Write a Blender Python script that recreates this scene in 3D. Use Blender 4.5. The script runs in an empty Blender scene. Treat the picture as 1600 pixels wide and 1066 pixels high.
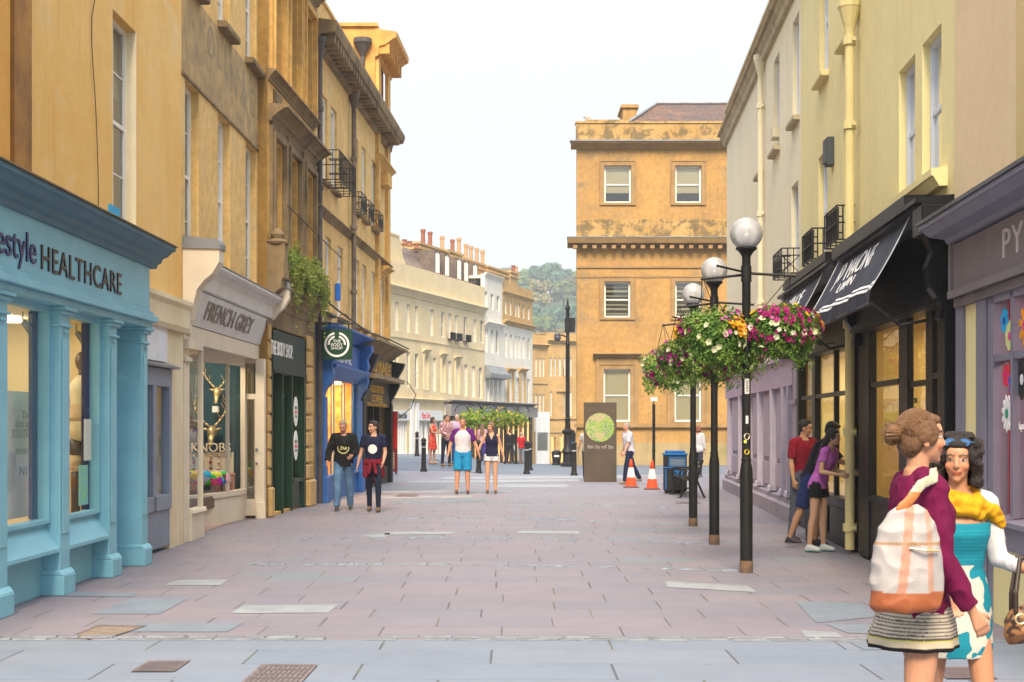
import bpy, bmesh, math, random
import numpy as np
from mathutils import Vector, Matrix, noise as mnoise, Quaternion
PI = math.pi
sc = bpy.context.scene
COL = sc.collection
# ------------------------------------------------------------------ camera
K = 2200.0; EYE = 1.68; HZ = 665.0
cam_d = bpy.data.cameras.new('camera'); cam = bpy.data.objects.new('camera', cam_d); COL.objects.link(cam)
cam_d.sensor_width = 36.0; cam_d.lens = 36.0 * K / 1600.0
cam_d.shift_y = (HZ - 533.0) / 1600.0
cam_d.clip_start = 0.1; cam_d.clip_end = 6000
cam.location = (0, 0, EYE); cam.rotation_euler = (PI / 2, 0, 0)
sc.camera = cam
# ------------------------------------------------------------------ sky, sun, exposure
SUN_EL = math.radians(44); SUN_AZ = math.radians(183)      # behind the camera, to the right
w = bpy.data.worlds.new('World'); sc.world = w; w.use_nodes = True
wt = w.node_tree; wt.nodes.clear()
wo = wt.nodes.new('ShaderNodeOutputWorld'); bg = wt.nodes.new('ShaderNodeBackground')
sky = wt.nodes.new('ShaderNodeTexSky'); sky.sky_type = 'NISHITA'; sky.sun_disc = False
sky.sun_elevation = SUN_EL; sky.sun_rotation = SUN_AZ
sky.air_density = 1.0; sky.dust_density = 1.5
tc = wt.nodes.new('ShaderNodeTexCoord'); mp = wt.nodes.new('ShaderNodeMapping'); mp.inputs['Scale'].default_value = (1, 1, 3.5)
nz = wt.nodes.new('ShaderNodeTexNoise'); nz.inputs['Scale'].default_value = 1.6; nz.inputs['Detail'].default_value = 5
rmp = wt.nodes.new('ShaderNodeValToRGB'); rmp.color_ramp.elements[0].position = 0.25; rmp.color_ramp.elements[1].position = 0.75
rmp.color_ramp.elements[0].color = (0.80, 0.80, 0.80, 1); rmp.color_ramp.elements[1].color = (0.97, 0.97, 0.97, 1)
cl = wt.nodes.new('ShaderNodeMix'); cl.data_type = 'RGBA'; cl.inputs['B'].default_value = (4.35, 4.55, 4.75, 1)   # thin bright cloud
wt.links.new(tc.outputs['Generated'], mp.inputs['Vector']); wt.links.new(mp.outputs[0], nz.inputs['Vector'])
wt.links.new(nz.outputs['Fac'], rmp.inputs[0]); wt.links.new(rmp.outputs[0], cl.inputs['Factor'])
sp_ = wt.nodes.new('ShaderNodeSeparateXYZ'); wt.links.new(tc.outputs['Generated'], sp_.inputs[0])       # overcast: zenith brighter than horizon
gz_ = wt.nodes.new('ShaderNodeMath'); gz_.operation = 'MULTIPLY_ADD'; gz_.use_clamp = False; gz_.inputs[1].default_value = 1.35; gz_.inputs[2].default_value = 0.47
sq_ = wt.nodes.new('ShaderNodeMath'); sq_.operation = 'MULTIPLY'; wt.links.new(sp_.outputs[2], sq_.inputs[0]); wt.links.new(sp_.outputs[2], sq_.inputs[1]); wt.links.new(sq_.outputs[0], gz_.inputs[0])
mx_ = wt.nodes.new('ShaderNodeMath'); mx_.operation = 'MAXIMUM'; mx_.inputs[1].default_value = 0.35; wt.links.new(gz_.outputs[0], mx_.inputs[0])
vm_ = wt.nodes.new('ShaderNodeVectorMath'); vm_.operation = 'SCALE'; wt.links.new(cl.outputs['Result'], vm_.inputs[0]); wt.links.new(mx_.outputs[0], vm_.inputs['Scale'])
wt.links.new(sky.outputs[0], cl.inputs['A']); wt.links.new(vm_.outputs[0], bg.inputs['Color'])
bg.inputs['Strength'].default_value = 0.1
wt.links.new(bg.outputs[0], wo.inputs[0])
sd = bpy.data.lights.new('sun', 'SUN'); sd.energy = 2.0; sd.angle = math.radians(24); sd.color = (1.0, 0.84, 0.62)
sun = bpy.data.objects.new('sun', sd); COL.objects.link(sun)
sdir = Vector((math.sin(SUN_AZ) * math.cos(SUN_EL), math.cos(SUN_AZ) * math.cos(SUN_EL), math.sin(SUN_EL)))  # towards sun
sun.rotation_euler = (-sdir).to_track_quat('-Z', 'Y').to_euler()
sc.view_settings.view_transform = 'Standard'; sc.view_settings.look = 'None'
sc.view_settings.gamma = 1.0; sc.view_settings.exposure = 2.06
try: sc.view_settings.use_curve_mapping = False
except Exception: pass
random.seed(7)
# ------------------------------------------------------------------ pixel helpers
def k(px): return (px - 800.0) / K
def at(px, py, Y): return Vector((k(px) * Y, Y, EYE + (HZ - py) / K * Y))
def zpy(py, Y): return EYE + (HZ - py) / K * Y
class Fr:                       # a vertical facade plane: s along, d outward, z up
    def __init__(F, x0, y0, dx, dy, side=1):
        l = math.hypot(dx, dy); F.o = Vector((x0, y0, 0)); F.u = Vector((dx / l, dy / l, 0))
        F.n = Vector((F.u.y, -F.u.x, 0)) * side; F.side = side
    def p(F, s, d=0.0, z=0.0): return F.o + F.u * s + F.n * d + Vector((0, 0, z))
    def s(F, px, d=0.0):
        o = F.o + F.n * d; kk = k(px)
        return (kk * o.y - o.x) / (F.u.x - kk * F.u.y)
    def Y(F, px, d=0.0): return F.p(F.s(px, d), d).y
    def z(F, px, py, d=0.0): return zpy(py, F.Y(px, d))
# ------------------------------------------------------------------ tags
def tag(o, label=None, cat=None, group=None, kind=None):
    if label: o['label'] = label
    if cat: o['category'] = cat
    if group: o['group'] = group
    if kind: o['kind'] = kind
    return o
def empty(name, loc, label=None, cat=None, group=None, kind=None):
    o = bpy.data.objects.new(name, None); COL.objects.link(o); o.location = loc
    o.empty_display_size = 0.2; o['_w'] = list(loc)
    return tag(o, label, cat, group, kind)
def wloc(o):
    v = Vector((0, 0, 0))
    while o is not None: v += Vector(o.location); o = o.parent
    return v
def copy_tree(o, parent=None):
    c = o.copy(); COL.objects.link(c); c.parent = parent
    for ch in list(o.children): copy_tree(ch, c)
    return c
# ------------------------------------------------------------------ mesh builder
class MB:
    def __init__(s, F=None): s.v = []; s.f = []; s.mi = []; s.m = 0; s.F = F; s.T = None
    def P(s, a, b, c):
        q = s.F.p(a, b, c) if s.F else Vector((a, b, c))
        return s.T @ q if s.T is not None else q
    def add(s, pts, faces):
        n = len(s.v); s.v += pts
        for f in faces: s.f.append([n + i for i in f]); s.mi.append(s.m)
        return s
    def box(s, a0, a1, b0, b1, c0, c1):
        pts = [s.P(a, b, c) for c in (c0, c1) for b in (b0, b1) for a in (a0, a1)]
        return s.add(pts, [(0, 2, 3, 1), (4, 5, 7, 6), (0, 1, 5, 4), (2, 6, 7, 3), (0, 4, 6, 2), (1, 3, 7, 5)])
    def mould(s, a0, a1, prof):            # closed profile of (d,z) swept along s
        n = len(prof); pts = [s.P(a, d, z) for a in (a0, a1) for d, z in prof]
        return s.add(pts, [list(range(n))[::-1], list(range(n, 2 * n))] + [(i, (i + 1) % n, n + (i + 1) % n, n + i) for i in range(n)])
    def slab(s, poly, b0, b1):              # polygon in (s,z) with thickness in d
        n = len(poly); pts = [s.P(a, b, z) for b in (b0, b1) for a, z in poly]
        return s.add(pts, [list(range(n))[::-1], list(range(n, 2 * n))] + [(i, (i + 1) % n, n + (i + 1) % n, n + i) for i in range(n)])
    def plate(s, poly, z0, z1):             # polygon in (a,b) with thickness in z
        n = len(poly); pts = [s.P(a, b, z) for z in (z0, z1) for a, b in poly]
        return s.add(pts, [list(range(n))[::-1], list(range(n, 2 * n))] + [(i, (i + 1) % n, n + (i + 1) % n, n + i) for i in range(n)])
    def quad(s, *pts): return s.add([s.P(*p) for p in pts], [list(range(len(pts)))])
    def cone(s, p0, p1, r0, r1=None, seg=12, caps=True):
        r1 = r0 if r1 is None else r1
        p0 = s.P(*p0); p1 = s.P(*p1); ax = p1 - p0
        if ax.length < 1e-6: return s
        q = ax.to_track_quat('Z', 'Y'); pts = []
        for p, r in ((p0, r0), (p1, r1)):
            for i in range(seg):
                a = 2 * PI * i / seg; pts.append(p + q @ Vector((r * math.cos(a), r * math.sin(a), 0)))
        fs = [(i, (i + 1) % seg, seg + (i + 1) % seg, seg + i) for i in range(seg)]
        if caps: fs += [list(range(seg))[::-1], list(range(seg, 2 * seg))]
        return s.add(pts, fs)
    def tube(s, pts, r, seg=8):
        for i in range(len(pts) - 1): s.cone(pts[i], pts[i + 1], r, r, seg)
        return s
    def lathe(s, c, prof, seg=20, caps=True):       # prof of (r,z)
        c = s.P(*c); pts = []
        for r, z in prof:
            for i in range(seg):
                a = 2 * PI * i / seg; pts.append(c + Vector((r * math.cos(a), r * math.sin(a), z)))
        fs = []
        for j in range(len(prof) - 1):
            for i in range(seg): fs.append((j * seg + i, j * seg + (i + 1) % seg, (j + 1) * seg + (i + 1) % seg, (j + 1) * seg + i))
        if caps: fs += [list(range(seg))[::-1], list(range((len(prof) - 1) * seg, len(prof) * seg))]
        return s.add(pts, fs)
    def ball(s, c, r, seg=12, rings=8):
        c = s.P(*c); r = r if isinstance(r, (tuple, list)) else (r, r, r); pts = []
        for j in range(rings + 1):
            t = PI * j / rings
            for i in range(seg):
                a = 2 * PI * i / seg
                pts.append(c + Vector((r[0] * math.sin(t) * math.cos(a), r[1] * math.sin(t) * math.sin(a), -r[2] * math.cos(t))))
        fs = []
        for j in range(rings):
            for i in range(seg): fs.append((j * seg + i, j * seg + (i + 1) % seg, (j + 1) * seg + (i + 1) % seg, (j + 1) * seg + i))
        return s.add(pts, fs)
    def text(s, txt, a0, a1, zc, h, d0=0.0, d1=0.004, rev=False, slant=0.0, fit=True, space=1.0, curve=None):
        """lettering mapped to the facade: from s=a0 to a1, centred on height zc, letters h tall"""
        vs, fs = text_geo(txt, space)
        x0 = min(v[0] for v in vs); x1 = max(v[0] for v in vs); y1 = max(v[1] for v in vs); y0 = min(v[1] for v in vs)
        y0 = min(y0, 0) if fit == 'all' else 0
        pts = []
        for (x, y, zz) in vs:
            t = (x - x0) / (x1 - x0); yy = (y - y0) / (y1 - y0)
            a = a0 + (a1 - a0) * t + slant * yy * h; dd = d1 if zz > 0 else d0
            z = zc + (yy - 0.5) * h
            q = curve(a, dd, z) if curve else s.P(a, dd, z)
            pts.append(q)
        return s.add(pts, fs)
    def build(s, name, mat=None, parent=None, smooth=False, label=None, cat=None, group=None, kind=None, bevel=0, merge=False, auto=False, origin=None):
        me = bpy.data.meshes.new(name)
        if not s.v: print('EMPTY', name)
        off = wloc(parent) if parent is not None else None
        if off is None:
            if origin is not None: off = Vector(origin)
            else:
                xs = [v.x for v in s.v]; ys = [v.y for v in s.v]; zs = [v.z for v in s.v]
                off = Vector(((min(xs) + max(xs)) / 2, (min(ys) + max(ys)) / 2, min(zs)))
        me.from_pydata([tuple(v - off) for v in s.v], [], s.f)
        mats = mat if isinstance(mat, (list, tuple)) else [mat]
        for m_ in mats: me.materials.append(m_)
        me.polygons.foreach_set('material_index', s.mi)
        bm = bmesh.new(); bm.from_mesh(me)
        if merge: bmesh.ops.remove_doubles(bm, verts=bm.verts, dist=1e-4)
        bmesh.ops.recalc_face_normals(bm, faces=bm.faces)
        if bevel:
            bmesh.ops.bevel(bm, geom=[e for e in bm.edges if e.is_manifold and e.calc_face_angle(0) > 0.7], offset=bevel, segments=1, profile=0.5, affect='EDGES')
        uv = bm.loops.layers.uv.new('UVMap')
        for f in bm.faces:
            n = f.normal
            if abs(n.z) > 0.75:
                for l in f.loops: c = l.vert.co + off; l[uv].uv = (c.x, c.y)
            else:
                t = Vector((-n.y, n.x, 0)); t.normalize()
                if t.y < 0 or (abs(t.y) < 0.3 and t.x < 0): t = -t
                for l in f.loops: c = l.vert.co + off; l[uv].uv = (c.dot(t), c.z)
            f.smooth = bool(smooth)
        bm.to_mesh(me); bm.free()
        if auto:
            try: me.set_sharp_from_angle(angle=math.radians(35))
            except Exception: pass
        o = bpy.data.objects.new(name, me); COL.objects.link(o)
        if parent is not None: o.parent = parent
        else: o.location = off
        return tag(o, label, cat, group, kind)
_tx = {}
def text_geo(txt, space=1.0):
    if (txt, space) in _tx: return _tx[(txt, space)]
    c = bpy.data.curves.new('t', 'FONT'); c.body = txt; c.size = 1; c.extrude = 0.5; c.space_character = space; c.resolution_u = 3
    o = bpy.data.objects.new('t', c); COL.objects.link(o)
    dg = bpy.context.evaluated_depsgraph_get(); dg.update()
    me = bpy.data.meshes.new_from_object(o.evaluated_get(dg))
    vs = [tuple(v.co) for v in me.vertices]; fs = [tuple(p.vertices) for p in me.polygons]
    bpy.data.objects.remove(o); bpy.data.curves.remove(c); bpy.data.meshes.remove(me)
    _tx[(txt, space)] = (vs, fs); return vs, fs
# ------------------------------------------------------------------ materials
MATS = {}
class NT:
    def __init__(s, name):
        m = bpy.data.materials.new(name); m.use_nodes = True; s.m = m; s.t = m.node_tree; s.t.nodes.clear()
        s.out = s.n('ShaderNodeOutputMaterial')
    def n(s, typ, **kw):
        nd = s.t.nodes.new(typ)
        for a, b in kw.items(): setattr(nd, a, b)
        return nd
    def set(s, nd, key, v):
        if v is None: return
        if isinstance(v, bpy.types.NodeSocket): s.t.links.new(v, nd.inputs[key])
        else:
            if isinstance(v, (tuple, list)) and len(v) == 3 and nd.inputs[key].type == 'RGBA': v = (*v, 1)
            nd.inputs[key].default_value = v
    def math(s, op, a, b=0.0, c=None, clamp=False):
        nd = s.n('ShaderNodeMath', operation=op, use_clamp=clamp); s.set(nd, 0, a); s.set(nd, 1, b)
        if c is not None: s.set(nd, 2, c)
        return nd.outputs[0]
    def mix(s, f, a, b, bt='MIX'):
        nd = s.n('ShaderNodeMix', data_type='RGBA', blend_type=bt); s.set(nd, 'Factor', f)
        for i, v in ((6, a), (7, b)):
            if isinstance(v, bpy.types.NodeSocket): s.t.links.new(v, nd.inputs[i])
            else: nd.inputs[i].default_value = (*v[:3], 1)
        return nd.outputs[2]
    def coord(s, which='Object', scale=(1, 1, 1)):
        t = s.n('ShaderNodeTexCoord'); mp = s.n('ShaderNodeMapping'); mp.inputs['Scale'].default_value = scale
        s.t.links.new(t.outputs[which], mp.inputs[0]); return mp.outputs[0]
    def noise(s, vec, scale, detail=4, rough=0.55, dist=0.0):
        nd = s.n('ShaderNodeTexNoise'); s.set(nd, 'Vector', vec); nd.inputs['Scale'].default_value = scale
        nd.inputs['Detail'].default_value = detail; nd.inputs['Roughness'].default_value = rough; nd.inputs['Distortion'].default_value = dist
        return nd.outputs['Fac']
    def ramp(s, f, lo, hi):
        nd = s.n('ShaderNodeMapRange'); s.set(nd, 0, f); nd.inputs[1].default_value = lo; nd.inputs[2].default_value = hi; nd.clamp = True
        nd.interpolation_type = 'SMOOTHSTEP'; return nd.outputs[0]
    def bump(s, h, strength=0.3, dist=0.02):
        nd = s.n('ShaderNodeBump'); nd.inputs['Strength'].default_value = strength; nd.inputs['Distance'].default_value = dist; s.set(nd, 'Height', h); return nd.outputs[0]
    def principled(s, col, rough=0.7, metal=0.0, spec=0.4, normal=None, emis=None, es=0.0, alpha=None, sub=0):
        p = s.n('ShaderNodeBsdfPrincipled'); s.set(p, 'Base Color', col); s.set(p, 'Roughness', rough); s.set(p, 'Metallic', metal)
        s.set(p, 'Specular IOR Level', spec)
        if normal is not None: s.set(p, 'Normal', normal)
        if emis is not None: s.set(p, 'Emission Color', emis); s.set(p, 'Emission Strength', es)
        if sub: p.inputs['Subsurface Weight'].default_value = sub; p.inputs['Subsurface Radius'].default_value = (0.012, 0.005, 0.003)
        s.t.links.new(p.outputs[0], s.out.inputs[0]); return p
def surf(name, c1, c2=None, scale=2.0, rough=0.8, bump=0.25, bscale=60, bdist=0.01, streak=None, samt=0.5, sscale=1.0, blot=None, bamt=0.5, blscale=1.2,
         brick=None, bcol=None, bstr=0.5, metal=0.0, spec=0.35, fine=0.12, bth=(0.52, 0.68)):
    """weathered procedural surface: two tones, rain streaks, blotches, optional ashlar courses"""
    if name in MATS: return MATS[name]
    t = NT(name); co = t.coord(); c2 = c2 or tuple(x * 0.75 for x in c1)
    col = t.mix(t.ramp(t.noise(co, scale, 6, 0.6), 0.32, 0.68), c1, c2)
    if brick:
        uvc = t.coord('UV'); b = t.n('ShaderNodeTexBrick'); t.set(b, 'Vector', uvc)
        b.inputs['Scale'].default_value = 1; b.inputs['Brick Width'].default_value = brick[0]; b.inputs['Row Height'].default_value = brick[1]
        b.inputs['Mortar Size'].default_value = brick[2] if len(brick) > 2 else 0.006; b.inputs['Mortar Smooth'].default_value = 0.3
        b.inputs['Color1'].default_value = (1, 1, 1, 1); b.inputs['Color2'].default_value = (0.72, 0.72, 0.72, 1); b.inputs['Mortar'].default_value = (0.5, 0.45, 0.4, 1)
        b.inputs['Bias'].default_value = -0.2
        col = t.mix(bstr, col, b.outputs['Color'], 'MULTIPLY')
    if blot:
        nb = t.noise(co, blscale, 8, 0.7, 0.4); col = t.mix(t.math('MULTIPLY', t.ramp(nb, *bth), bamt), col, blot)
    if streak:
        cs = t.coord('Object', (5 * sscale, 5 * sscale, 0.35 * sscale)); ns = t.noise(cs, 1.0, 6, 0.65)
        ms = t.noise(co, 0.5 * sscale, 3); f = t.math('MULTIPLY', t.ramp(ns, 0.5, 0.72), t.ramp(ms, 0.38, 0.62))
        col = t.mix(t.math('MULTIPLY', f, samt), col, streak)
    if streak or blot:      # worn patches, thin run-off lines, pits
        col = t.mix(0.5 if brick else 0.13, col, t.mix(t.ramp(t.noise(co, 5.5, 9, 0.72, 0.3), 0.34, 0.66), (0.72, 0.70, 0.68), (1.22, 1.20, 1.16)), 'MULTIPLY')
        c3 = t.coord('Object', (16, 16, 0.7)); f3 = t.math('MULTIPLY', t.ramp(t.noise(c3, 1.0, 5, 0.6), 0.58, 0.72), t.ramp(t.noise(co, 0.9, 4), 0.45, 0.62))
        col = t.mix(t.math('MULTIPLY', f3, (samt * .7 if streak else .25) * (1 if brick else .45)), col, streak or blot)
        pit = t.math('LESS_THAN', t.noise(co, 26, 2, 0.5), 0.27); col = t.mix(t.math('MULTIPLY', pit, 0.45 if brick else .12), col, tuple(x * .35 for x in c2))
    if fine:
        col = t.mix(fine, col, t.mix(t.noise(co, 45, 4, 0.7), (0.25, 0.25, 0.25), (1.7, 1.7, 1.7)), 'MULTIPLY')
    h = t.noise(co, bscale, 5, 0.6)
    if brick: h = t.math('ADD', h, t.math('MULTIPLY', b.outputs['Fac'], -1.5))
    rr = t.math('ADD', rough - 0.08, t.math('MULTIPLY', t.noise(co, 8, 3), 0.16))
    t.principled(col, rr, metal, spec, t.bump(h, bump, bdist))
    MATS[name] = t.m; return t.m
def paint(name, c, rough=0.4, spec=0.5, var=0.12, metal=0.0, dirt=0.25, dirtcol=None):
    if name in MATS: return MATS[name]
    t = NT(name); co = t.coord()
    c2 = tuple(x * (1 - var) for x in c); col = t.mix(t.ramp(t.noise(co, 3, 5), 0.3, 0.7), c, c2)
    dc = dirtcol or tuple(x * 0.45 + 0.01 for x in c)
    cs = t.coord('Object', (7, 7, 0.8)); d = t.ramp(t.noise(cs, 1.3, 7, 0.7), 0.55, 0.8)
    col = t.mix(t.math('MULTIPLY', d, dirt), col, dc)
    chip = t.math('LESS_THAN', t.noise(co, 17, 6, 0.7), 0.285); col = t.mix(t.math('MULTIPLY', chip, min(.6, dirt * 2.2)), col, dc)
    col = t.mix(.22, col, t.mix(t.noise(co, 6, 8, .75), (.6, .6, .6), (1.35, 1.35, 1.35)), 'MULTIPLY')
    rr = t.math('ADD', rough - 0.05, t.math('MULTIPLY', t.noise(co, 12, 4), 0.15))
    t.principled(col, t.math('ADD', rr, .12), metal, spec * .45, t.bump(t.noise(co, 35, 4), 0.06, 0.01)); MATS[name] = t.m; return t.m
def plain(name, c, rough=0.6, spec=0.3, metal=0.0):
    if name in MATS: return MATS[name]
    t = NT(name); co = t.coord(); col = t.mix(t.noise(co, 25, 4), tuple(x * 0.86 for x in c), tuple(min(1, x * 1.1) for x in c))
    t.principled(col, rough, metal, spec); MATS[name] = t.m; return t.m
def emit(name, c, strength):
    if name in MATS: return MATS[name]
    t = NT(name); e = t.n('ShaderNodeEmission'); e.inputs[0].default_value = (*c, 1); e.inputs[1].default_value = strength
    t.t.links.new(e.outputs[0], t.out.inputs[0]); MATS[name] = t.m; return t.m
def glass(name, tint=(0.9, 0.95, 0.95), refl=1.0, base=0.06):
    if name in MATS: return MATS[name]
    t = NT(name); tr = t.n('ShaderNodeBsdfTransparent'); tr.inputs[0].default_value = (*tint, 1)
    g = t.n('ShaderNodeBsdfGlossy'); g.inputs['Roughness'].default_value = 0.015
    co = t.coord(); t.set(g, 'Normal', t.bump(t.noise(co, 1.7, 2), 0.05, 0.05))
    lw = t.n('ShaderNodeFresnel'); lw.inputs[0].default_value = 1.5
    f = t.math('ADD', t.math('MULTIPLY', lw.outputs[0], refl), base, clamp=True)
    mx = t.n('ShaderNodeMixShader'); t.t.links.new(f, mx.inputs[0]); t.t.links.new(tr.outputs[0], mx.inputs[1]); t.t.links.new(g.outputs[0], mx.inputs[2])
    t.t.links.new(mx.outputs[0], t.out.inputs[0]); MATS[name] = t.m; return t.m
# ------------------------------------------------------------------ walls and windows
def wall(mb, s0, s1, z0, z1, holes, t=0.3, d=0.0):
    S = sorted({s0, s1, *[h[0] for h in holes], *[h[1] for h in holes]}); S = [x for x in S if s0 <= x <= s1]
    Z = sorted({z0, z1, *[h[2] for h in holes], *[h[3] for h in holes]}); Z = [x for x in Z if z0 <= x <= z1]
    def solid(i, j):
        if i < 0 or j < 0 or i >= len(S) - 1 or j >= len(Z) - 1: return False
        a = (S[i] + S[i + 1]) / 2; c = (Z[j] + Z[j + 1]) / 2
        return not any(h[0] < a < h[1] and h[2] < c < h[3] for h in holes)
    for i in range(len(S) - 1):
        for j in range(len(Z) - 1):
            if not solid(i, j): continue
            a0, a1, c0, c1 = S[i], S[i + 1], Z[j], Z[j + 1]
            mb.quad((a0, d, c0), (a1, d, c0), (a1, d, c1), (a0, d, c1)); mb.quad((a0, d - t, c0), (a0, d - t, c1), (a1, d - t, c1), (a1, d - t, c0))
            if not solid(i - 1, j): mb.quad((a0, d, c0), (a0, d, c1), (a0, d - t, c1), (a0, d - t, c0))
            if not solid(i + 1, j): mb.quad((a1, d, c0), (a1, d - t, c0), (a1, d - t, c1), (a1, d, c1))
            if not solid(i, j - 1): mb.quad((a0, d, c0), (a0, d - t, c0), (a1, d - t, c0), (a1, d, c0))
            if not solid(i, j + 1): mb.quad((a0, d, c1), (a1, d, c1), (a1, d - t, c1), (a0, d - t, c1))
def window(F, par, s0, s1, z0, z1, dep=0.12, fm=None, gm=None, nx=2, ny=2, sill=None, blind=None, bl=1.0, fw=0.05, far=False, surround=None, bar=0.018):
    """sash window set in an opening: frame and glazing bars (window) > pane, sill, blind"""
    d = -dep; zm = (z0 + z1) / 2; mb = MB(F)
    mb.box(s0, s0 + fw, d - 0.07, d + .01, z0, z1); mb.box(s1 - fw, s1, d - 0.07, d + .01, z0, z1)
    mb.box(s0 + fw, s1 - fw, d - 0.07, d + .01, z1 - fw, z1); mb.box(s0 + fw, s1 - fw, d - 0.07, d + .02, z0, z0 + fw)
    mb.box(s0 + fw, s1 - fw, d - 0.055, d - 0.005, zm - 0.025, zm + 0.025)
    if not far or nx > 1:
        for i in range(1, nx):
            a = s0 + (s1 - s0) * i / nx; mb.box(a - bar / 2, a + bar / 2, d - 0.04, d - 0.015, z0 + fw, z1 - fw)
    if not far:
        for h0, h1 in ((z0, zm), (zm, z1)):
            for j in range(1, ny):
                c = h0 + (h1 - h0) * j / ny; mb.box(s0 + fw, s1 - fw, d - 0.038, d - 0.017, c - bar / 2, c + bar / 2)
    wd = mb.build('window', fm, par)
    g = MB(F); g.quad((s0 + fw * .5, d - 0.03, z0 + fw * .5), (s1 - fw * .5, d - 0.03, z0 + fw * .5), (s1 - fw * .5, d - 0.03, z1 - fw * .5), (s0 + fw * .5, d - 0.03, z1 - fw * .5))
    g.build('pane', gm, wd)
    if sill:
        sm, pr, th = sill; b = MB(F); b.mould(s0 - 0.08, s1 + 0.08, [(-0.1, z0 - th), (pr - .02, z0 - th), (pr, z0 - th + .02), (pr, z0 - 0.02), (-0.1, z0 + 0.004)]); b.build('sill', sm, wd, bevel=0 if far else 0.006)
    if blind is not None:
        b = MB(F); zb = z1 - (z1 - z0) * bl; b.box(s0 + 0.02, s1 - 0.02, d - 0.10, d - 0.09, zb, z1); b.build('blind', blind, wd)
    if surround:
        m_, wd_, pr = surround; b = MB(F)
        b.box(s0 - wd_, s0, 0, pr, z0 - wd_ * .6, z1 + wd_); b.box(s1, s1 + wd_, 0, pr, z0 - wd_ * .6, z1 + wd_); b.box(s0, s1, 0, pr, z1, z1 + wd_); b.box(s0, s1, 0, pr, z0 - wd_ * .6, z0)
        b.box(s0 - wd_ - .025, s0 - wd_, 0, pr + .025, z0 - wd_ * .6, z1 + wd_ + .025); b.box(s1 + wd_, s1 + wd_ + .025, 0, pr + .025, z0 - wd_ * .6, z1 + wd_ + .025); b.box(s0 - wd_, s1 + wd_, 0, pr + .025, z1 + wd_, z1 + wd_ + .025)
        b.build('surround', m_, wd)
    return wd
def cornice(z0, z1, d1, d0=0.0, steps=5):          # stepped-and-curved classical profile, projecting upward
    pr = [(d0 - 0.02, z0)]
    for i in range(steps + 1):
        t = i / steps; pr.append((d0 + (d1 - d0) * (0.15 + 0.7 * (1 - math.cos(t * PI / 2)) if t < 1 else 0.86), z0 + (z1 - z0) * t * 0.8))
        if i == 2: pr.append((pr[-1][0] + (d1 - d0) * 0.06, pr[-1][1]))
    pr += [(d1, z0 + (z1 - z0) * 0.8), (d1, z0 + (z1 - z0) * 0.95), (d1 - 0.03, z1), (d0 - 0.02, z1 + 0.02)]
    return pr
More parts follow.
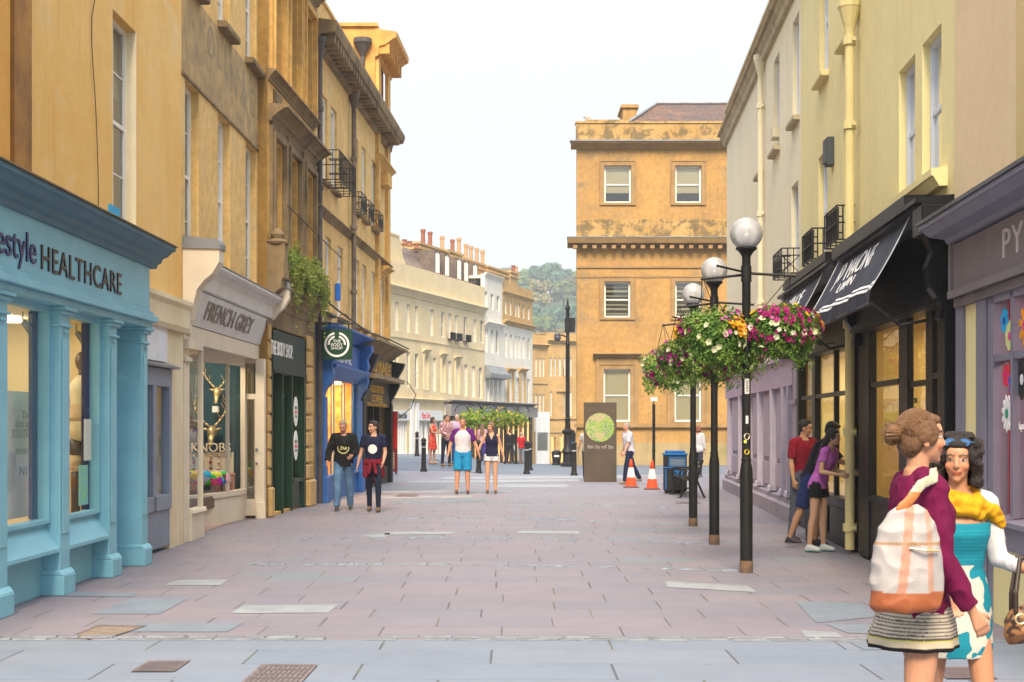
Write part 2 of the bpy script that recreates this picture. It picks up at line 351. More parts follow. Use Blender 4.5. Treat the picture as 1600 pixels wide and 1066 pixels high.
# ================================================================== GROUND
def S01(t): t = max(0.0, min(1.0, t)); return t * t * (3 - 2 * t)
def gh(x, y):
    h = 0.44 * S01((y - 45) / 9) * S01((-0.2 - x) / 2.6)
    h -= 0.035 * max(0, y - 62) * (1 if y < 150 else 0) + (0.035 * 88 if y >= 150 else 0)
    return h
def paving_mat():
    t = NT('paving'); g = t.n('ShaderNodeNewGeometry'); sp = t.n('ShaderNodeSeparateXYZ'); t.t.links.new(g.outputs['Position'], sp.inputs[0])
    x, y = sp.outputs[0], sp.outputs[1]; pos = g.outputs['Position']; M = t.math
    def slabs(rowh, ln, seed):
        yy = M('DIVIDE', y, rowh); r = M('FLOOR', yy); fy = M('FRACT', yy)
        wn = t.n('ShaderNodeTexWhiteNoise', noise_dimensions='1D'); t.set(wn, 'W', M('ADD', r, seed))
        u = M('ADD', M('DIVIDE', x, ln), M('ADD', M('MULTIPLY', wn.outputs[0], 0.35), M('MULTIPLY', M('MODULO', r, 2.0), 0.5)))
        u = M('ADD', u, 100.0); c = M('FLOOR', u); fx = M('FRACT', u)
        cb = t.n('ShaderNodeCombineXYZ'); t.set(cb, 0, c); t.set(cb, 1, r); t.set(cb, 2, seed)
        wc = t.n('ShaderNodeTexWhiteNoise', noise_dimensions='3D'); t.set(wc, 'Vector', cb.outputs[0])
        ex = M('MULTIPLY', M('MINIMUM', fx, M('SUBTRACT', 1.0, fx)), ln); ey = M('MULTIPLY', M('MINIMUM', fy, M('SUBTRACT', 1.0, fy)), rowh)
        return wc, ex, ey
    wc, ex, ey = slabs(0.56, 0.98, 3.0); wb, bx, by = slabs(0.62, 1.75, 11.0)
    big = t.noise(pos, 0.35, 3); fine = t.noise(pos, 60, 4, 0.7); mid = t.noise(pos, 3, 5, 0.6)
    jit = M('MULTIPLY', M('SUBTRACT', t.noise(pos, 18, 3), 0.5), 0.008)
    s1 = t.n('ShaderNodeSeparateColor'); t.set(s1, 0, wc.outputs['Color'])
    s2 = t.n('ShaderNodeSeparateColor'); t.set(s2, 0, wb.outputs['Color'])
    pink = t.mix(s1.outputs[0], (0.192, 0.170, 0.200), (0.160, 0.157, 0.200))
    pink = t.mix(t.ramp(s1.outputs[1], 0.93, 0.95), pink, (0.15, 0.17, 0.21))
    side = M('ADD', t.ramp(x, 3.0, 4.2), t.ramp(M('MULTIPLY', x, -1.0), 2.2, 3.6), clamp=True)
    pink = t.mix(M('MULTIPLY', side, 0.55), pink, t.mix(s1.outputs[2], (0.206, 0.166, 0.182), (0.170, 0.156, 0.188)))
    pink = t.mix(M('MULTIPLY', t.ramp(y, 24, 36), 0.5), pink, (0.18, 0.185, 0.225))
    blue = t.mix(s2.outputs[0], (0.145, 0.182, 0.242), (0.175, 0.20, 0.25))
    wob = M('MULTIPLY', M('SUBTRACT', mid, 0.5), 0.06)
    near = M('LESS_THAN', M('ADD', y, wob), 11.02)
    col = t.mix(near, pink, blue)
    col = t.mix(M('MULTIPLY', t.ramp(big, 0.35, 0.65), 0.18), col, (0.11, 0.105, 0.125))
    col = t.mix(0.5, col, t.mix(mid, (0.72, 0.72, 0.72), (1.28, 1.26, 1.24)), 'MULTIPLY')
    col = t.mix(0.42, col, t.mix(fine, (0.4, 0.4, 0.4), (1.6, 1.6, 1.6)), 'MULTIPLY')
    stain = t.ramp(t.noise(pos, 1.6, 9, 0.75, 0.6), 0.60, 0.72); col = t.mix(M('MULTIPLY', stain, 0.42), col, (0.07, 0.065, 0.07))
    spots = t.n('ShaderNodeTexVoronoi'); t.set(spots, 'Vector', pos); spots.inputs['Scale'].default_value = 2.4
    gum = M('LESS_THAN', spots.outputs['Distance'], 0.045); col = t.mix(M('MULTIPLY', gum, 0.55), col, (0.07, 0.065, 0.07))
    # joints: clear ones along the street, faint ones across it
    jx = M('LESS_THAN', M('ADD', ex, jit), M('ADD', 0.004, M('MULTIPLY', s1.outputs[2], 0.007)))
    jxb = M('LESS_THAN', M('ADD', bx, jit), 0.009)
    jy = M('LESS_THAN', M('ADD', ey, jit), 0.0045); jyb = M('LESS_THAN', M('ADD', by, jit), 0.007)
    moss = t.mix(t.ramp(t.noise(pos, 1.1, 2), 0.5, 0.6), (0.03, 0.025, 0.028), (0.08, 0.075, 0.015))
    jxm = t.mix(near, (1, 1, 1), (0, 0, 0)); jv = M('MAXIMUM', M('MULTIPLY', jx, M('SUBTRACT', 1.0, near)), M('MULTIPLY', jxb, near))
    jh = M('MAXIMUM', M('MULTIPLY', jy, M('SUBTRACT', 1.0, near)), M('MULTIPLY', jyb, near))
    col = t.mix(M('MULTIPLY', jh, M('MULTIPLY', t.ramp(t.noise(pos, 0.8, 2), 0.3, 0.7), 0.75)), col, (0.06, 0.045, 0.05))
    col = t.mix(M('MULTIPLY', jv, 0.7), col, moss)
    h = M('SUBTRACT', M('ADD', M('MULTIPLY', fine, 0.25), M('MULTIPLY', mid, 0.6)), M('MULTIPLY', M('MAXIMUM', jv, jh), 0.9))
    h = M('ADD', h, M('MULTIPLY', s1.outputs[1], 0.3))
    t.principled(col, M('ADD', 0.5, M('MULTIPLY', fine, 0.25)), 0, 0.4, t.bump(h, 0.35, 0.012)); return t.m
M_pave = paving_mat()
M_road = surf('road_asphalt', (0.095, 0.118, 0.155), (0.12, 0.14, 0.175), 0.6, 0.75, 0.4, 120, 0.01)
M_earth = surf('far_ground', (0.13, 0.14, 0.11), None, 0.05)
def sheet(name, xs, ys, zf, m, kind='structure'):
    mb = MB(); nx = len(xs); pts = [Vector((x, y, zf(x, y))) for y in ys for x in xs]
    mb.add(pts, [(j * nx + i, j * nx + i + 1, (j + 1) * nx + i + 1, (j + 1) * nx + i) for j in range(len(ys) - 1) for i in range(nx - 1)])
    return mb.build(name, m, smooth=True, kind=kind)
def lin(a, b, n): return [a + (b - a) * i / n for i in range(n + 1)]
sheet('pavement', lin(-9, 12, 42), [1.5, 4, 8, 12, 20, 30, 40] + lin(42, 48.2, 12), lambda x, y: gh(x, y), M_pave)
sheet('road', lin(-70, 60, 130), lin(48.2, 62, 28) + lin(64, 260, 49), lambda x, y: gh(x, y) - 0.012 - (0.5 if y > 240 else 0), M_road)
sheet('ground', lin(-1200, 1200, 2), lin(-650, 1250, 2), lambda x, y: -4.5, M_earth)
# bands of rough setts that cross the street to each lamp post, and the double row at the front
M_sett = surf('sett_stone', (0.20, 0.245, 0.31), (0.10, 0.12, 0.155), 9, 0.7, 0.6, 40)
def sett_band(x0, x1, y0, y1, bow, wdt, size, seed, m=M_sett, rows=1, name='sett_band'):
    rnd = random.Random(seed); mb = MB()
    for r in range(rows):
        x = x0
        while x < x1:
            l = size * rnd.uniform(0.6, 1.4); t = (x - x0) / (x1 - x0); yc = y0 + (y1 - y0) * t + bow * math.sin(t * PI) + (r - (rows - 1) / 2) * wdt + rnd.uniform(-.012, .012)
            hw = wdt * rnd.uniform(0.36, 0.47); sk = rnd.uniform(-.02, .02)
            if rnd.random() < 0.93:
                a = Vector((x, yc - hw, 0)); h = rnd.uniform(0.003, 0.014)
                pts = [Vector((x, yc - hw, 0)), Vector((x + l * .92, yc - hw + sk, 0)), Vector((x + l * .95, yc + hw, 0)), Vector((x + .01, yc + hw - sk, 0)),
                       Vector((x + .012, yc - hw + .012, h)), Vector((x + l * .9, yc - hw + sk + .012, h)), Vector((x + l * .9, yc + hw - .012, h)), Vector((x + .02, yc + hw - sk - .012, h))]
                for p in pts: p.z += 0.002
                mb.add(pts, [(4, 5, 6, 7), (0, 1, 5, 4), (1, 2, 6, 5), (2, 3, 7, 6), (3, 0, 4, 7)])
            x += l
    return mb.build(name, m, kind='structure')
sett_band(-3.2, 2.6, 16.95, 16.2, 0.35, 0.13, 0.16, 1); sett_band(-3.2, 2.8, 20.9, 19.95, 0.5, 0.15, 0.18, 2); sett_band(-2.4, 3.0, 25.4, 23.6, 0.7, 0.17, 0.2, 3)
sett_band(-2.6, 3.2, 30.6, 28.5, 0.9, 0.15, 0.2, 33)
M_sett2 = surf('sett_pale', (0.18, 0.20, 0.23), (0.13, 0.135, 0.16), 7, 0.7, 0.5, 40)
sett_band(-4.6, 4.2, 11.1, 11.0, 0.05, 0.12, 0.24, 4, M_sett2, 2, 'sett_border')
sett_band(-3.0, 4.4, 41.5, 40.0, 0.4, 0.2, 0.22, 5, M_sett2, 2, 'sett_border')
# pale stone slabs laid into the paving (from their corners in the photo)
M_pale = surf('pale_slab', (0.25, 0.275, 0.30), (0.20, 0.215, 0.24), 2.5, 0.7, 0.2, 70)
M_bslab = surf('blue_slab', (0.16, 0.19, 0.235), (0.135, 0.16, 0.20), 2.5, 0.7, 0.2, 70)
def G(px, py): Y = K * EYE / (py - HZ); return Vector((k(px) * Y, Y, 0))
mp_, mb_ = MB(), MB()
def inlay(mb, pts, zz=0.004):
    q = [G(*p) + Vector((0, 0, zz)) for p in pts]; q = [Vector((v.x, v.y, v.z + gh(v.x, v.y))) for v in q]; mb.add(q, [list(range(len(q)))])
for a in ([(1040, 909), (1168, 916), (1183, 926), (1042, 918)], [(1250, 986), (1305, 988), (1325, 1001), (1265, 1001)], [(810, 830), (904, 830), (905, 835), (808, 834)],
          [(275, 907), (358, 906), (345, 915), (256, 915)], [(380, 947), (530, 945), (512, 958), (360, 959)], [(604, 831), (714, 831), (706, 835), (600, 836)],
          [(560, 838), (610, 833), (606, 838), (600, 841)], [(690, 746), (1000, 744), (1000, 747), (690, 749)], [(640, 752), (905, 749), (905, 752), (640, 756)],
          [(780, 757), (888, 757), (886, 762), (775, 762)], [(600, 768), (800, 767), (800, 769), (596, 771)], [(588, 776), (740, 774), (736, 778), (580, 780)]): inlay(mp_, a)
for a in ([(205, 936), (293, 936), (250, 960), (145, 960)], [(215, 975), (380, 974), (355, 988), (196, 988)], [(1243, 940), (1345, 943), (1375, 964), (1275, 974), ], [(1290, 976), (1400, 977), (1430, 992), (1325, 990)],
          [(1325, 1003), (1460, 1005), (1480, 1017), (1350, 1016)], [(90, 925), (215, 928), (208, 933), (90, 932)], [(620, 781), (760, 779), (756, 784), (610, 786)], [(560, 762), (700, 758), (690, 764), (556, 767)]): inlay(mb_, a)
mp_.build('pale_paving', M_pale, kind='structure'); mb_.build('blue_paving', M_bslab, kind='structure')
M_kerb = surf('kerb_stone', (0.27, 0.27, 0.27), None, 3)
mb = MB()
kp = [(600, 732), (640, 732.5), (680, 734), (710, 736.5), (735, 739.5), (748, 742)]
for i in range(len(kp) - 1):
    a, b = G(*kp[i]), G(*kp[i + 1]); a2, b2 = a - Vector((0, .45, 0)), b - Vector((0, .45, 0))
    q = [Vector((v.x, v.y, gh(v.x, v.y) + 0.006)) for v in (a, b, b2, a2)]; mb.add(q, [(0, 1, 2, 3)])
mb.build('kerb', M_kerb, kind='structure')
# drain covers
M_iron = surf('cover_iron', (0.12, 0.095, 0.10), (0.18, 0.145, 0.15), 12, 0.6, 0.8, 50)
M_covt = surf('cover_tray', (0.22, 0.17, 0.13), (0.16, 0.12, 0.10), 9, 0.8, 0.4, 60)
def cover(pts, label, fill=None, name='drain_cover', bars=10, cat='drain cover'):
    q = [G(*p) for p in pts]; c = sum(q, Vector()) / 4; e = empty(name, (c.x, c.y, 0.0), label, cat)
    def pt(u, v): return (q[0] * (1 - u) + q[1] * u) * (1 - v) + (q[3] * (1 - u) + q[2] * u) * v
    mb = MB(); w_ = 0.07
    for (u0, u1, v0, v1) in ((0, 1, 0, w_), (0, 1, 1 - w_, 1), (0, w_, w_, 1 - w_), (1 - w_, 1, w_, 1 - w_)):
        z = Vector((0, 0, .009)); mb.add([pt(u0, v0) + z, pt(u1, v0) + z, pt(u1, v1) + z, pt(u0, v1) + z], [(0, 1, 2, 3)])
    mb.build('rim', M_iron, e)
    mb = MB()
    if fill: z = Vector((0, 0, .006)); mb.add([pt(w_, w_) + z, pt(1 - w_, w_) + z, pt(1 - w_, 1 - w_) + z, pt(w_, 1 - w_) + z], [(0, 1, 2, 3)]); mb.build('tray', fill, e)
    else:
        for i in range(bars):
            u0 = w_ + (1 - 2 * w_) * (i + .15) / bars; u1 = w_ + (1 - 2 * w_) * (i + .8) / bars; z = Vector((0, 0, .010))
            for v0, v1 in ((.1, .3), (.33, .5), (.53, .7), (.73, .9)):
                mb.add([pt(u0, v0) + z, pt(u1, v0) + z, pt(u1, v1) + z, pt(u0, v1) + z], [(0, 1, 2, 3)])
        mb.build('grate', M_iron, e)
        mb = MB(); z = Vector((0, 0, .005)); mb.add([pt(w_, w_) + z, pt(1 - w_, w_) + z, pt(1 - w_, 1 - w_) + z, pt(w_, 1 - w_) + z], [(0, 1, 2, 3)])
        mb.build('plate', surf('cover_plate', (0.15, 0.12, 0.13), (0.11, 0.09, 0.10), 10, .7), e)
cover([(152, 978), (230, 979), (165, 1000), (100, 1000)], 'recessed square cover with a tan stone infill and dark rim, left foreground', M_covt)
cover([(232, 1034), (298, 1033), (272, 1051), (204, 1051)], 'small iron drain cover with a grid pattern in the blue-grey foreground slabs')
cover([(408, 1040), (497, 1040), (468, 1072), (372, 1072)], 'larger reddish iron cover cut by the bottom edge of the picture, left of centre')
cover([(1455, 1043), (1525, 1043), (1560, 1062), (1480, 1062)], 'iron drain grating on the paving behind the two women at the right')
cover([(626, 772), (656, 772), (651, 776.5), (616, 776.5)], 'dark slotted drain grating in the pale paving beyond the man in the navy t-shirt', bars=6)
cover([(1055, 784), (1092, 784), (1096, 787), (1056, 787)], 'narrow drain grating in the paving in front of the iron bench', bars=6)
# ================================================================== HILL
M_hill = surf('hill_grass', (0.055, 0.085, 0.030), (0.03, 0.05, 0.02), 0.02)
def hillz(x, y): return -4 + 62 * S01((y - 330) / 290) + 2.5 * math.sin(x * .03 + 1) + 2 * math.sin(y * .05)
sheet('hill', lin(-260, 420, 34), lin(300, 760, 24), hillz, M_hill)
def leaf_mat(name, c1, c2, c3, sc_=1.5, rough=0.6):
    if name in MATS: return MATS[name]
    t = NT(name); g = t.n('ShaderNodeNewGeometry'); oi = t.n('ShaderNodeObjectInfo')
    wn = t.n('ShaderNodeTexWhiteNoise', noise_dimensions='1D'); t.set(wn, 'W', g.outputs['Random Per Island'])
    co = t.coord('Object'); col = t.mix(wn.outputs[0], c1, c2); col = t.mix(t.ramp(t.noise(co, sc_, 3), 0.42, 0.62), col, c3)
    hs = t.n('ShaderNodeHueSaturation'); t.set(hs, 'Color', col); t.set(hs, 'Hue', t.math('ADD', 0.475, t.math('MULTIPLY', oi.outputs['Random'], 0.04))); t.set(hs, 'Value', t.math('ADD', 0.75, t.math('MULTIPLY', oi.outputs['Random'], 0.6)))
    p = t.principled(hs.outputs[0], rough, 0, 0.25)
    tl = t.n('ShaderNodeBsdfTranslucent'); t.set(tl, 0, hs.outputs[0]); mx = t.n('ShaderNodeMixShader'); mx.inputs[0].default_value = 0.3
    t.t.links.new(p.outputs[0], mx.inputs[1]); t.t.links.new(tl.outputs[0], mx.inputs[2]); t.t.links.new(mx.outputs[0], t.out.inputs[0])
    MATS[name] = t.m; return t.m
M_bark = surf('bark', (0.10, 0.075, 0.05), None, 6, 0.9, 0.6)
TREE_L = [leaf_mat('leaf_green', (0.12, 0.20, 0.05), (0.07, 0.14, 0.04), (0.18, 0.24, 0.06), 0.3), leaf_mat('leaf_blue', (0.07, 0.14, 0.09), (0.05, 0.11, 0.07), (0.08, 0.16, 0.08), 0.3),
          leaf_mat('leaf_olive', (0.20, 0.20, 0.06), (0.13, 0.15, 0.05), (0.26, 0.19, 0.06), 0.3)]
def make_tree(x, y, z, h, r, seed, lm):
    rnd = random.Random(seed); e = empty('tree', (x, y, z)); e['category'] = 'tree'
    mb = MB(); top = Vector((x, y, z + h * .62)); mb.cone((x, y, z - 1), tuple(top), r * .09, r * .04, 8); cl = []
    for i in range(26):
        a = rnd.uniform(0, 2 * PI); ph = rnd.uniform(-0.35, 1.0); rr = r * rnd.uniform(.35, .82); c = Vector((x + math.cos(a) * rr * math.cos(ph), y + math.sin(a) * rr * math.cos(ph), z + h * .58 + math.sin(ph) * h * .36))
        cl.append((c, r * rnd.uniform(.2, .38)))
        if i < 9: mb.cone(tuple(Vector((x, y, z + h * rnd.uniform(.3, .55)))), tuple(c), r * .03, r * .01, 6)
    mb.build('trunk', M_bark, e); mb = MB()
    for c, rad in cl:
        for _ in range(70):
            v = Vector((rnd.gauss(0, 1), rnd.gauss(0, 1), rnd.gauss(0, 1))).normalized() * rad * rnd.uniform(.65, 1.08); v.z *= .8
            n = (v.normalized() + Vector((rnd.uniform(-.6, .6), rnd.uniform(-.6, .6), rnd.uniform(-.3, .8)))).normalized(); q = n.to_track_quat('Z', 'Y'); s_ = r * rnd.uniform(.06, .13)
            pts = [c + v + q @ Vector((math.cos(b) * s_ * rnd.uniform(.6, 1.2), math.sin(b) * s_ * rnd.uniform(.6, 1.2), rnd.uniform(-.1, .1) * s_)) for b in (0.3, 1.6, 2.9, 4.0, 5.2)]
            mb.add(pts, [(0, 1, 2, 3, 4)])
    mb.build('crown', lm, e); return e
protos = [make_tree(0, 0, 0, 11, 5.2, 100 + i, TREE_L[i]) for i in range(3)]
rnd = random.Random(5); used = [False] * 3; row = 0
for yy in (352, 378, 402, 425, 447, 468, 489, 510, 531, 552, 575, 600):
    row += 1; xx = k(796) * yy - 4 + (row % 2) * 3
    while xx < k(905) * yy + 6:
        i = rnd.choice([0, 0, 1, 2, 0, 2]) if yy < 560 else (1 if xx / yy * K + 800 > 838 else 0)
        o = protos[i] if not used[i] else copy_tree(protos[i]); used[i] = True
        yj = yy + rnd.uniform(-6, 6); s_ = rnd.uniform(.75, 1.15) * (1.0 if yy < 560 else 1.05)
        o.location = (xx + rnd.uniform(-1, 1), yj, hillz(xx, yj) - .5); o.rotation_euler = (0, 0, rnd.uniform(0, 6)); o.scale = (s_, s_, s_)
        top = yy >= 600
        o['label'] = ('tall %s tree standing on the skyline of the wooded hill' if top else ('%s round tree low on the wooded hill behind the far roofs' if yy < 450 else '%s round tree on the upper slope of the wooded hill')) % ('yellow-green', 'blue-green', 'olive-brown')[i]
        o['group'] = 'trees of the wooded hill, %s, %s' % (('yellow-green', 'blue-green', 'olive-brown')[i], 'skyline' if top else ('low' if yy < 450 else 'upper slope'))
        xx += rnd.uniform(6.5, 8.5)
for i in range(3):
    if not used[i]:
        print('unused proto', i)
# ================================================================== FAR TERRACE
M_fram = paint('sash_white', (0.78, 0.76, 0.70), 0.5, dirt=.15)
M_gl = glass('window_glass', refl=1.0, base=0.12); M_blind = plain('blind_cream', (0.68, 0.60, 0.44), 0.8)
M_cream = surf('cream_render', (0.62, 0.505, 0.31), (0.55, 0.445, 0.27), 0.7, 0.85, 0.2, 40, streak=(0.36, 0.31, 0.22), samt=.35, fine=.08)
M_white = surf('white_render', (0.64, 0.61, 0.54), (0.56, 0.53, 0.46), 0.7, 0.85, 0.2, 40, streak=(0.45, 0.42, 0.36), samt=.3, fine=.08)
M_pinkr = surf('blush_render', (0.64, 0.54, 0.42), (0.58, 0.49, 0.38), 0.7, 0.85, 0.2, 40, streak=(0.40, 0.33, 0.24), samt=.3, fine=.08)
M_bath = surf('bath_stone', (0.46, 0.30, 0.125), (0.39, 0.25, 0.10), 0.8, 0.85, 0.25, 40, streak=(0.22, 0.15, 0.08), samt=.4, brick=(0.8, 0.33, 0.006), bstr=.25)
M_slate = surf('roof_slate', (0.10, 0.08, 0.075), (0.15, 0.11, 0.09), 1.5, 0.7, 0.5, 30, brick=(0.3, 0.2, 0.012), bstr=.6, blot=(0.28, 0.19, 0.10), bamt=.5)
M_lead = surf('lead_grey', (0.22, 0.23, 0.25), (0.15, 0.16, 0.17), 2, 0.5, 0.3, 20, metal=.2)
M_pot = surf('chimney_pot', (0.26, 0.09, 0.05), (0.20, 0.08, 0.045), 3, .8); M_potp = surf('chimney_pot_pale', (0.42, 0.26, 0.14), None, 3, .8)
M_blk = paint('black_paint', (0.012, 0.012, 0.014), 0.35, 0.5, dirt=.5, dirtcol=(0.05, 0.045, 0.04))
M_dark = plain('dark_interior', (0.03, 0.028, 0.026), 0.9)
M_gfront = paint('pale_grey_shop', (0.62, 0.63, 0.64), .5); M_wfront = paint('white_shop', (0.74, 0.73, 0.72), .5)
E_warm = emit('warm_lit_panel', (1.0, 0.55, 0.18), .42); E_soft = emit('shop_ceiling_lamp', (1.0, 0.82, 0.52), 6.0)
M_black_t = plain('black_lettering', (0.02, 0.02, 0.022), .5); M_red_t = plain('red_lettering', (0.6, 0.02, 0.03), .5); M_white_t = plain('white_lettering', (0.82, 0.82, 0.80), .5)
FT = Fr(k(605) * 85 - .318 * 85, 0, .318, 1, 1)
def rowwin(F, par, hs, dep=.1, fm=M_fram, gm=M_gl, blind=None, sill=None, nx=2):
    for h in hs: window(F, par, *h, dep=dep, fm=fm, gm=gm, nx=nx, ny=1, far=True, blind=blind, bl=random.choice([.35, .5, .2]), fw=.06, sill=sill, bar=.03)
def hole(F, x0, x1, y0, y1, ym=None, d=0):
    s0, s1 = F.s(x0, d), F.s(x1, d); Yc = F.p((s0 + s1) / 2, d).y; return (s0, s1, zpy(y1, Yc), zpy(y0, Yc))
def lw(px): return (px - 605) / 152.0
# --- cream block, px 605-757
e = empty('terrace_building', tuple(FT.p(FT.s(605), 0, -.4)), 'long cream terrace with slate mansard, dormers and black balconies across the far street', 'building')
def yl(px, ya, yb, x0=605, x1=757): return ya + (yb - ya) * (px - x0) / (x1 - x0)
top = [(x, 5.5) for x in (620, 638, 651, 675, 692, 703, 713, 727, 742, 753)]
H = []
for x, w_ in top: H.append(hole(FT, x - 2.7, x + 2.7, yl(x, 468, 502), yl(x, 515, 537)))
low = []
for x, w_ in [(620, 0), (638, 0), (651, 0), (665, 0), (679, 0), (692, 0), (703, 0), (714, 0), (728, 0), (740, 0), (751, 0)]: low.append(hole(FT, x - 2.7, x + 2.7, yl(x, 543, 576), yl(x, 600, 624)))
sa, sb = FT.s(560), FT.s(757)
zc = FT.z(757, 484); zt = FT.z(640, 415) ; zf = FT.z(700, 628)
shopw = [hole(FT, 616, 636, 659, 714, d=0), hole(FT, 651, 690, 659, 714)]
mb = MB(FT); wall(mb, sa, sb, -3, zt, H + low + shopw, .35); mb.box(sa, sb, -9, -8.7, -3, zt); mb.box(sb - .3, sb - .02, -8.7, -.35, -3, zt); mb.box(sa, sb, -8.7, -.4, zt - .3, zt - .1)
mb.build('wall', M_cream, e)
rowwin(FT, e, H, blind=M_blind); rowwin(FT, e, low, blind=M_blind)
mb = MB(FT); mb.mould(sa, sb, cornice(zc - .35, zc + .15, .4)); mb.build('cornice', M_cream, e); mb = MB(FT); mb.box(sa, sb, 0, .06, FT.z(640, 528) - .1, FT.z(640, 528)); mb.build('string_course', M_cream, e); mb = MB(FT); mb.mould(sa, sb, cornice(zf - .1, zf + .12, .25)); mb.build('cornice', M_cream, e)
for h in (low[3], low[5], low[7]):
    mb = MB(FT); mb.box(h[0] - .12, h[0], 0, .08, h[2], h[3] + .2); mb.box(h[1], h[1] + .12, 0, .08, h[2], h[3] + .2); mb.mould(h[0] - .3, h[1] + .3, cornice(h[3] + .2, h[3] + .42, .3)); mb.build('window_hood', M_cream, e)
for h in (H[5], H[6], H[7]):
    mb = MB(FT); b0, b1 = h[0] - .15, h[1] + .15; z0 = h[2] - .05
    for a in lin(b0, b1, 8): mb.box(a - .015, a + .015, .25, .28, z0, z0 + .45)
    mb.box(b0, b1, 0, .3, z0 - .04, z0); mb.box(b0, b1, .24, .29, z0 + .42, z0 + .46); mb.box(b0, b1, .2, .22, z0, z0 + .42); mb.build('balcony', M_blk, e)
# shop level
for x in (605, 640, 648, 694): mb = MB(FT); s_ = FT.s(x); mb.box(s_, s_ + .5, 0, .12, -1.5, zf - .15); mb.build('shop_pilaster', M_wfront, e)
for (x0, x1, txt, tm, ta, tb) in ((612, 638, 'Historical Bath', M_black_t, 619, 633), (650, 690, 'Pizza Oro', M_red_t, 657, 670)):
    mb = MB(FT); a, b = FT.s(x0), FT.s(x1); mb.box(a, b, 0, .1, FT.z(x0, 657), FT.z(x0, 641)); f = mb.build('shop_fascia', M_gfront, e)
    mb = MB(FT); mb.text(txt, FT.s(ta), FT.s(tb), FT.z(ta, 649), .38, .1, .115); mb.build('lettering', tm, f)
for h in shopw:
    mb = MB(FT); n = 5
    for i in range(n + 1): a = h[0] + (h[1] - h[0]) * i / n; mb.box(a - .06, a + .06, -.15, -.05, h[2], h[3])
    mb.box(h[0], h[1], -.18, 0, h[2], h[2] + .15); w_ = mb.build('display_window', M_wfront, e); mb = MB(FT); mb.quad((h[0], -.2, h[2]), (h[1], -.2, h[2]), (h[1], -.2, h[3]), (h[0], -.2, h[3])); mb.build('pane', M_gl, w_)
# roof: mansard with dormers from px 655 to 757, blank gable px 605-648
s0, s1 = FT.s(648), FT.s(757); zr = FT.z(690, 380)
mb = MB(FT); mb.mould(s0, s1, [(-.8, zt - .1), (-3.2, zr), (-7, zr), (-9, zt - .1)]); rf = mb.build('roof', M_slate, e)
for x in (679, 694, 713, 724, 738):
    s_ = FT.s(x, -1.2); z0 = zt + .15; mb = MB(FT); mb.box(s_ - .55, s_ + .55, -3, -1.0, z0, z0 + 1.7); mb.build('dormer', M_slate, rf)
    mb = MB(FT); mb.box(s_ - .32, s_ + .32, -1.0, -.95, z0 + .2, z0 + 1.5); mb.box(s_ - .04, s_ + .04, -.95, -.93, z0 + .2, z0 + 1.6); mb.build('dormer_window', M_fram, rf)
mb = MB(FT); zg = FT.z(640, 370); mb.slab([(sa, zt), (s0 - .1, zt), (s0 + .6, zt), (s0 - .2, zg - 1.2), (s0 - .9, zg), (sa, zg + .1)], -1.2, -.7); mb.box(sa, s0 - .9, -3, -.65, zg, zg + .12); mb.build('gable', M_cream, e)
def stack(F, par, x0, x1, ytop, ybot, pots, d0=-4.5, d1=-3, m=M_bath):
    a, b = F.s(x0, d1), F.s(x1, d1); Y = F.p(a, d1).y; z0, z1 = zpy(ybot, Y), zpy(ytop, Y)
    mb = MB(F); mb.box(a, b, d0, d1, z0 - 2, z1); mb.box(a - .1, b + .1, d0 - .1, d1 + .1, z1 - .45, z1 - .25); mb.box(a - .12, b + .12, d0 - .12, d1 + .12, z1 - .1, z1 + .06)
    c = mb.build('chimney', m, par)
    for (px, ph, pm) in pots:
        s_ = F.s(px, (d0 + d1) / 2); p = F.p(s_, (d0 + d1) / 2, z1); mb = MB(); mb.lathe(tuple(p), [(.2, 0), (.17, .1), (.15, ph * .8), (.19, ph * .86), (.19, ph)], 10); mb.build('chimney_pot', pm, c)
stack(FT, e, 605, 626, 371, 400, [(632, .35, M_pot), (640, .35, M_pot), (651, .35, M_pot)], -2.6, -1.9, M_cream)
stack(FT, e, 655, 700, 379, 420, [(661, 1.3, M_pot), (672, 1.3, M_pot), (691, 1.3, M_potp)])
stack(FT, e, 699, 722, 391, 430, [(707, 1.2, M_pot), (717, 1.5, M_potp)])
# --- white narrow block, px 757-785
e = empty('narrow_building', tuple(FT.p(FT.s(757), 0, -1)), 'narrow white painted building with a grey hood between the cream and ochre-topped terraces', 'building')
sa, sb = FT.s(757), FT.s(785); zt = FT.z(758, 428)
def rows(F, xs, ya, yb, x0, x1, hw=2.2): return [hole(F, x - hw, x + hw, yl(x, ya[0], ya[1], x0, x1), yl(x, yb[0], yb[1], x0, x1)) for x in xs]
r1 = rows(FT, (759.5, 769, 778.5), (455, 465), (480, 489), 757, 785); r2 = rows(FT, (760, 769, 777), (513, 518), (550, 554), 757, 785); r3 = rows(FT, (762, 768, 774.5, 781), (582, 587), (628, 632), 757, 785, 1.9)
mb = MB(FT); wall(mb, sa + .02, sb - .02, -3, zt, r1 + r2 + r3, .3); mb.box(sa + .02, sb - .02, -8.7, -8.4, -3, zt); mb.box(sa + .02, sb - .02, -8.4, -.35, zt - .3, zt - .1); mb.build('wall', M_white, e)
for r in (r1, r2, r3): rowwin(FT, e, r, blind=M_blind)
mb = MB(FT); mb.mould(sa, sb, cornice(zt - .2, zt + .1, .2)); mb.build('cornice', M_white, e); mb = MB(FT); z_ = FT.z(758, 502); mb.mould(sa, sb, cornice(z_ - .35, z_, .35)); mb.build('cornice', M_white, e)
mb = MB(FT); z_ = FT.z(758, 577); mb.mould(sa, sb, [(0, z_ - .7), (.6, z_ - .6), (.6, z_ - .3), (.1, z_ + .3), (0, z_ + .3)]); mb.build('lead_hood', M_lead, e)
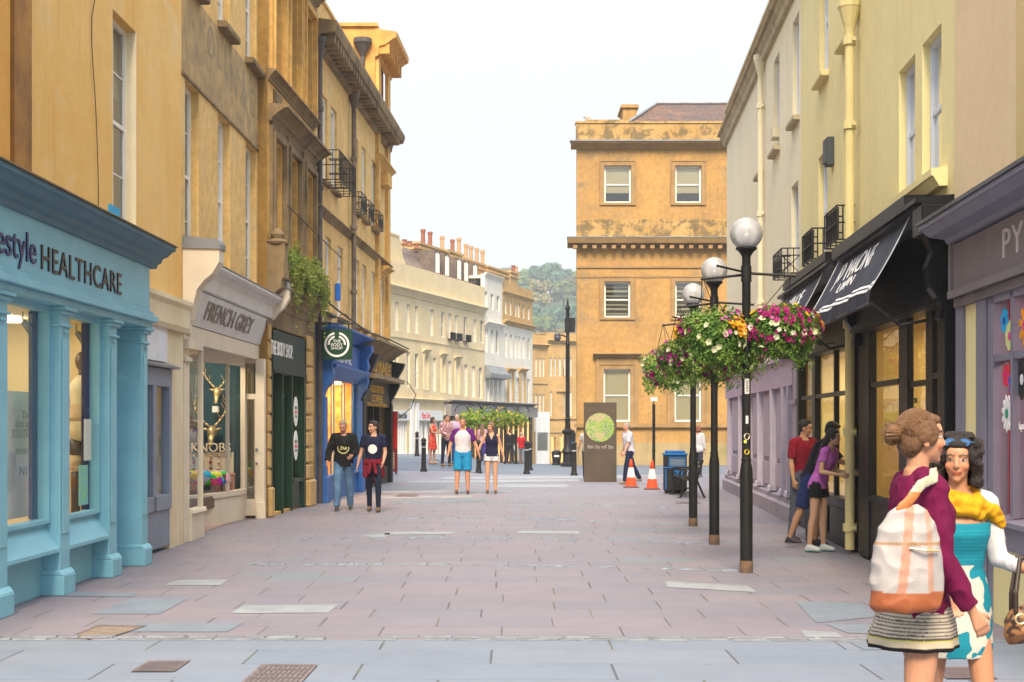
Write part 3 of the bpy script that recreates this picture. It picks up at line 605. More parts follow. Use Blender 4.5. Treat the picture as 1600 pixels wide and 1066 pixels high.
stack(FT, e, 722, 757, 403, 470, [(728, 1.6, M_potp), (736, 1.6, M_potp), (745, 1.6, M_potp), (754, 1.6, M_potp)], -5.5, -3.2); stack(FT, e, 762, 795, 416, 450, [], -5.5, -3.2)
# --- ochre-topped block, px 785-832
e = empty('terrace_building', tuple(FT.p(FT.s(785), 0, -1)), 'ochre stone upper storey above a pale painted front, last house of the terrace', 'building')
sa, sb = FT.s(785), FT.s(832); zt = FT.z(787, 440); zm_ = FT.z(787, 502)
r1 = rows(FT, (791, 798.5, 806, 811, 818, 826.5), (466, 481), (490, 502), 785, 832, 1.9); r2 = rows(FT, (791, 798.5, 806, 811, 818, 826.5), (520, 530), (558, 562), 785, 832, 1.9); r3 = rows(FT, (790.5, 797, 809, 812.5, 826), (588, 593), (632, 633), 785, 832, 1.9)
mb = MB(FT); wall(mb, sa, sb, zm_, zt, r1, .3); mb.box(sa, sb, -8.7, -8.4, zm_, zt); mb.box(sa, sb, -8.4, -.35, zt - .3, zt - .1); mb.box(sb - .3, sb, -8.4, -.35, zm_, zt); mb.build('wall', M_bath, e)
mb = MB(FT); wall(mb, sa, sb, -4, zm_ - .02, r2 + r3, .3); mb.box(sb - .3, sb, -8.4, -.35, -4, zm_); mb.build('wall', M_white, e, label='white painted lower wall of the ochre-topped house')
for r in (r1, r2, r3): rowwin(FT, e, r, blind=M_blind)
mb = MB(FT); mb.mould(sa, sb + .2, cornice(zm_ - .25, zm_ + .1, .4)); z_ = FT.z(787, 455); mb.mould(sa, sb + .1, cornice(z_ - .2, z_, .2)); mb.build('cornice', M_bath, e)
for x in (797, 815.5):
    s_ = FT.s(x); z0, z1 = FT.z(x, 633), FT.z(x, 583); mb = MB(FT); mb.box(s_ - .75, s_ - .5, 0, .12, z0, z1); mb.box(s_ + .5, s_ + .75, 0, .12, z0, z1); mb.mould(s_ - 1, s_ + 1, cornice(z1, z1 + .35, .35)); mb.build('window_hood', M_bath, e)
stack(FT, e, 797, 809, 424, 455, [(802, .9, M_pot), (806.5, .9, M_potp)], -5, -3.4)
# long dark shopfront, px 700-832, lit windows between dark posts
e = empty('shopfront', tuple(FT.p(FT.s(757), 0, -1)), 'long dark fascia shopfront with warm lit windows along the far terrace', 'shopfront')
sa, sb = FT.s(694), FT.s(831); mb = MB(FT); z0, z1 = FT.z(757, 651), FT.z(757, 634); mb.box(sa, sb, .05, .5, z0, z1); mb.mould(sa, sb, cornice(z1, z1 + .3, .7)); mb.build('fascia', paint('taupe_fascia', (0.22, 0.20, 0.20), .5), e)
mb = MB(FT); mb.box(sa, sb, .02, .06, -3, z0); mb.build('back_panel', plain('shop_dark_back', (0.06, .05, .045)), e)
for i, x in enumerate(lin(700, 828, 17)):
    s_ = FT.s(x, .4); mb = MB(FT); mb.box(s_, s_ + .18, .3, .5, -3, z0); mb.build('post', M_dark if i % 3 else plain('post_brown', (0.16, .06, .03)), e)
for i, (x0, x1) in enumerate(((705, 711), (714, 720), (725, 730), (735, 739), (744, 747), (779, 784), (788, 792), (795, 801), (803, 808), (811, 816), (818, 822), (825, 828))):
    mb = MB(FT); mb.box(FT.s(x0, .2), FT.s(x1, .2), .1, .2, z0 - 3.4, z0 - .35); mb.build('lit_window', E_warm, e)
# --- side street buildings, px 832-895
FG = Fr(k(832) * 122 - 1.05 * 122, 0, 1.05, 1, 1)
e = empty('stone_building', tuple(FG.p(FG.s(834), 0, -3)), 'low ochre stone house with a flat parapet beside the last terrace house', 'building')
sa, sb = FG.s(830), FG.s(856); zt = FG.z(845, 524)
r1 = rows(FG, (838, 844, 849.5), (560, 560), (589, 589), 832, 856, 1.7); r2 = rows(FG, (838, 844, 849.5), (616, 616), (652, 652), 832, 856, 1.7)
mb = MB(FG); wall(mb, sa, sb, -6, zt, r1 + r2, .3); mb.box(sa, sb, -6, -5.7, -6, zt); mb.box(sa, sb, -5.7, -.35, zt - .3, zt - .1); mb.build('wall', M_bath, e); rowwin(FG, e, r1 + r2, blind=M_blind)
z_ = FG.z(845, 540); mb = MB(FG); mb.mould(sa, sb, cornice(z_ - .2, z_ + .1, .4)); z_ = FG.z(845, 600); mb.box(sa, sb, 0, .1, z_, z_ + .2); mb.build('cornice', M_bath, e)
mb = MB(FG); z0, z1 = FG.z(840, 722), FG.z(840, 665); mb.box(FG.s(834), FG.s(855), .05, .3, z1 - .6, z1 + 1.2); mb.build('shop_fascia', M_gfront, e)
mb = MB(FG); mb.text('A Jolly', FG.s(838), FG.s(849), z1 + .25, .8, .3, .33); mb.build('lettering', M_black_t, e) if False else None
mb = MB(FG); mb.box(FG.s(836), FG.s(853), .05, .2, -6, z0 + 1.0); [mb.box(FG.s(x), FG.s(x + 1.2), .2, .35, -6, z1 - .6) for x in (834, 853)]; mb.build('shop_pilaster', M_gfront, e)
mb = MB(FG); mb.quad((FG.s(836), .22, z0 + 1), (FG.s(853), .22, z0 + 1), (FG.s(853), .22, z1 - .6), (FG.s(836), .22, z1 - .6)); mb.build('display_window', glass('far_glass', (0.35, 0.5, 0.45), 1, .3), e)
FH = Fr(k(855) * 135 - 1.3 * 135, 0, 1.3, 1, 1)
e = empty('stone_building', tuple(FH.p(FH.s(860), 0, -3)), 'ochre stone building with an arched doorway surround half hidden by the tall camera post', 'building')
sa, sb = FH.s(855), FH.s(912); zt = FH.z(870, 520)
xs = (861, 867.5, 875, 882, 892); r1 = rows(FH, xs, (559, 559), (588, 588), 832, 856, 1.8); r2 = rows(FH, (861, 867.5, 882, 892), (612, 612), (650, 650), 832, 856, 1.8); r3 = rows(FH, (865, 880), (683, 683), (722, 722), 832, 856, 4)
mb = MB(FH); wall(mb, sa, sb, -6, zt, r1 + r2 + r3, .3); mb.box(sa, sb, -6, -5.7, -6, zt); mb.box(sa, sb, -5.7, -.35, zt - .3, zt - .1); mb.box(sa, sa + .3, -5.7, -.35, -6, zt); mb.build('wall', M_bath, e); rowwin(FH, e, r1 + r2, blind=M_blind)
z_ = FH.z(870, 533); mb = MB(FH); mb.mould(sa, sb, cornice(z_ - .2, z_ + .1, .4)); z_ = FH.z(870, 655); mb.box(sa, sb, 0, .15, z_, z_ + .3); z_ = FH.z(870, 660); mb.box(sa, sb, 0, .1, z_ - 1, z_); mb.build('cornice', M_bath, e)
p = FH.p(FH.s(875), .1, FH.z(875, 612)); mb = MB(FH); s_ = FH.s(875); z_ = FH.z(875, 612)
mb.slab([(s_ + .9 * math.cos(a), z_ + .9 * math.sin(a)) for a in lin(0, PI, 10)], 0, .2); mb.box(s_ - .9, s_ - .6, 0, .2, FH.z(875, 655), z_); mb.box(s_ + .6, s_ + .9, 0, .2, FH.z(875, 655), z_); mb.build('arched_surround', M_bath, e)
for h in r3: mb = MB(FH); mb.box(h[0] + .1, h[1] - .1, -.3, -.25, h[2], h[3]); mb.build('lit_window', E_warm, e)
# ================================================================== CORNER BUILDING (px 900-1135), faces the camera
M_och = surf('ochre_ashlar', (0.40, 0.232, 0.075), (0.31, 0.185, 0.070), 0.6, 0.85, 0.3, 30, streak=(0.24, 0.14, 0.05), samt=.9, blot=(0.20, 0.15, 0.085), bamt=.95, blscale=.55, brick=(1.1, 0.42, 0.005), bstr=.3)
M_ochd = surf('ochre_weathered', (0.40, 0.26, 0.10), (0.33, 0.20, 0.07), 0.9, 0.9, 0.4, 30, blot=(0.12, 0.09, 0.045), bamt=.85, blscale=1.9, streak=(0.12, 0.08, 0.04), samt=.8, bth=(.47, .57))
M_trim = surf('stone_trim', (0.31, 0.19, 0.08), (0.23, 0.145, 0.065), 1.5, .85, .3, 30, streak=(0.18, 0.12, 0.06), samt=.5)
YT = 60.0; TB = Fr(0, YT, 1, 0, 1)
def tx(px): return k(px) * YT
def tz(py): return zpy(py, YT)
e = empty('corner_building', (tx(1000), YT, 0), 'three-storey ochre stone corner building with a mossy parapet facing down the street', 'building')
x0, x1 = tx(901), 12.0
W_ = [(tx(944), tx(986), tz(317), tz(259)), (tx(1055), tx(1096), tz(317), tz(259)), (tx(944), tx(985), tz(496), tz(440)), (tx(1055), tx(1096), tz(496), tz(440)), (tx(943), tx(985), tz(659), tz(577)), (tx(1054), tx(1096), tz(659), tz(577))]
mb = MB(TB); wall(mb, x0, x1, -1, tz(226), W_, .4); mb.add([Vector((x0, YT + .4, -1)), Vector((x0 + 1.4, YT + 18, -1)), Vector((x0 + 1.4, YT + 18, tz(226))), Vector((x0, YT + .4, tz(226)))], [(0, 1, 2, 3)])
mb.plate([(x0 + .05, -.4), (x1, -.4), (x1, -17.9), (x0 + 1.4, -17.9)], tz(226) - .3, tz(226) - .05); mb.build('wall', M_och, e)
mb = MB(TB)
for zz in (tz(380), tz(560)): mb.box(x0 + .4, x1, -6, -.4, zz, zz + .2)
mb.box(x0 + .5, x1, -6.2, -6, -1, tz(240)); mb.build('inner_wall', plain('inner_plaster', (0.35, .30, .22)), e)
mb = MB(TB); mb.box(x0 - .02, x1, -.4, .03, tz(220), tz(193)); mb.box(x0 - .05, x1, -.45, .08, tz(193), tz(190)); mb.box(tx(915), tx(982), -.35, .0, tz(190), tz(187)); mb.build('parapet', M_ochd, e)
mb = MB(TB); mb.mould(x0 - .25, x1, cornice(tz(234), tz(224), .45)); mb.build('cornice', M_trim, e)
mb = MB(TB); mb.box(x0 - .3, x1, .0, .5, tz(224), tz(222)); mb.build('gutter', M_lead, e)
mb = MB(TB); mb.box(x0 - .03, x1, 0, .05, tz(346), tz(343)); mb.box(x0 - .02, x1, 0, .04, tz(374), tz(346)); mb.build('plat_band', M_ochd, e)
mb = MB(TB); mb.mould(x0 - .4, x1, [(0, tz(388)), (.12, tz(387)), (.15, tz(383)), (.5, tz(382)), (.58, tz(376)), (.6, tz(374)), (0, tz(372.5))])
for i in range(26):
    a = tx(898 + i * 15); mb.box(a - .09, a + .09, .12, .42, tz(390), tz(384.5))
mb.box(x0 - .03, x1, 0, .06, tz(419), tz(416)); mb.box(x0 - .03, x1, 0, .03, tz(434), tz(431)); mb.build('dentil_cornice', M_trim, e)
mb = MB(TB); mb.box(x0 - .42, x1, 0, .62, tz(374), tz(372.6)); mb.build('lead_flashing', M_lead, e)
M_blw = plain('white_slat_blind', (0.72, 0.60, 0.38), .7)
for i, h in enumerate(W_):
    wd = window(TB, e, *h, dep=.14, fm=M_fram, gm=M_gl, nx=1, ny=1, fw=.07, blind=M_blw if i in (0, 1, 4, 5) else None, bl=(.72, .72, 0, 0, 1, 1)[i], surround=(M_trim, .17, .07))
    if i in (2, 3):
        mb = MB(TB)
        for j in range(7): z_ = h[2] + .15 + j * .19; mb.box(h[0] + .08, h[1] - .08, -.36, -.33, z_, z_ + .05 + .03 * (j % 2))
        mb.build('slat_blind', M_blw, wd)
for h in W_[4:]:
    mb = MB(TB); mb.mould(h[0] - .45, h[1] + .45, cornice(h[3] + .42, h[3] + .68, .38)); mb.box(h[0] - .32, h[0] - .18, 0, .12, h[2] - .1, h[3] + .42); mb.box(h[1] + .18, h[1] + .32, 0, .12, h[2] - .1, h[3] + .42); mb.box(h[0] - .18, h[1] + .18, 0, .1, h[3] + .2, h[3] + .42); mb.build('window_hood', M_trim, e)
mb = MB(TB); mb.box(x0 - .1, x1, 0, .16, tz(668), tz(662)); mb.build('string_course', M_trim, e)
M_plinth = surf('plinth_stone', (0.33, 0.25, 0.13), (0.27, 0.21, 0.11), .9, .9, .4, 30, blot=(0.20, .19, .08), bamt=.7, blscale=.9, streak=(.16, .13, .07))
mb = MB(TB); mb.box(x0 - .08, x1, 0, .1, -1, tz(692)); mb.build('plinth', M_plinth, e)
M_rust = surf('rust_slate', (0.08, 0.065, 0.068), (0.12, 0.07, 0.05), .6, .8, .5, 30, brick=(0.5, 0.33, 0.03), bstr=.75, blot=(0.30, .12, .05), bamt=.35, blscale=.5)
zb = tz(190); mb = MB(TB); za = tz(156); mb.add([Vector((tx(975), YT + .6, zb - .1)), Vector((x1, YT + .6, zb - .1)), Vector((x1, YT + 4.3, za + .8)), Vector((tx(1032) + .3, YT + 4.3, za + .8)), Vector((tx(975), YT + 12, zb - .1))], [(0, 1, 2, 3), (0, 3, 4)])
rf = mb.build('roof', M_rust, e)
mb = MB(); mb.tube([(tx(975), YT + .55, zb - .05), (tx(1032) + .3, YT + 4.25, za + .83), (x1, YT + 4.25, za + .83)], .07); mb.build('ridge', M_lead, rf)
mb = MB(TB); mb.box(tx(990) + .1, tx(1010) + .2, -9, -7, zb, tz(166) + 1.5); mb.box(tx(990), tx(1010) + .3, -9.1, -6.9, tz(166) + 1.5, tz(166) + 1.65); mb.build('chimney', M_och, rf)
# gull on the parapet
M_gull = plain('gull_white', (0.75, .74, .72)); M_gullw = plain('gull_grey', (0.35, .36, .38))
gp = Vector((tx(918), YT + .2, tz(187))); g = MB(); g.ball(tuple(gp + Vector((0, 0, .14))), (.17, .075, .08)); g.ball(tuple(gp + Vector((.13, 0, .24))), (.055, .045, .05)); g.cone(tuple(gp + Vector((.17, 0, .235))), tuple(gp + Vector((.24, 0, .22))), .018, .004, 6)
g.cone(tuple(gp + Vector((.06, 0, .16))), tuple(gp + Vector((.12, 0, .22))), .05, .035, 8); g.cone(tuple(gp + Vector((-.1, 0, .15))), tuple(gp + Vector((-.26, 0, .12))), .05, .012, 8)
b = g.build('gull', M_gull, smooth=True, label='white and grey gull standing on the mossy parapet of the corner building', cat='gull', origin=tuple(gp))
g = MB(); g.ball(tuple(gp + Vector((-.03, -.05, .16))), (.17, .03, .055)); g.ball(tuple(gp + Vector((-.03, .05, .16))), (.17, .03, .055)); g.build('wing', M_gullw, b, smooth=True)
g = MB(); g.cone(tuple(gp + Vector((0, -.03, 0))), tuple(gp + Vector((0, -.03, .1))), .008); g.cone(tuple(gp + Vector((0, .03, 0))), tuple(gp + Vector((0, .03, .1))), .008); g.build('leg', M_potp, b)
# ================================================================== LEFT SIDE OF THE STREET
FL = Fr(-4.9, 0, .01, 1, 1); FM = Fr(-5.62, 0, .045, 1, 1)
M_ochL = surf('ochre_render', (0.70, 0.46, 0.17), (0.66, 0.39, 0.105), 0.7, 0.85, 0.22, 35, streak=(0.46, 0.22, 0.05), samt=.5, blot=(0.66, 0.50, 0.26), bamt=.7, blscale=.8)
M_buff = surf('buff_stone', (0.66, 0.45, 0.18), (0.60, 0.38, 0.13), 0.8, 0.85, 0.25, 35, streak=(0.30, 0.20, 0.09), samt=.4, blot=(0.50, 0.40, 0.24), bamt=.6, brick=(.9, .36, .005), bstr=.14)
M_soot = surf('sooty_stone', (0.27, 0.19, 0.10), (0.16, 0.11, 0.06), 1.2, .9, .4, 30, streak=(0.06, .045, .03), samt=.7, blot=(0.07, .05, .03), bamt=.6)
M_rusts = surf('rust_stained_stone', (0.40, 0.20, 0.05), (0.20, 0.10, 0.035), 1.5, .9, .4, 30, streak=(0.09, .05, .02), samt=.8)
M_ghost = surf('old_painted_sign', (0.30, 0.21, 0.115), (0.44, 0.30, 0.13), 3, .9, .5, 25, streak=(0.14, 0.10, 0.07), samt=.9, sscale=2, blot=(0.18, .14, .10), bamt=.8, blscale=4)
M_och2 = surf('stone_ochre_c', (0.62, 0.38, 0.11), (0.54, 0.31, 0.09), 0.9, .85, .3, 30, streak=(0.20, 0.12, 0.05), samt=.6, blot=(0.30, 0.20, 0.10), bamt=.6, brick=(.9, .36, .006), bstr=.2)
M_creamst = surf('cream_painted_stone', (0.66, 0.58, 0.42), (0.60, 0.50, 0.33), 1.5, .8, .15, 30, streak=(.4, .28, .14), samt=.4)
M_reveal = paint('cream_reveal', (0.72, 0.63, 0.44), .6)
M_glb = glass('old_glass', (0.8, 0.88, 0.9), 1.0, .18)
M_curt = plain('curtain', (0.50, 0.44, 0.34), .9)
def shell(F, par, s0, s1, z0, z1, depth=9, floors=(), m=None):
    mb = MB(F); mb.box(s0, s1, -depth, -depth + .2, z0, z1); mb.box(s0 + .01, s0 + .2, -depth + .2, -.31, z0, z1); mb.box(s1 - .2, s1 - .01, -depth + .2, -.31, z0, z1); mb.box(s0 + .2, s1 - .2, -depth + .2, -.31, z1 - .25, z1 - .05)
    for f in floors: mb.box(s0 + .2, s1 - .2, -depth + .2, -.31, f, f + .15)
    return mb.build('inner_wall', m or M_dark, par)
# ---- ochre building (blue healthcare shop below)
e = empty('rendered_building', tuple(FL.p(15)), 'ochre rendered building above the blue healthcare shop, a sash window over the cornice', 'building')
hA = [(FL.s(176), FL.s(213), 4.15, 6.62), (FL.s(176), FL.s(213), 8.1, 10.3), (11.0, 11.95, 4.15, 6.62)]
hsA = [(10.75, 12.2, .42, 2.95), (12.5, 13.9, .42, 2.95), (14.2, 15.54, .42, 2.95), (15.84, 16.85, 0.0, 2.95)]
mb = MB(FL); wall(mb, 9, 20.0, 3.0, 11.5, hA, .3); mb.build('wall', M_ochL, e)
mb = MB(FL); mb.box(9, 10.6, -.3, .14, 0, 3.0); mb.build('wall', M_ochL, e)
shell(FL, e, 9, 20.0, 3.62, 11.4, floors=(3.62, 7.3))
for i, h in enumerate(hA): window(FL, e, *h, dep=.13, fm=M_fram, gm=M_glb, nx=2, ny=2, blind=M_curt, bl=(.35, .3, .4)[i], fw=.06, sill=(M_creamst, .06, .1))
for h in hA: mb = MB(FL); mb.box(h[1] - .03, h[1] - .001, -.13, .002, h[2], h[3] - .001); mb.build('window_reveal', M_reveal, e)
mb = MB(FL); mb.box(13.35, 13.82, -.02, .05, 3.95, 11.4); mb.build('stained_strip', M_rusts, e)
mb = MB(FL); mb.box(9, 13.1, 0, .10, 3.95, 11.45); mb.build('corner_pier', surf('orange_stone', (0.60, 0.33, 0.07), (0.55, .27, .05), 1.5, .85, .3, 30, streak=(.3, .13, .03), samt=.6), e)
mb = MB(FL); pts = [(15.95 + .02 * math.sin(i * 1.3) + (0.12 * math.sin(i * .55) if i > 7 else 0), .02, 8.5 - i * .28) for i in range(17)]; mb.tube(pts, .005, 5); mb.build('cable', M_blk, e)
# blue shopfront
M_blue = paint('shop_blue', (0.21, 0.475, 0.60), .35, .5, dirt=.15); M_blue2 = paint('cornice_blue', (0.075, 0.17, 0.235), .4, .5, dirt=.4, dirtcol=(.16, .19, .2))
sf = empty('shopfront', tuple(FL.p(14, .2)), 'pale blue timber healthcare shopfront with dark blue cornice and lettering', 'shopfront')
mb = MB(FL); mb.box(10.4, 17.1, .0, .33, 3.0, 3.62); mb.box(10.4, 17.14, .33, .37, 3.0, 3.06); mb.box(10.4, 17.16, .0, .42, 2.93, 3.0); mb.box(10.4, 17.12, .0, .36, 2.86, 2.93); f = mb.build('fascia', M_blue, sf, bevel=.006)
M_navy = plain('navy_lettering', (0.012, 0.02, 0.10), .4); M_blkt = plain('dark_lettering', (0.02, 0.012, 0.02), .4)
mb = MB(FL); mb.text('HEALTHCARE', FL.s(65, .34), FL.s(190, .34), 3.27, .235, .33, .345, space=1.1); mb.build('lettering', M_blkt, f)
mb = MB(FL); mb.text('Lifestyle', 11.75, FL.s(57, .34), 3.27, .36, .33, .345, fit='all'); mb.build('lettering', M_navy, f, label='navy rounded word before the black capitals')
mb = MB(FL); mb.slab([(11.6 + .45 * math.cos(a), 3.36 + .22 * math.sin(a)) for a in lin(.3, 2.6, 8)] + [(11.6 + .4 * math.cos(a), 3.33 + .15 * math.sin(a)) for a in lin(2.6, .3, 8)], .331, .34); mb.build('emblem', paint('pale_mint', (.5, .72, .62)), f)
mb = MB(FL); mb.mould(10.3, 17.3, [(0, 3.60), (.36, 3.60), (.38, 3.65), (.42, 3.67), (.44, 3.72), (.50, 3.745), (.56, 3.80), (.6, 3.815), (.6, 3.86), (0, 3.94)]); mb.build('cornice', M_blue2, sf)
mb = MB(FL); mb.box(10.3, 17.32, -.0, .62, 3.868, 3.885) if False else mb.mould(10.3, 17.33, [(0, 3.945), (.625, 3.862), (.625, 3.875), (0, 3.96)]); mb.build('cornice_flashing', M_soot, sf)
for (a, b) in ((10.45, 10.75), (12.2, 12.5), (13.9, 14.2), (15.54, 15.84), (16.85, 17.12)):
    mb = MB(FL); mb.box(a, b, 0, .30, .22, 2.86); mb.box(a - .03, b + .03, 0, .35, 0, .2); mb.mould(a - .03, b + .03, [(0, .2), (.35, .2), (.31, .25), (0, .25)])
    mb.box(a + .05, b - .05, .30, .312, .6, 2.55); mb.box(a - .02, b + .02, 0, .325, 2.66, 2.69); mb.box(a - .025, b + .025, 0, .34, 2.78, 2.82); mb.box(a - .04, b + .04, 0, .37, 2.82, 2.86); mb.box(a + .08, b - .08, .312, .325, 2.6, 2.63)
    mb.build('pilaster', M_blue, sf, bevel=.008)
M_shopg = glass('shop_glass', (0.97, 0.98, 0.97), .2, .0)
for (a, b) in ((10.75, 12.2), (12.5, 13.9), (14.2, 15.54)):
    mb = MB(FL); mb.box(a, b, 0, .12, 0, .42); mb.mould(a, b, [(0, .42), (.12, .42), (.30, .43), (.30, .47), (.16, .68), (.16, .72), (0, .72)]); mb.build('stall_riser', M_blue, sf, bevel=.004)
    mb = MB(FL); mb.box(a, a + .06, .10, .21, .72, 2.86); mb.box(b - .06, b, .10, .21, .72, 2.86); mb.box(a + .06, b - .06, .10, .21, 2.8, 2.86); mb.box(a + .06, b - .06, .10, .21, .72, .76); w_ = mb.build('display_window', M_blue, sf)
    mb = MB(FL); mb.box(b - .09, b - .061, .02, .10, .76, 2.8); mb.build('dark_jamb', M_navy, w_)
    mb = MB(FL); mb.quad((a + .05, .16, .74), (b - .05, .16, .74), (b - .05, .16, 2.82), (a + .05, .16, 2.82)); mb.build('pane', M_shopg, w_)
mb = MB(FL); mb.box(15.86, 16.83, -.1, -.05, 0.05, 2.3); mb.box(15.86, 16.83, -.11, -.03, 2.36, 2.9); dr = mb.build('door', M_blue, sf, bevel=.006); mb = MB(FL); mb.cone((16.7, -.05, .95), (16.7, .02, .95), .03); mb.build('handle', M_lead, dr)
mb = MB(FL); mb.box(15.84, 15.86, -.1, .0, 0, 2.9); mb.box(16.84, 16.85, -.1, 0, 0, 2.9); mb.box(15.84, 16.85, -.1, 0, 2.9, 3.0); mb.build('porch_lining', M_blue, sf)
M_shopin = plain('shop_inner_cream', (0.72, 0.60, 0.36), .8); M_floorw = plain('shop_floor', (0.35, .25, .14), .6)
def room(F, par, s0, s1, d0, d1, z0, z1, m=M_shopin, lamps=3, es=None, name='room'):
    mb = MB(F); mb.quad((s0, d0, z0), (s1, d0, z0), (s1, d0, z1), (s0, d0, z1)); mb.quad((s0, d0, z0), (s0, d1, z0), (s0, d1, z1), (s0, d0, z1)); mb.quad((s1, d0, z0), (s1, d1, z0), (s1, d1, z1), (s1, d0, z1))
    mb.quad((s0, d0, z1), (s1, d0, z1), (s1, d1, z1), (s0, d1, z1)); mb.quad((s0, d0, z0), (s1, d0, z0), (s1, d1, z0), (s0, d1, z0)); r = mb.build('interior', m, par)
    for i in range(lamps):
        a = s0 + (s1 - s0) * (i + .5) / lamps; c = (d0 + d1) / 2; mb = MB(F); mb.box(a - .25, a + .25, c - .25, c + .25, z1 - .05, z1 - .02); mb.build('ceiling_lamp', es or E_soft, r)
    return r
room(FL, sf, 10.7, 17.1, -2.2, -.12, .6, 2.92, lamps=3, es=emit('lamp_blue_shop', (1, .84, .58), 6))
# things in the healthcare window
M_poster = plain('poster_white', (0.72, 0.72, 0.70), .5); M_grt = plain('grey_print', (0.28, .29, .31), .5)
s0, s1 = FL.s(20, -.15), FL.s(58, -.15)
mb = MB(FL); mb.box(s0 - .5, s1, -.17, -.15, .76, 2.02); p_ = mb.build('poster', M_poster, label='tall white poster with grey text standing in the left window of the blue shop', cat='poster')
for t_, z_, h_, a_, b_ in (('The', 1.79, .08, .45, .2), ('dark spot', 1.70, .075, .62, .1), ('SOLUTION', 1.60, .085, .72, .1), ('IDPERFECT', 1.42, .055, .6, .15), ('N1', 1.22, .09, .5, .3)):
    mb = MB(FL); mb.text(t_, s1 - a_, s1 - b_, z_, h_, -.15, -.147); mb.build('lettering', M_grt, p_)
M_man = plain('mannequin_dark', (0.10, .075, .06), .35); M_beige = plain('bandage_beige', (0.62, .47, .33), .8); M_ivory = plain('bandage_ivory', (0.68, .6, .45), .8)
c = FL.p(16.5, -.3, 1.07); em = empty('mannequin', tuple(c), 'dark headed mannequin wearing beige support bandages in the right window of the blue shop', 'mannequin')
def cc(x, y, z): return (c.x + y, c.y + x, c.z + z)
mb = MB(); mb.ball(cc(0, 0, 1.36), (.085, .075, .12), 14, 10); mb.cone(cc(0, 0, 1.15), cc(0, 0, 1.28), .05, .045); mb.build('head', M_man, em, smooth=True)
mb = MB(); mb.lathe(cc(0, 0, 0), [(.02, .42), (.13, .45), (.15, .58), (.125, .72), (.12, .80), (.15, 1.0), (.15, 1.08), (.09, 1.16), (.045, 1.2)], 18); mb.build('torso', M_ivory, em, smooth=True)
mb = MB(); mb.lathe(cc(0, 0, 0), [(.135, .66), (.15, .72), (.137, .84), (.14, .86)], 18); mb.build('waist_support', M_beige, em, smooth=True)
for y in (-.08, .08):
    mb = MB(); mb.cone(cc(0, y, .45), cc(0, y, .22), .085, .065); mb.cone(cc(0, y, .1), cc(0, y, -.42), .055, .05); mb.build('leg', M_man, em, smooth=True)
    mb = MB(); mb.cone(cc(0, y, .26), cc(0, y, .07), .075, .06); mb.build('knee_support', M_beige, em, smooth=True)
    mb = MB(); mb.cone(cc(0, y * 2.1, 1.06), cc(.06, y * 2.6, .8), .045, .035); mb.cone(cc(.06, y * 2.6, .8), cc(.16, y * 2.2, .58), .035, .025); mb.ball(cc(.18, y * 2.2, .53), (.03, .02, .05)); mb.build('arm', M_ivory if y < 0 else M_man, em, smooth=True)
for i, (s_, z_) in enumerate(((15.1, 2.8), (16.9, 2.8))):
    mb = MB(FL); mb.cone((s_, -.5, z_), (s_ + .06, -.42, z_ - .1), .03, .055, 10); mb.cone((s_, -.5, z_), (s_, -.5, 2.9), .008); sp = mb.build('spot_lamp', M_lead, label=('small chrome spot lamp above the white poster in the blue shop', 'small chrome spot lamp above the mannequin in the blue shop')[i], cat='spot lamp')
    mb = MB(FL); mb.ball((s_ + .055, -.43, z_ - .095), .035); mb.build('bulb', emit('bulb_warm', (1, .75, .45), 8), sp)
mb = MB(FL); mb.box(15.22, 15.45, .12, .13, 1.3, 1.75); mb.build('window_sticker', M_poster, label='white sticker on the pane beside the mannequin in the blue shop', cat='sticker')
mb = MB(FL); mb.box(15.1, 15.4, .1, .11, .82, 1.25); mb.build('leaflet', surf('leaflet_green', (.3, .62, .3), (.2, .5, .6), 14), label='green and white leaflet low in the window beside the mannequin', cat='leaflet')
mb = MB(FL); mb.box(12.9, 13.3, -2.1, -2.05, 1.7, 2.3); mb.build('wall_panel', plain('orange_panel', (.55, .25, .06)), label='orange and cream panel on the back wall of the blue shop', cat='panel')
mb = MB(FL); mb.box(FL.s(169), FL.s(185), -.02, .02, 3.95, 4.28); q = mb.build('window_sign', paint('sign_cyan', (.02, .32, .62)), label='small bright blue sign with a white m in the first floor sash window', cat='sign')
mb = MB(FL); mb.text('m', FL.s(171), FL.s(178), 4.1, .16, .021, .026); mb.build('lettering', M_white_t, q)
# ---- small grey unit between the blue shop and the bow-fronted shop
e = empty('doorway_unit', tuple(FL.p(18.3)), 'narrow grey glazed door unit under a blank white panel beside the blue shop', 'shop door')
mb = MB(FL); mb.box(17.14, 17.5, -.3, .03, 0, 3.6); mb.box(19.25, 20.0, -.3, .03, 0, 2.98) ; mb.box(17.5, 19.25, -.3, .03, 2.45, 2.98); mb.build('wall', M_creamst, e)
mb = MB(FL); mb.mould(17.2, 20.0, [(-.3, 2.985), (.1, 2.985), (.13, 3.05), (.13, 3.3), (.17, 3.36), (.17, 3.42), (0.03, 3.46), (-.3, 3.46)]); mb.build('beam', M_creamst, e)
mb = MB(FL); mb.box(17.75, 19.0, .031, .06, 2.53, 3.27); mb.build('blank_panel', paint('blank_white', (.66, .69, .76), .5), e)
mb = MB(FL); mb.mould(17.5, 19.4, [(0, 2.45), (.14, 2.45), (.14, 2.48), (0, 2.53)]); mb.build('lead_ledge', M_lead, e)
M_gry = paint('grey_blue_paint', (0.22, 0.25, 0.33), .45)
mb = MB(FL); s0, s1 = 17.5, 19.25
for a, b, c0, c1 in ((s0, s0 + .12, .55, 2.44), (s1 - .12, s1, .55, 2.44), (18.3, 18.45, .55, 2.2), (s0 + .12, s1 - .12, 2.2, 2.44), (s0 + .12, s1 - .12, .55, .75)): mb.box(a, b, -.05, .06, c0, c1)
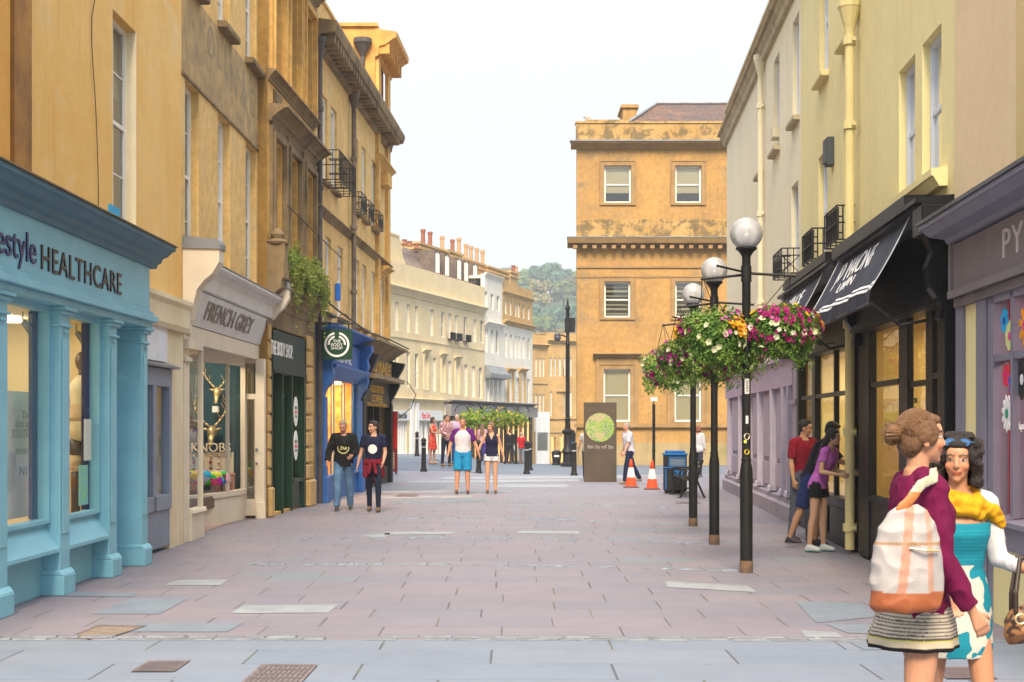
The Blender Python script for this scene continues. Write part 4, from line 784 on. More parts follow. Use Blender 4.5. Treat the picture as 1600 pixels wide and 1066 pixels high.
mb.box(s0, s1, -.05, .03, .05, .55); mb.build('door_frame', M_gry, e, bevel=.006)
mb = MB(FL)
for a, b in ((17.62, 18.3), (18.45, 19.13)): mb.quad((a, 0, .75), (b, 0, .75), (b, 0, 2.2), (a, 0, 2.2))
mb.build('glass_panel', M_shopg, e)
mb = MB(FL); mb.box(17.6, 19.15, -.3, -.25, .6, 2.3); mb.build('blue_backing', paint('azure_panel', (.01, .32, .62), .4), e)
# ---- buff building with the old painted sign (px 283-418)
e = empty('stone_building', tuple(FL.p(23)), 'buff stone building with the ghost of an old painted sign above three tall sash windows', 'building')
hB = []
for a, b in ((289, 310.7), (340.7, 359.5), (383.8, 400.7)): hB.append((FL.s(a), FL.s(b), 4.05, 6.67)); 
for a, b in ((289, 310.7), (340.7, 359.5), (383.8, 400.7)): hB.append((FL.s(a), FL.s(b), 8.12, 10.2))
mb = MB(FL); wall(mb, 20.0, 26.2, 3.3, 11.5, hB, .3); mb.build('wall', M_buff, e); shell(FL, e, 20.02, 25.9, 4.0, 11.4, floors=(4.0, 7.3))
for i, h in enumerate(hB): window(FL, e, *h, dep=.13, fm=M_fram, gm=M_glb, nx=2, ny=2, blind=M_curt, bl=(.3, .5, .35, .4, .2, .3)[i], fw=.07, sill=(M_soot, .16, .12) if i > 2 else (M_creamst, .05, .08))
mb = MB(FL); mb.box(20.02, FL.s(402), .002, .012, 6.72, 8.0); g_ = mb.build('painted_sign', M_ghost, e)
for t_, a_, b_, z_ in (('O L L', 21.6, 23.1, 7.62), ('N & C', 23.3, 25.4, 7.45)):
    mb = MB(FL); mb.text(t_, a_, b_, z_, .5, .012, .014); mb.build('faded_lettering', plain('faded_ink', (0.25, .19, .12), .9), g_)
mb = MB(FL); mb.box(20.0, 26.2, 0, .03, 6.68, 6.72); mb.build('string_course', M_soot, e)
# ---- French Grey bow shopfront
M_crm = paint('cream_shop_paint', (0.66, 0.58, 0.46), .45, dirt=.2); M_gryp = paint('pale_grey_paint', (0.60, 0.59, 0.59), .45, dirt=.15)
sf = empty('shopfront', tuple(FL.p(23, .2)), 'cream bow-fronted shopfront with a pale grey coved sign and lead-capped ends', 'shopfront')
mb = MB(FL); mb.mould(20.42, 25.95, [(0, 3.16), (.04, 3.14), (.19, 3.62), (0, 3.62)]); f = mb.build('fascia', M_gryp, sf)
fz = lambda a, dd, z: FL.p(a, .042 + (z - 3.14) / .48 * .15 + dd, z)
mb = MB(FL); mb.text('FRENCH GREY', FL.s(319, .1), FL.s(391, .1), 3.40, .27, .0, .022, curve=fz); mb.build('lettering', plain('letter_brown', (.22, .19, .17)), f)
mb = MB(FL); mb.mould(20.42, 26.0, [(0, 3.64), (.19, 3.64), (.22, 3.66), (.24, 3.85), (.3, 3.92), (.36, 3.95), (.4, 3.99), (.4, 4.03), (0, 4.08)]); mb.build('cornice', M_gryp, sf)
mb = MB(FL); mb.mould(20.42, 26.0, [(0, 4.085), (.41, 4.035), (.41, 4.05), (0, 4.16)]); mb.build('lead_roof', M_lead, sf)
for (a, b) in ((20.1, 20.42), (26.0, 26.2)):
    mb = MB(FL); mb.mould(a, b, [(-.3, 3.0), (.05, 3.0), (.06, 3.12), (.1, 3.2), (.2, 3.62), (.3, 3.75), (.42, 3.85), (.52, 4.02), (.52, 4.2), (-.3, 4.3)]); mb.box(a, b, -.3, .02, 0, 3.0); mb.box(a - .03, b + .02, -.3, .1, 2.78, 2.92); mb.box(a - .02, b + .01, -.3, .06, 2.6, 2.66)
    ck = mb.build('end_bracket', M_crm, sf, bevel=.005)
    mb = MB(FL); n = 10; pr = [(-.3, 4.3), (-.3, 4.22)] + [(.54, 4.2 - .0)] + [(.54, 4.28), (.5, 4.34), (-.3, 4.42)]; mb.mould(a - .03, b + .03, pr); mb.build('lead_cap', M_lead, ck)
mb = MB(FL); mb.box(20.42, 26.0, -.5, .03, 2.88, 3.13); mb.build('lintel', M_crm, sf)
# left front-plane pane
mb = MB(FL); s0, s1 = 20.42, 21.25; mb.box(s0, s1, -.08, .05, 0, .4); mb.mould(s0, s1, [(-.08, .4), (.09, .4), (.07, .46), (-.08, .46)]); mb.box(s1 - .05, s1, -.05, .03, .46, 2.88); mb.box(s0, s1 - .05, -.05, .03, 2.8, 2.88); w_ = mb.build('side_window', M_crm, sf, bevel=.004)
mb = MB(FL); mb.quad((s0, 0, .46), (s1 - .05, 0, .46), (s1 - .05, 0, 2.8), (s0, 0, 2.8)); mb.build('pane', M_shopg, w_)
# bow window: bulges towards the street, deep at its near end
bow = []
for i in range(15):
    t = i / 14; y = 22.35 + (25.35 - 22.35) * t; x = -5.45 + .62 * math.sin(t * PI * .5) ** .8; bow.append((x, y))
def bowstrip(pts, z0, z1, th=.04, grow=0.0):
    mb = MB(); n = len(pts); P = []
    for i, (x, y) in enumerate(pts):
        a = Vector(pts[max(0, i - 1)]); b = Vector(pts[min(n - 1, i + 1)]); d = (b - a).normalized(); nn = Vector((d.y, -d.x)) * 1
        for off in (grow, grow - th): P += [Vector((x + nn.x * off, y + nn.y * off, z0)), Vector((x + nn.x * off, y + nn.y * off, z1))]
    fs = []
    for i in range(n - 1):
        o = i * 4; q = o + 4; fs += [(o, q, q + 1, o + 1), (o + 2, o + 3, q + 3, q + 2), (o + 1, q + 1, q + 3, o + 3), (o, o + 2, q + 2, q)]
    fs += [(0, 1, 3, 2), (4 * n - 4, 4 * n - 2, 4 * n - 1, 4 * n - 3)]; mb.add(P, fs); return mb
m_ = bowstrip(bow, 0, .5, .08, .02); a2 = bowstrip(bow, .46, .54, .14, .05); a3 = bowstrip(bow, 2.74, 2.88, .12, .03)
for q in (a2, a3): m_.add(q.v, q.f)
for i in (0, 9, 14):
    x, y = bow[i]; m_.box(x - .03, x + .03, y - .025, y + .025, .54, 2.74)
bw = m_.build('bow_window', M_crm, sf)
mb = MB(); mb.add([Vector((x, y, z)) for z in (.54, 2.74) for x, y in bow], [(i, i + 1, 15 + i + 1, 15 + i) for i in range(14)]); mb.build('pane', glass('bow_glass', (.97, .98, .97), .07, .0), bw)
# end return with the narrow glazed door, faces the camera
mb = MB(); y0 = 25.42
def bx(x0, x1, z0, z1, t0=y0, t1=y0 + .1): mb.box(x0, x1, t0, t1, z0, z1)
bx(-4.90, -4.82, 0, 2.88, y0 - .03); bx(-4.62, -4.46, 0, 2.88, y0 - .06); bx(-4.82, -4.62, 2.15, 2.25, y0 - .03); bx(-4.82, -4.62, 2.8, 2.88); bx(-4.82, -4.62, .05, .35, y0, y0 + .06); bx(-4.82, -4.79, .35, 2.15); bx(-4.65, -4.62, .35, 2.15)
mb.box(-4.60, -4.44, y0 - .09, y0, 0, .3); dr = mb.build('door', M_crm, sf, bevel=.004)
mb = MB(); mb.quad((-4.79, y0 + .03, .35), (-4.65, y0 + .03, .35), (-4.65, y0 + .03, 2.15), (-4.79, y0 + .03, 2.15)); mb.quad((-4.82, y0 + .03, 2.25), (-4.62, y0 + .03, 2.25), (-4.62, y0 + .03, 2.8), (-4.82, y0 + .03, 2.8)); mb.build('pane', glass('greenish_glass', (.5, .58, .52), 1, .25), dr)
mb = MB(); mb.ball((-4.6, y0 - .08, 1.25), .03); mb.ball((-4.6, y0 - .08, 1.0), .025); mb.build('handle', M_lead, dr)
M_teal = plain('teal_wall', (0.006, 0.045, 0.065), .8)
mb = MB(); mb.quad((-7.5, 20.4, 0), (-7.5, 26.2, 0), (-7.5, 26.2, 3.1), (-7.5, 20.4, 3.1)); mb.quad((-7.5, 25.6, 0), (-4.9, 25.6, 0), (-4.9, 25.6, 3.1), (-7.5, 25.6, 3.1)); mb.quad((-7.5, 20.4, 3.1), (-4.9, 20.4, 3.1), (-4.9, 26, 3.1), (-7.5, 26, 3.1)); mb.quad((-7.5, 20.44, 0), (-4.95, 20.44, 0), (-4.95, 20.44, 3.1), (-7.5, 20.44, 3.1))
r_ = mb.build('interior', M_teal, sf)
mb = MB(); mb.box(-7.4, -5.0, 22.6, 25.55, .3, .5); mb.build('display_floor', plain('dark_boards', (.12, .07, .04)), r_)
mb = MB(); mb.box(-5.75, -5.35, 24.2, 24.6, 3.0, 3.05); mb.build('ceiling_lamp', emit('lamp_bow', (1, .8, .55), 26), r_)
mb = MB(); mb.add([Vector(p) for p in ((-4.9, 21.25, .008), (-4.83, 25.4, .008), (-5.5, 22.3, .008), (-6.2, 21.25, .008))], [(0, 1, 2, 3)]); mb.build('porch_tiles', surf('porch_tile', (.5, .30, .24), (.42, .27, .22), 4), r_)
# the window display: gilt antler heads, knobs board, patchwork stool
M_gilt = plain('gilt', (0.62, 0.47, 0.24), .35, metal=.6)
def antler(cx, cz, s_, lab, turn=0):
    yb = 25.5; e_ = empty('antler_head', (cx, yb, cz), lab, 'antler ornament'); mb = MB()
    mb.ball((cx, yb - .12, cz), (.07 * s_, .09 * s_, .12 * s_), 14, 10); mb.cone((cx, yb - .12, cz - .02), (cx + .01, yb - .26, cz - .2 * s_), .065 * s_, .035 * s_); mb.ball((cx + .01, yb - .27, cz - .21 * s_), (.04 * s_, .04 * s_, .035 * s_)); mb.cone((cx, yb, cz + .02), (cx, yb - .12, cz), .09 * s_, .06 * s_)
    for sg in (-1, 1): mb.cone((cx + sg * .06 * s_, yb - .1, cz + .05), (cx + sg * .17 * s_, yb - .1, cz + .08 * s_), .03 * s_, .008)
    mb.build('head', M_gilt, e_, smooth=True)
    for sg in (-1, 1):
        mb = MB(); P0 = Vector((cx + sg * .04 * s_, yb - .1, cz + .1 * s_)); pts = [P0]
        for i in range(1, 8): t = i / 7; pts.append(P0 + Vector((sg * (.24 * math.sin(t * 1.9)) * s_, -.1 * t * s_, .48 * t * s_)))
        for i in range(7): mb.cone(tuple(pts[i]), tuple(pts[i + 1]), .02 * s_ * (1 - i / 11), .02 * s_ * (1 - (i + 1) / 11), 8)
        for i in (2, 4, 5, 6): mb.cone(tuple(pts[i]), tuple(pts[i] + Vector((-sg * .05, -.12, .14)) * s_), .013 * s_, .003, 6)
        mb.build('antler', M_gilt, e_, smooth=True)
antler(-5.32, 2.27, .85, 'gilt antler head, the upper of the two on the teal wall of the bow window'); antler(-5.42, 1.55, 1.05, 'gilt antler head, the lower of the two above the knobs board')
mb = MB(); mb.box(-5.42, -5.30, 25.45, 25.5, 1.92, 2.03); mb.build('price_card', M_poster, label='small white card between the two gilt antler heads', cat='card')
kb = empty('knob_board', (-5.4, 25.3, .7), 'cream KNOBS board with rows of round door knobs in the bow window', 'display board')
mb = MB(); mb.box(-5.78, -5.0, 25.25, 25.3, .72, 1.2); mb.build('board', M_ivory, kb); F_ = Fr(0, 25.25, 1, 0, 1)
mb = MB(F_); mb.text('KNOBS', -5.74, -5.04, 1.29, .16, 0, .05); mb.build('lettering', M_ivory, kb)
rnd = random.Random(3)
for j in range(4):
    for i in range(5):
        mb = MB(); mb.ball((-5.7 + i * .15, 25.22, .8 + j * .11), .028, 10, 6); mb.build('knob', [M_gilt, M_beige, M_man, plain('knob_red', (.4, .05, .03))][rnd.randrange(4)], kb, smooth=True)
st = empty('stool', (-5.32, 24.4, .5), 'round upholstered stool with a patchwork of teal, red and green fabric in the bow window', 'stool')
t = NT('patchwork'); v = t.n('ShaderNodeTexVoronoi'); t.set(v, 'Vector', t.coord()); v.inputs['Scale'].default_value = 7; hs = t.n('ShaderNodeHueSaturation'); t.set(hs, 'Color', v.outputs['Color']); hs.inputs['Saturation'].default_value = 1.5; hs.inputs['Value'].default_value = .75
t.principled(hs.outputs[0], .8); MATS['patchwork'] = t.m
mb = MB(); mb.lathe((-5.3, 24.35, .66), [(.02, -.02), (.40, 0), (.44, .06), (.43, .17), (.38, .23), (.02, .26)], 24); mb.build('cushion', MATS['patchwork'], st, smooth=True)
for a in (0.6, 2.2, 3.8, 5.3): mb = MB(); mb.cone((-5.3 + .3 * math.cos(a), 24.35 + .3 * math.sin(a), .5), (-5.3 + .3 * math.cos(a), 24.35 + .3 * math.sin(a), .68), .025, .035); mb.build('leg', M_floorw, st)
for i, (x, y, z, c_, lb) in enumerate(((-5.75, 24.9, .5, (.5, .35, .2), 'stacked wicker box behind the patchwork stool'), (-5.1, 25.0, .5, (.5, .2, .12), 'small red patterned box at the foot of the knobs board'))):
    mb = MB(); mb.box(x - .16, x + .16, y - .12, y + .12, z, z + .3); mb.box(x - .17, x + .17, y - .13, y + .13, z + .3, z + .33); mb.build('box', surf('display_box%d' % i, c_, tuple(q * .5 for q in c_), 20), label=lb, cat='box', bevel=.01)
for (x, y, z, h_, lb) in ((-5.25, 21.9, .5, .5, 'white flower jug behind the side pane of the cream shop'),):
    e_ = empty('vase', (x, y, z), lb, 'vase'); mb = MB(); mb.lathe((x, y, z), [(.05, 0), (.1, .1), (.11, .22), (.05, .34), (.07, .42)], 14); mb.build('jug', M_ivory, e_, smooth=True)
    mb = MB(); rnd = random.Random(8)
    for _ in range(120):
        v = Vector((rnd.gauss(0, .1), rnd.gauss(0, .1), rnd.uniform(.4, .9))) + Vector((x, y, z)); q = Vector((rnd.gauss(0, 1), rnd.gauss(0, 1), 1)).normalized().to_track_quat('Z', 'Y'); mb.add([v + q @ Vector(w_) for w_ in ((-.04, 0, 0), (0, -.02, 0), (.04, 0, 0), (0, .02, 0))], [(0, 1, 2, 3)])
    mb.build('flowers', leaf_mat('window_flowers', (.2, .35, .15), (.6, .6, .5), (.12, .25, .1), 9), e_)
mb = MB(); mb.box(-4.92, -4.85, 20.6, 20.64, 2.15, 2.5); mb.build('pink_card', paint('hot_pink', (.6, .01, .10)), label='bright pink card behind the side pane of the cream shop', cat='card')
mb = MB(FL); mb.box(26.05, 26.2, .02, .2, 4.2, 4.75); mb.build('alarm_box', paint('ivory_box', (.66, .62, .5)), label='pale alarm box on the wall beside the stone balcony', cat='alarm box')
# ---- stone building with giant windows, balcony planter and green shopfront (px 418-498)
e = empty('stone_building', tuple(FM.p(28.3)), 'tall dark-stained stone building with deep moulded windows above the green shopfront', 'building')
s0, s1 = 25.72, 30.26
hC = [(26.15, 26.95, 4.9, 6.95), (27.55, 28.45, 4.9, 6.95), (29.15, 30.1, 4.9, 6.95), (26.15, 26.95, 8.3, 10.3), (27.55, 28.45, 8.3, 10.3), (29.15, 30.1, 8.3, 10.3), (25.95, 29.1, 0.05, 3.5)]
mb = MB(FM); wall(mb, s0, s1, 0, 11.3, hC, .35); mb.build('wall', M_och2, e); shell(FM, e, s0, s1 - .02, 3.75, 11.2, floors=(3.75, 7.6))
mb = MB(FM); mb.box(s0, s0 + .02, -9, 0.0, 0, 11.3); mb.build('side_wall', M_och2, e)
M_dgl = glass('dark_glass', (.35, .3, .25), .9, .1)
for h in hC[:6]:
    wd = window(FM, e, *h, dep=.3, fm=M_soot, gm=M_dgl, nx=1, ny=1, fw=.05)
    mb = MB(FM); a, b, c0, c1 = h
    for o_, pr in ((.08, .1), (.18, .06)):
        mb.box(a - o_ - .08, a - o_ + .02, 0, pr, c0 - .1, c1 + o_); mb.box(b + o_ - .02, b + o_ + .08, 0, pr, c0 - .1, c1 + o_); mb.box(a - o_ - .08, b + o_ + .08, 0, pr + .004, c1 + o_ - .02, c1 + o_ + .08)
    mb.build('surround', M_soot if c0 < 6 else M_och2, wd)
    mb = MB(FM); z_ = c1 + .32; mb.box(a - .22, b + .22, 0, .06, c1 + .27, z_); mb.mould(a - .34, b + .34, cornice(z_, z_ + .3, .36 if c0 < 6 else .26)); mb.build('window_cornice', M_soot, wd)
mb = MB(FM); mb.mould(s0, s1 + .02, cornice(8.0, 8.2, .16)); mb.mould(s0 - .1, s1 + .2, cornice(10.75, 11.15, .55)); mb.box(s0, s1, -.2, .1, 11.15, 11.5)
for a, b in ((26.2, 26.9), (27.6, 28.4), (29.2, 30.0)): mb.box(a, b, 0, .025, 7.68, 7.94); mb.box(a + .06, b - .06, .025, .04, 7.73, 7.89)
mb.build('cornice', M_soot, e)
mb = MB(FM); mb.box(s0 - .1, s1, 0, .02, 3.5, 3.9) ; mb.mould(s0 - .05, 30.2, [(0, 3.85), (.04, 3.85), (.07, 3.95), (.12, 4.0), (.13, 4.08), (.2, 4.15), (.26, 4.2), (.27, 4.35), (.32, 4.38), (.33, 4.5), (0, 4.5)]); mb.box(s0 - .05, 30.2, .25, .31, 4.5, 4.68); mb.build('balcony', M_soot, e)
mb = MB(FM); mb.box(25.7, 26.0, .0, .32, 4.5, 5.0); mb.lathe((25.85, .16, 5.0), [(.2, 0), (.22, .04), (.1, .1), (.13, .18), (.08, .25), (.02, .3)], 14); mb.build('pedestal', M_soot, e); mb = MB(FM); mb.box(29.9, 30.2, .0, .32, 4.5, 4.8); mb.build('pedestal', M_soot, e)
pl = empty('ivy', tuple(FM.p(28, .4, 4.5)), 'bright green creeper spilling over the stone balcony above the green shop', 'plant')
mb = MB(FM); rnd = random.Random(12)
for i in range(5200):
    s_ = rnd.uniform(26.1, 30.1); hgt = rnd.gauss(0, .13) + 4.70 + .12 * math.sin(s_ * 3.1) + .1 * math.sin(s_ * 7); d = rnd.gauss(.27, .07)
    if rnd.random() < .4: hgt = 4.6 - abs(rnd.gauss(0, .25)) * (1.0 + .8 * math.sin(s_ * 4.3)); d = .33 + rnd.uniform(0, .07)
    v = FM.p(s_, d, hgt); q = Vector((rnd.gauss(.6, .7), rnd.gauss(-.5, .7), rnd.gauss(.5, .6))).normalized().to_track_quat('Z', 'Y'); z_ = rnd.uniform(.014, .032)
    mb.add([v + q @ Vector(w_) * z_ for w_ in ((-1.2, 0, 0), (-.2, -.8, .1), (1.3, 0, -.1), (-.2, .8, .1))], [(0, 1, 2, 3)])
mb.build('foliage', leaf_mat('ivy_leaf', (.16, .27, .03), (.08, .17, .02), (.24, .30, .05), 4), pl)
mb = MB(FM)
for i in range(14): a = 26.2 + i * .28; mb.tube([(a, .2, 4.5), (a + .1, .28, 4.72), (a + .15, .34, 4.45)], .008, 5)
mb.build('stem', M_bark, pl)
# rusticated pilasters
M_rblk = surf('rusticated_stone', (0.54, 0.36, 0.15), (0.44, 0.28, 0.11), 2, .85, .5, 25, streak=(.2, .13, .06), samt=.5)
for a, b, pr in ((25.72, 25.93, .03), (29.12, 29.72, .10)):
    mb = MB(FM); z_ = 0
    mb.box(a - .04, b + .04, 0, pr + .06, 0, .55); z_ = .57
    while z_ < 3.4: hh = .3; mb.box(a, b, 0, pr, z_, z_ + hh); z_ += hh + .035
    mb.build('rusticated_pilaster', M_rblk, e, bevel=.03)
# green shopfront
M_grn = paint('shop_green', (0.009, 0.036, 0.022), .35, .5, dirt=.25); M_grnd = paint('fascia_green', (0.009, 0.028, 0.030), .4, .5, dirt=.2)
sf = empty('shopfront', tuple(FM.p(28, 0)), 'dark green shopfront with white lettering between rusticated stone pilasters', 'shopfront')
mb = MB(FM); mb.box(25.95, 29.1, -.1, .06, 2.72, 3.45); mb.box(25.95, 29.1, -.1, .08, 2.66, 2.72); f = mb.build('fascia', M_grnd, sf)
mb = MB(FM); mb.text('THE BODY SHOP.', 25.74, FM.s(459, .08), 3.12, .26, .06, .068); mb.build('lettering', M_white_t, f)
mb = MB(FM); mb.box(28.9, 29.1, -.15, .06, 0, 3.45)
for a in (25.97, 26.9, 27.8, 28.8): mb.box(a, a + .1, -.18, .03, .0, 2.66)
mb.build('post', M_grn, sf, bevel=.006)
mb = MB(FM); mb.box(27.9, 28.8, -.15, .0, 0, .55); mb.box(27.88, 28.82, -.15, .06, .55, .62); mb.build('stall_riser', M_grn, sf, bevel=.005)
mb = MB(FM); mb.box(27.0, 27.1, -.2, -.1, 0, 2.3); mb.box(27.7, 27.8, -.2, -.1, 0, 2.3); mb.box(27.1, 27.7, -.2, -.1, 0.03, .35); mb.box(27.1, 27.7, -.2, -.1, 2.2, 2.3); dr = mb.build('door', M_grn, sf)
mb = MB(FM); mb.cone((27.15, -.06, .95), (27.15, -.06, 1.35), .015); mb.build('handle', M_lead, dr)
mb = MB(FM); mb.quad((26.0, -.12, .3), (29.0, -.12, .3), (29.0, -.12, 2.66), (26.0, -.12, 2.66)); mb.build('display_window', glass('green_shop_glass', (.8, .85, .75), .9, .06), sf)
room(FM, sf, 26.2, 29.1, -2.5, -.16, 0, 2.7, plain('green_shop_in', (.30, .22, .12)), 2, emit('lamp_green', (1, .7, .35), 9))
for i, z_ in enumerate((1.28, 1.96)):
    mb = MB(FM); c_ = (28.3, z_); mb.slab([(c_[0] + .2 * math.cos(a), c_[1] + .3 * math.sin(a)) for a in lin(0, 2 * PI, 24)[:-1]], .0, .012); st_ = mb.build('oval_sticker', M_white_t, label=('white oval window sticker, the lower of two on the green shopfront', 'white oval window sticker, the upper of two on the green shopfront')[i], cat='sticker')
    mb = MB(FM); mb.text('BLACK', 28.18, 28.42, z_ + .08, .06, .013, .016); mb.text('STYLE', 28.18, 28.42, z_ - .1, .05, .013, .016); mb.build('lettering', M_black_t, st_)
    mb = MB(FM); mb.text('SALE', 28.17, 28.43, z_ - .01, .075, .013, .016); mb.build('red_lettering', M_red_t, st_)
for i in range(10):
    mb = MB(FM); rr = random.Random(i); a = 26.5 + rr.random() * .5; mb.lathe((a, -.5 - rr.random() * .3, .9 + (i % 3) * .45), [(.05, 0), (.06, .02), (.06, .14), (.02, .17), (.02, .2)], 10); mb.build('bottle', [M_red_t, M_ivory, M_gilt][i % 3], label='bottle on the lit shelves behind the green shopfront', cat='bottle', group='bottles in the green shop window')
# square hanging sign
M_sgn = paint('sign_green', (0.010, 0.05, 0.027), .4); Yh = 30.2; FS = Fr(0, Yh, 1, 0, 1)
def hx(px): return k(px) * Yh
hs_ = empty('hanging_sign', (hx(526), Yh, zpy(563, Yh)), 'square dark green hanging sign with a white ring beside the blue shopfront', 'sign')
mb = MB(FS); a, b = hx(502.5), hx(550); mb.box(a, b, -.06, 0, zpy(562, Yh), zpy(515, Yh)); mb.build('panel', M_sgn, hs_, bevel=.006)
mb = MB(FS); cx_, cz_ = hx(526.3), zpy(538.5, Yh); R_, r_i = .265, .215
for (t0, t1) in ((100, 370), (0, 0)):
    pass
def arcband(cx, cz, r0, r1, a0, a1, n=28):
    A = lin(math.radians(a0), math.radians(a1), n)
    for i in range(n):
        mb.add([mb.P(cx + r * math.cos(a), d, cz + r * math.sin(a)) for d in (.0, .008) for r, a in ((r0, A[i]), (r1, A[i]), (r1, A[i + 1]), (r0, A[i + 1]))], [(0, 1, 2, 3), (4, 5, 6, 7), (1, 5, 6, 2), (0, 3, 7, 4)])
arcband(cx_, cz_, .225, .268, 102, 438, 40); arcband(cx_, cz_, .155, .195, 105, 182); arcband(cx_, cz_, .155, .195, -2, 75)
for g_ in (105, 75): pass
mb.build('emblem_ring', M_white_t, hs_)
mb = MB(FS)
for t_, z_ in (('THE', .075), ('BODY', 0.0), ('SHOP', -.075)): w_ = .085 if t_ == 'THE' else .125; mb.text(t_, cx_ - w_, cx_ + w_, cz_ + z_, .062, 0, .01)
mb.build('lettering', M_white_t, hs_)
mb = MB(); z_ = zpy(506, Yh); mb.tube([(-4.3, Yh - .03, z_), (hx(556), Yh - .03, z_)], .018); mb.tube([(-4.3, Yh - .03, z_ + .35), (hx(548), Yh - .03, z_ + .03)], .012)
for x in (hx(508), hx(545)): mb.tube([(x, Yh - .03, z_), (x, Yh - .03, z_ - .12)], .012)
for t0 in (0, 1): mb.tube([(hx(515) + .1 * math.cos(a) + t0 * .3, Yh - .03, z_ + .12 + .09 * math.sin(a)) for a in lin(0, 5, 10)], .009, 6)
mb.build('bracket', M_blk, hs_)
# ---- ochre building with guard balconies and attic block (px 498-605)
e = empty('stone_building', tuple(FM.p(36)), 'ochre stone building with iron window guards, bracketed eaves and an orange attic block', 'building')
s0, s1 = 30.28, 42.2
up = [(31.2, 31.95), (32.4, 33.2), (35.8, 36.5), (37.1, 37.85), (38.9, 39.65)]
lo = [(31.7, 32.4), (33.3, 34.05), (36.0, 36.7), (37.2, 37.9), (38.9, 39.6), (40.7, 41.4)]
hD = [(a, b, 7.15, 9.05) for a, b in up] + [(a, b, 4.25, 5.95) for a, b in lo] + [(30.8, 41.8, .02, 3.6)]
mb = MB(FM); wall(mb, s0, s1, 0, 10.0, hD, .3); mb.build('wall', M_buff, e); shell(FM, e, s0, s1, 3.75, 9.95, 7, floors=(3.75, 6.6))
mb = MB(FM); mb.box(s1 - .02, s1, -9, 0, 0, 10.0); mb.build('side_wall', M_buff, e)
for i, h in enumerate(hD[:-1]): window(FM, e, *h, dep=.07, fm=M_fram, gm=M_glb, nx=2, ny=1, blind=M_blind, bl=.4, fw=.07, sill=(M_soot, .12, .1))
mb = MB(FM); mb.mould(s0, s1 + .1, cornice(6.3, 6.45, .16)); mb.mould(s0, s1 + .2, [(0, 9.85), (.1, 9.9), (.14, 10.1), (.45, 10.15), (.5, 10.3), (.5, 10.38), (0, 10.45)])
for i in range(30): a = s0 + .2 + i * .38; mb.box(a, a + .16, .1, .42, 9.95, 10.14)
mb.build('cornice', M_soot, e)
mb = MB(FM); mb.box(s0, 39.5, -.3, .05, 10.45, 11.0); mb.box(s0, 39.5, -.34, .09, 11.0, 11.08); mb.build('parapet', M_buff, e)
M_orange = surf('sunglow_tinted_stone', (0.60, 0.31, 0.08), (0.50, 0.25, 0.07), 1, .85, .3, 30, brick=(.8, .36, .008), bstr=.25, streak=(.3, .15, .05), samt=.4)  # warm sun glow is put into this stone's own colour
FAx = k(505) * 39.5; mb = MB(); za = zpy(42, 39.5); xr = FM.p(39.5).x
mb.box(FAx, xr, 39.5, 42.1, 9.5, za); mb.box(FAx - .05, xr + .08, 39.42, 42.2, za, za + .1); mb.build('attic', M_orange, e)
mb = MB(FM); zc_ = za - .55; mb.mould(39.5, 42.4, [(0, zc_ - .3), (.1, zc_ - .25), (.12, zc_), (.3, zc_ + .05), (.5, zc_ + .2), (.6, zc_ + .25), (.62, zc_ + .4), (0, zc_ + .5)])
for a in (39.55, 40.1, 40.65, 41.2, 41.75, 42.2): mb.box(a, a + .16, .02, .4, zc_ - .2, zc_ + .1)
mb.build('attic_cornice', M_orange, e)
mb = MB(FM); mb.box(39.6, 40.0, 0, .1, 3.9, zc_ - .3); mb.box(41.6, 42.1, 0, .1, 3.9, zc_ - .3); mb.mould(39.55, 42.3, cornice(9.0, 9.3, .25)); mb.box(40.5, 41.3, 0, .25, 8.6, 8.95); mb.mould(40.3, 41.5, cornice(6.0, 6.25, .3)); mb.build('end_pilaster', M_och2, e)
def pipe(F, par, s_, d, z0, z1, m, r=.05, hop=None, clips=(), foot=True):
    mb = MB(F); mb.cone((s_, d, z0), (s_, d, z1), r, r, 12)
    for c in clips: mb.cone((s_, d, c - .05), (s_, d, c + .05), r * 1.45, r * 1.45, 12); mb.box(s_ - r * 2, s_ + r * 2, d - r, d - r * .2, c - .02, c + .02)
    if hop: mb.lathe((s_, d, hop), [(r, -.2), (r * 1.2, -.12), (r * 2.4, .12), (r * 2.6, .14), (r * 2.6, .24), (r * 2.2, .24)], 12)
    return mb.build('drainpipe', m, par)
M_pipe = surf('iron_pipe', (0.055, 0.05, 0.055), (0.09, .075, .07), 4, .6, .3, 30)
pipe(FM, e, 30.36, .12, 0, 9.9, M_pipe, .055, 9.8, (4.5, 6.8, 8.5)); pipe(FM, e, 35.0, .12, 3.8, 9.8, surf('pipe_brownish', (.2, .15, .11), (.1, .08, .07), 3), .06, 9.75, (5, 6.6, 8.3))
mb = MB(); xh = k(566) * 39.3; mb.cone((xh, 39.4, 10.5), (xh, 39.4, 12.0), .06); mb.lathe((xh, 39.4, 12.0), [(.06, 0), (.1, .1), (.24, .35), (.26, .37), (.26, .5), (.2, .5)], 12); mb.build('hopper_pipe', M_pipe, e)
M_ironr = plain('wrought_iron', (0.02, .018, .018), .5)
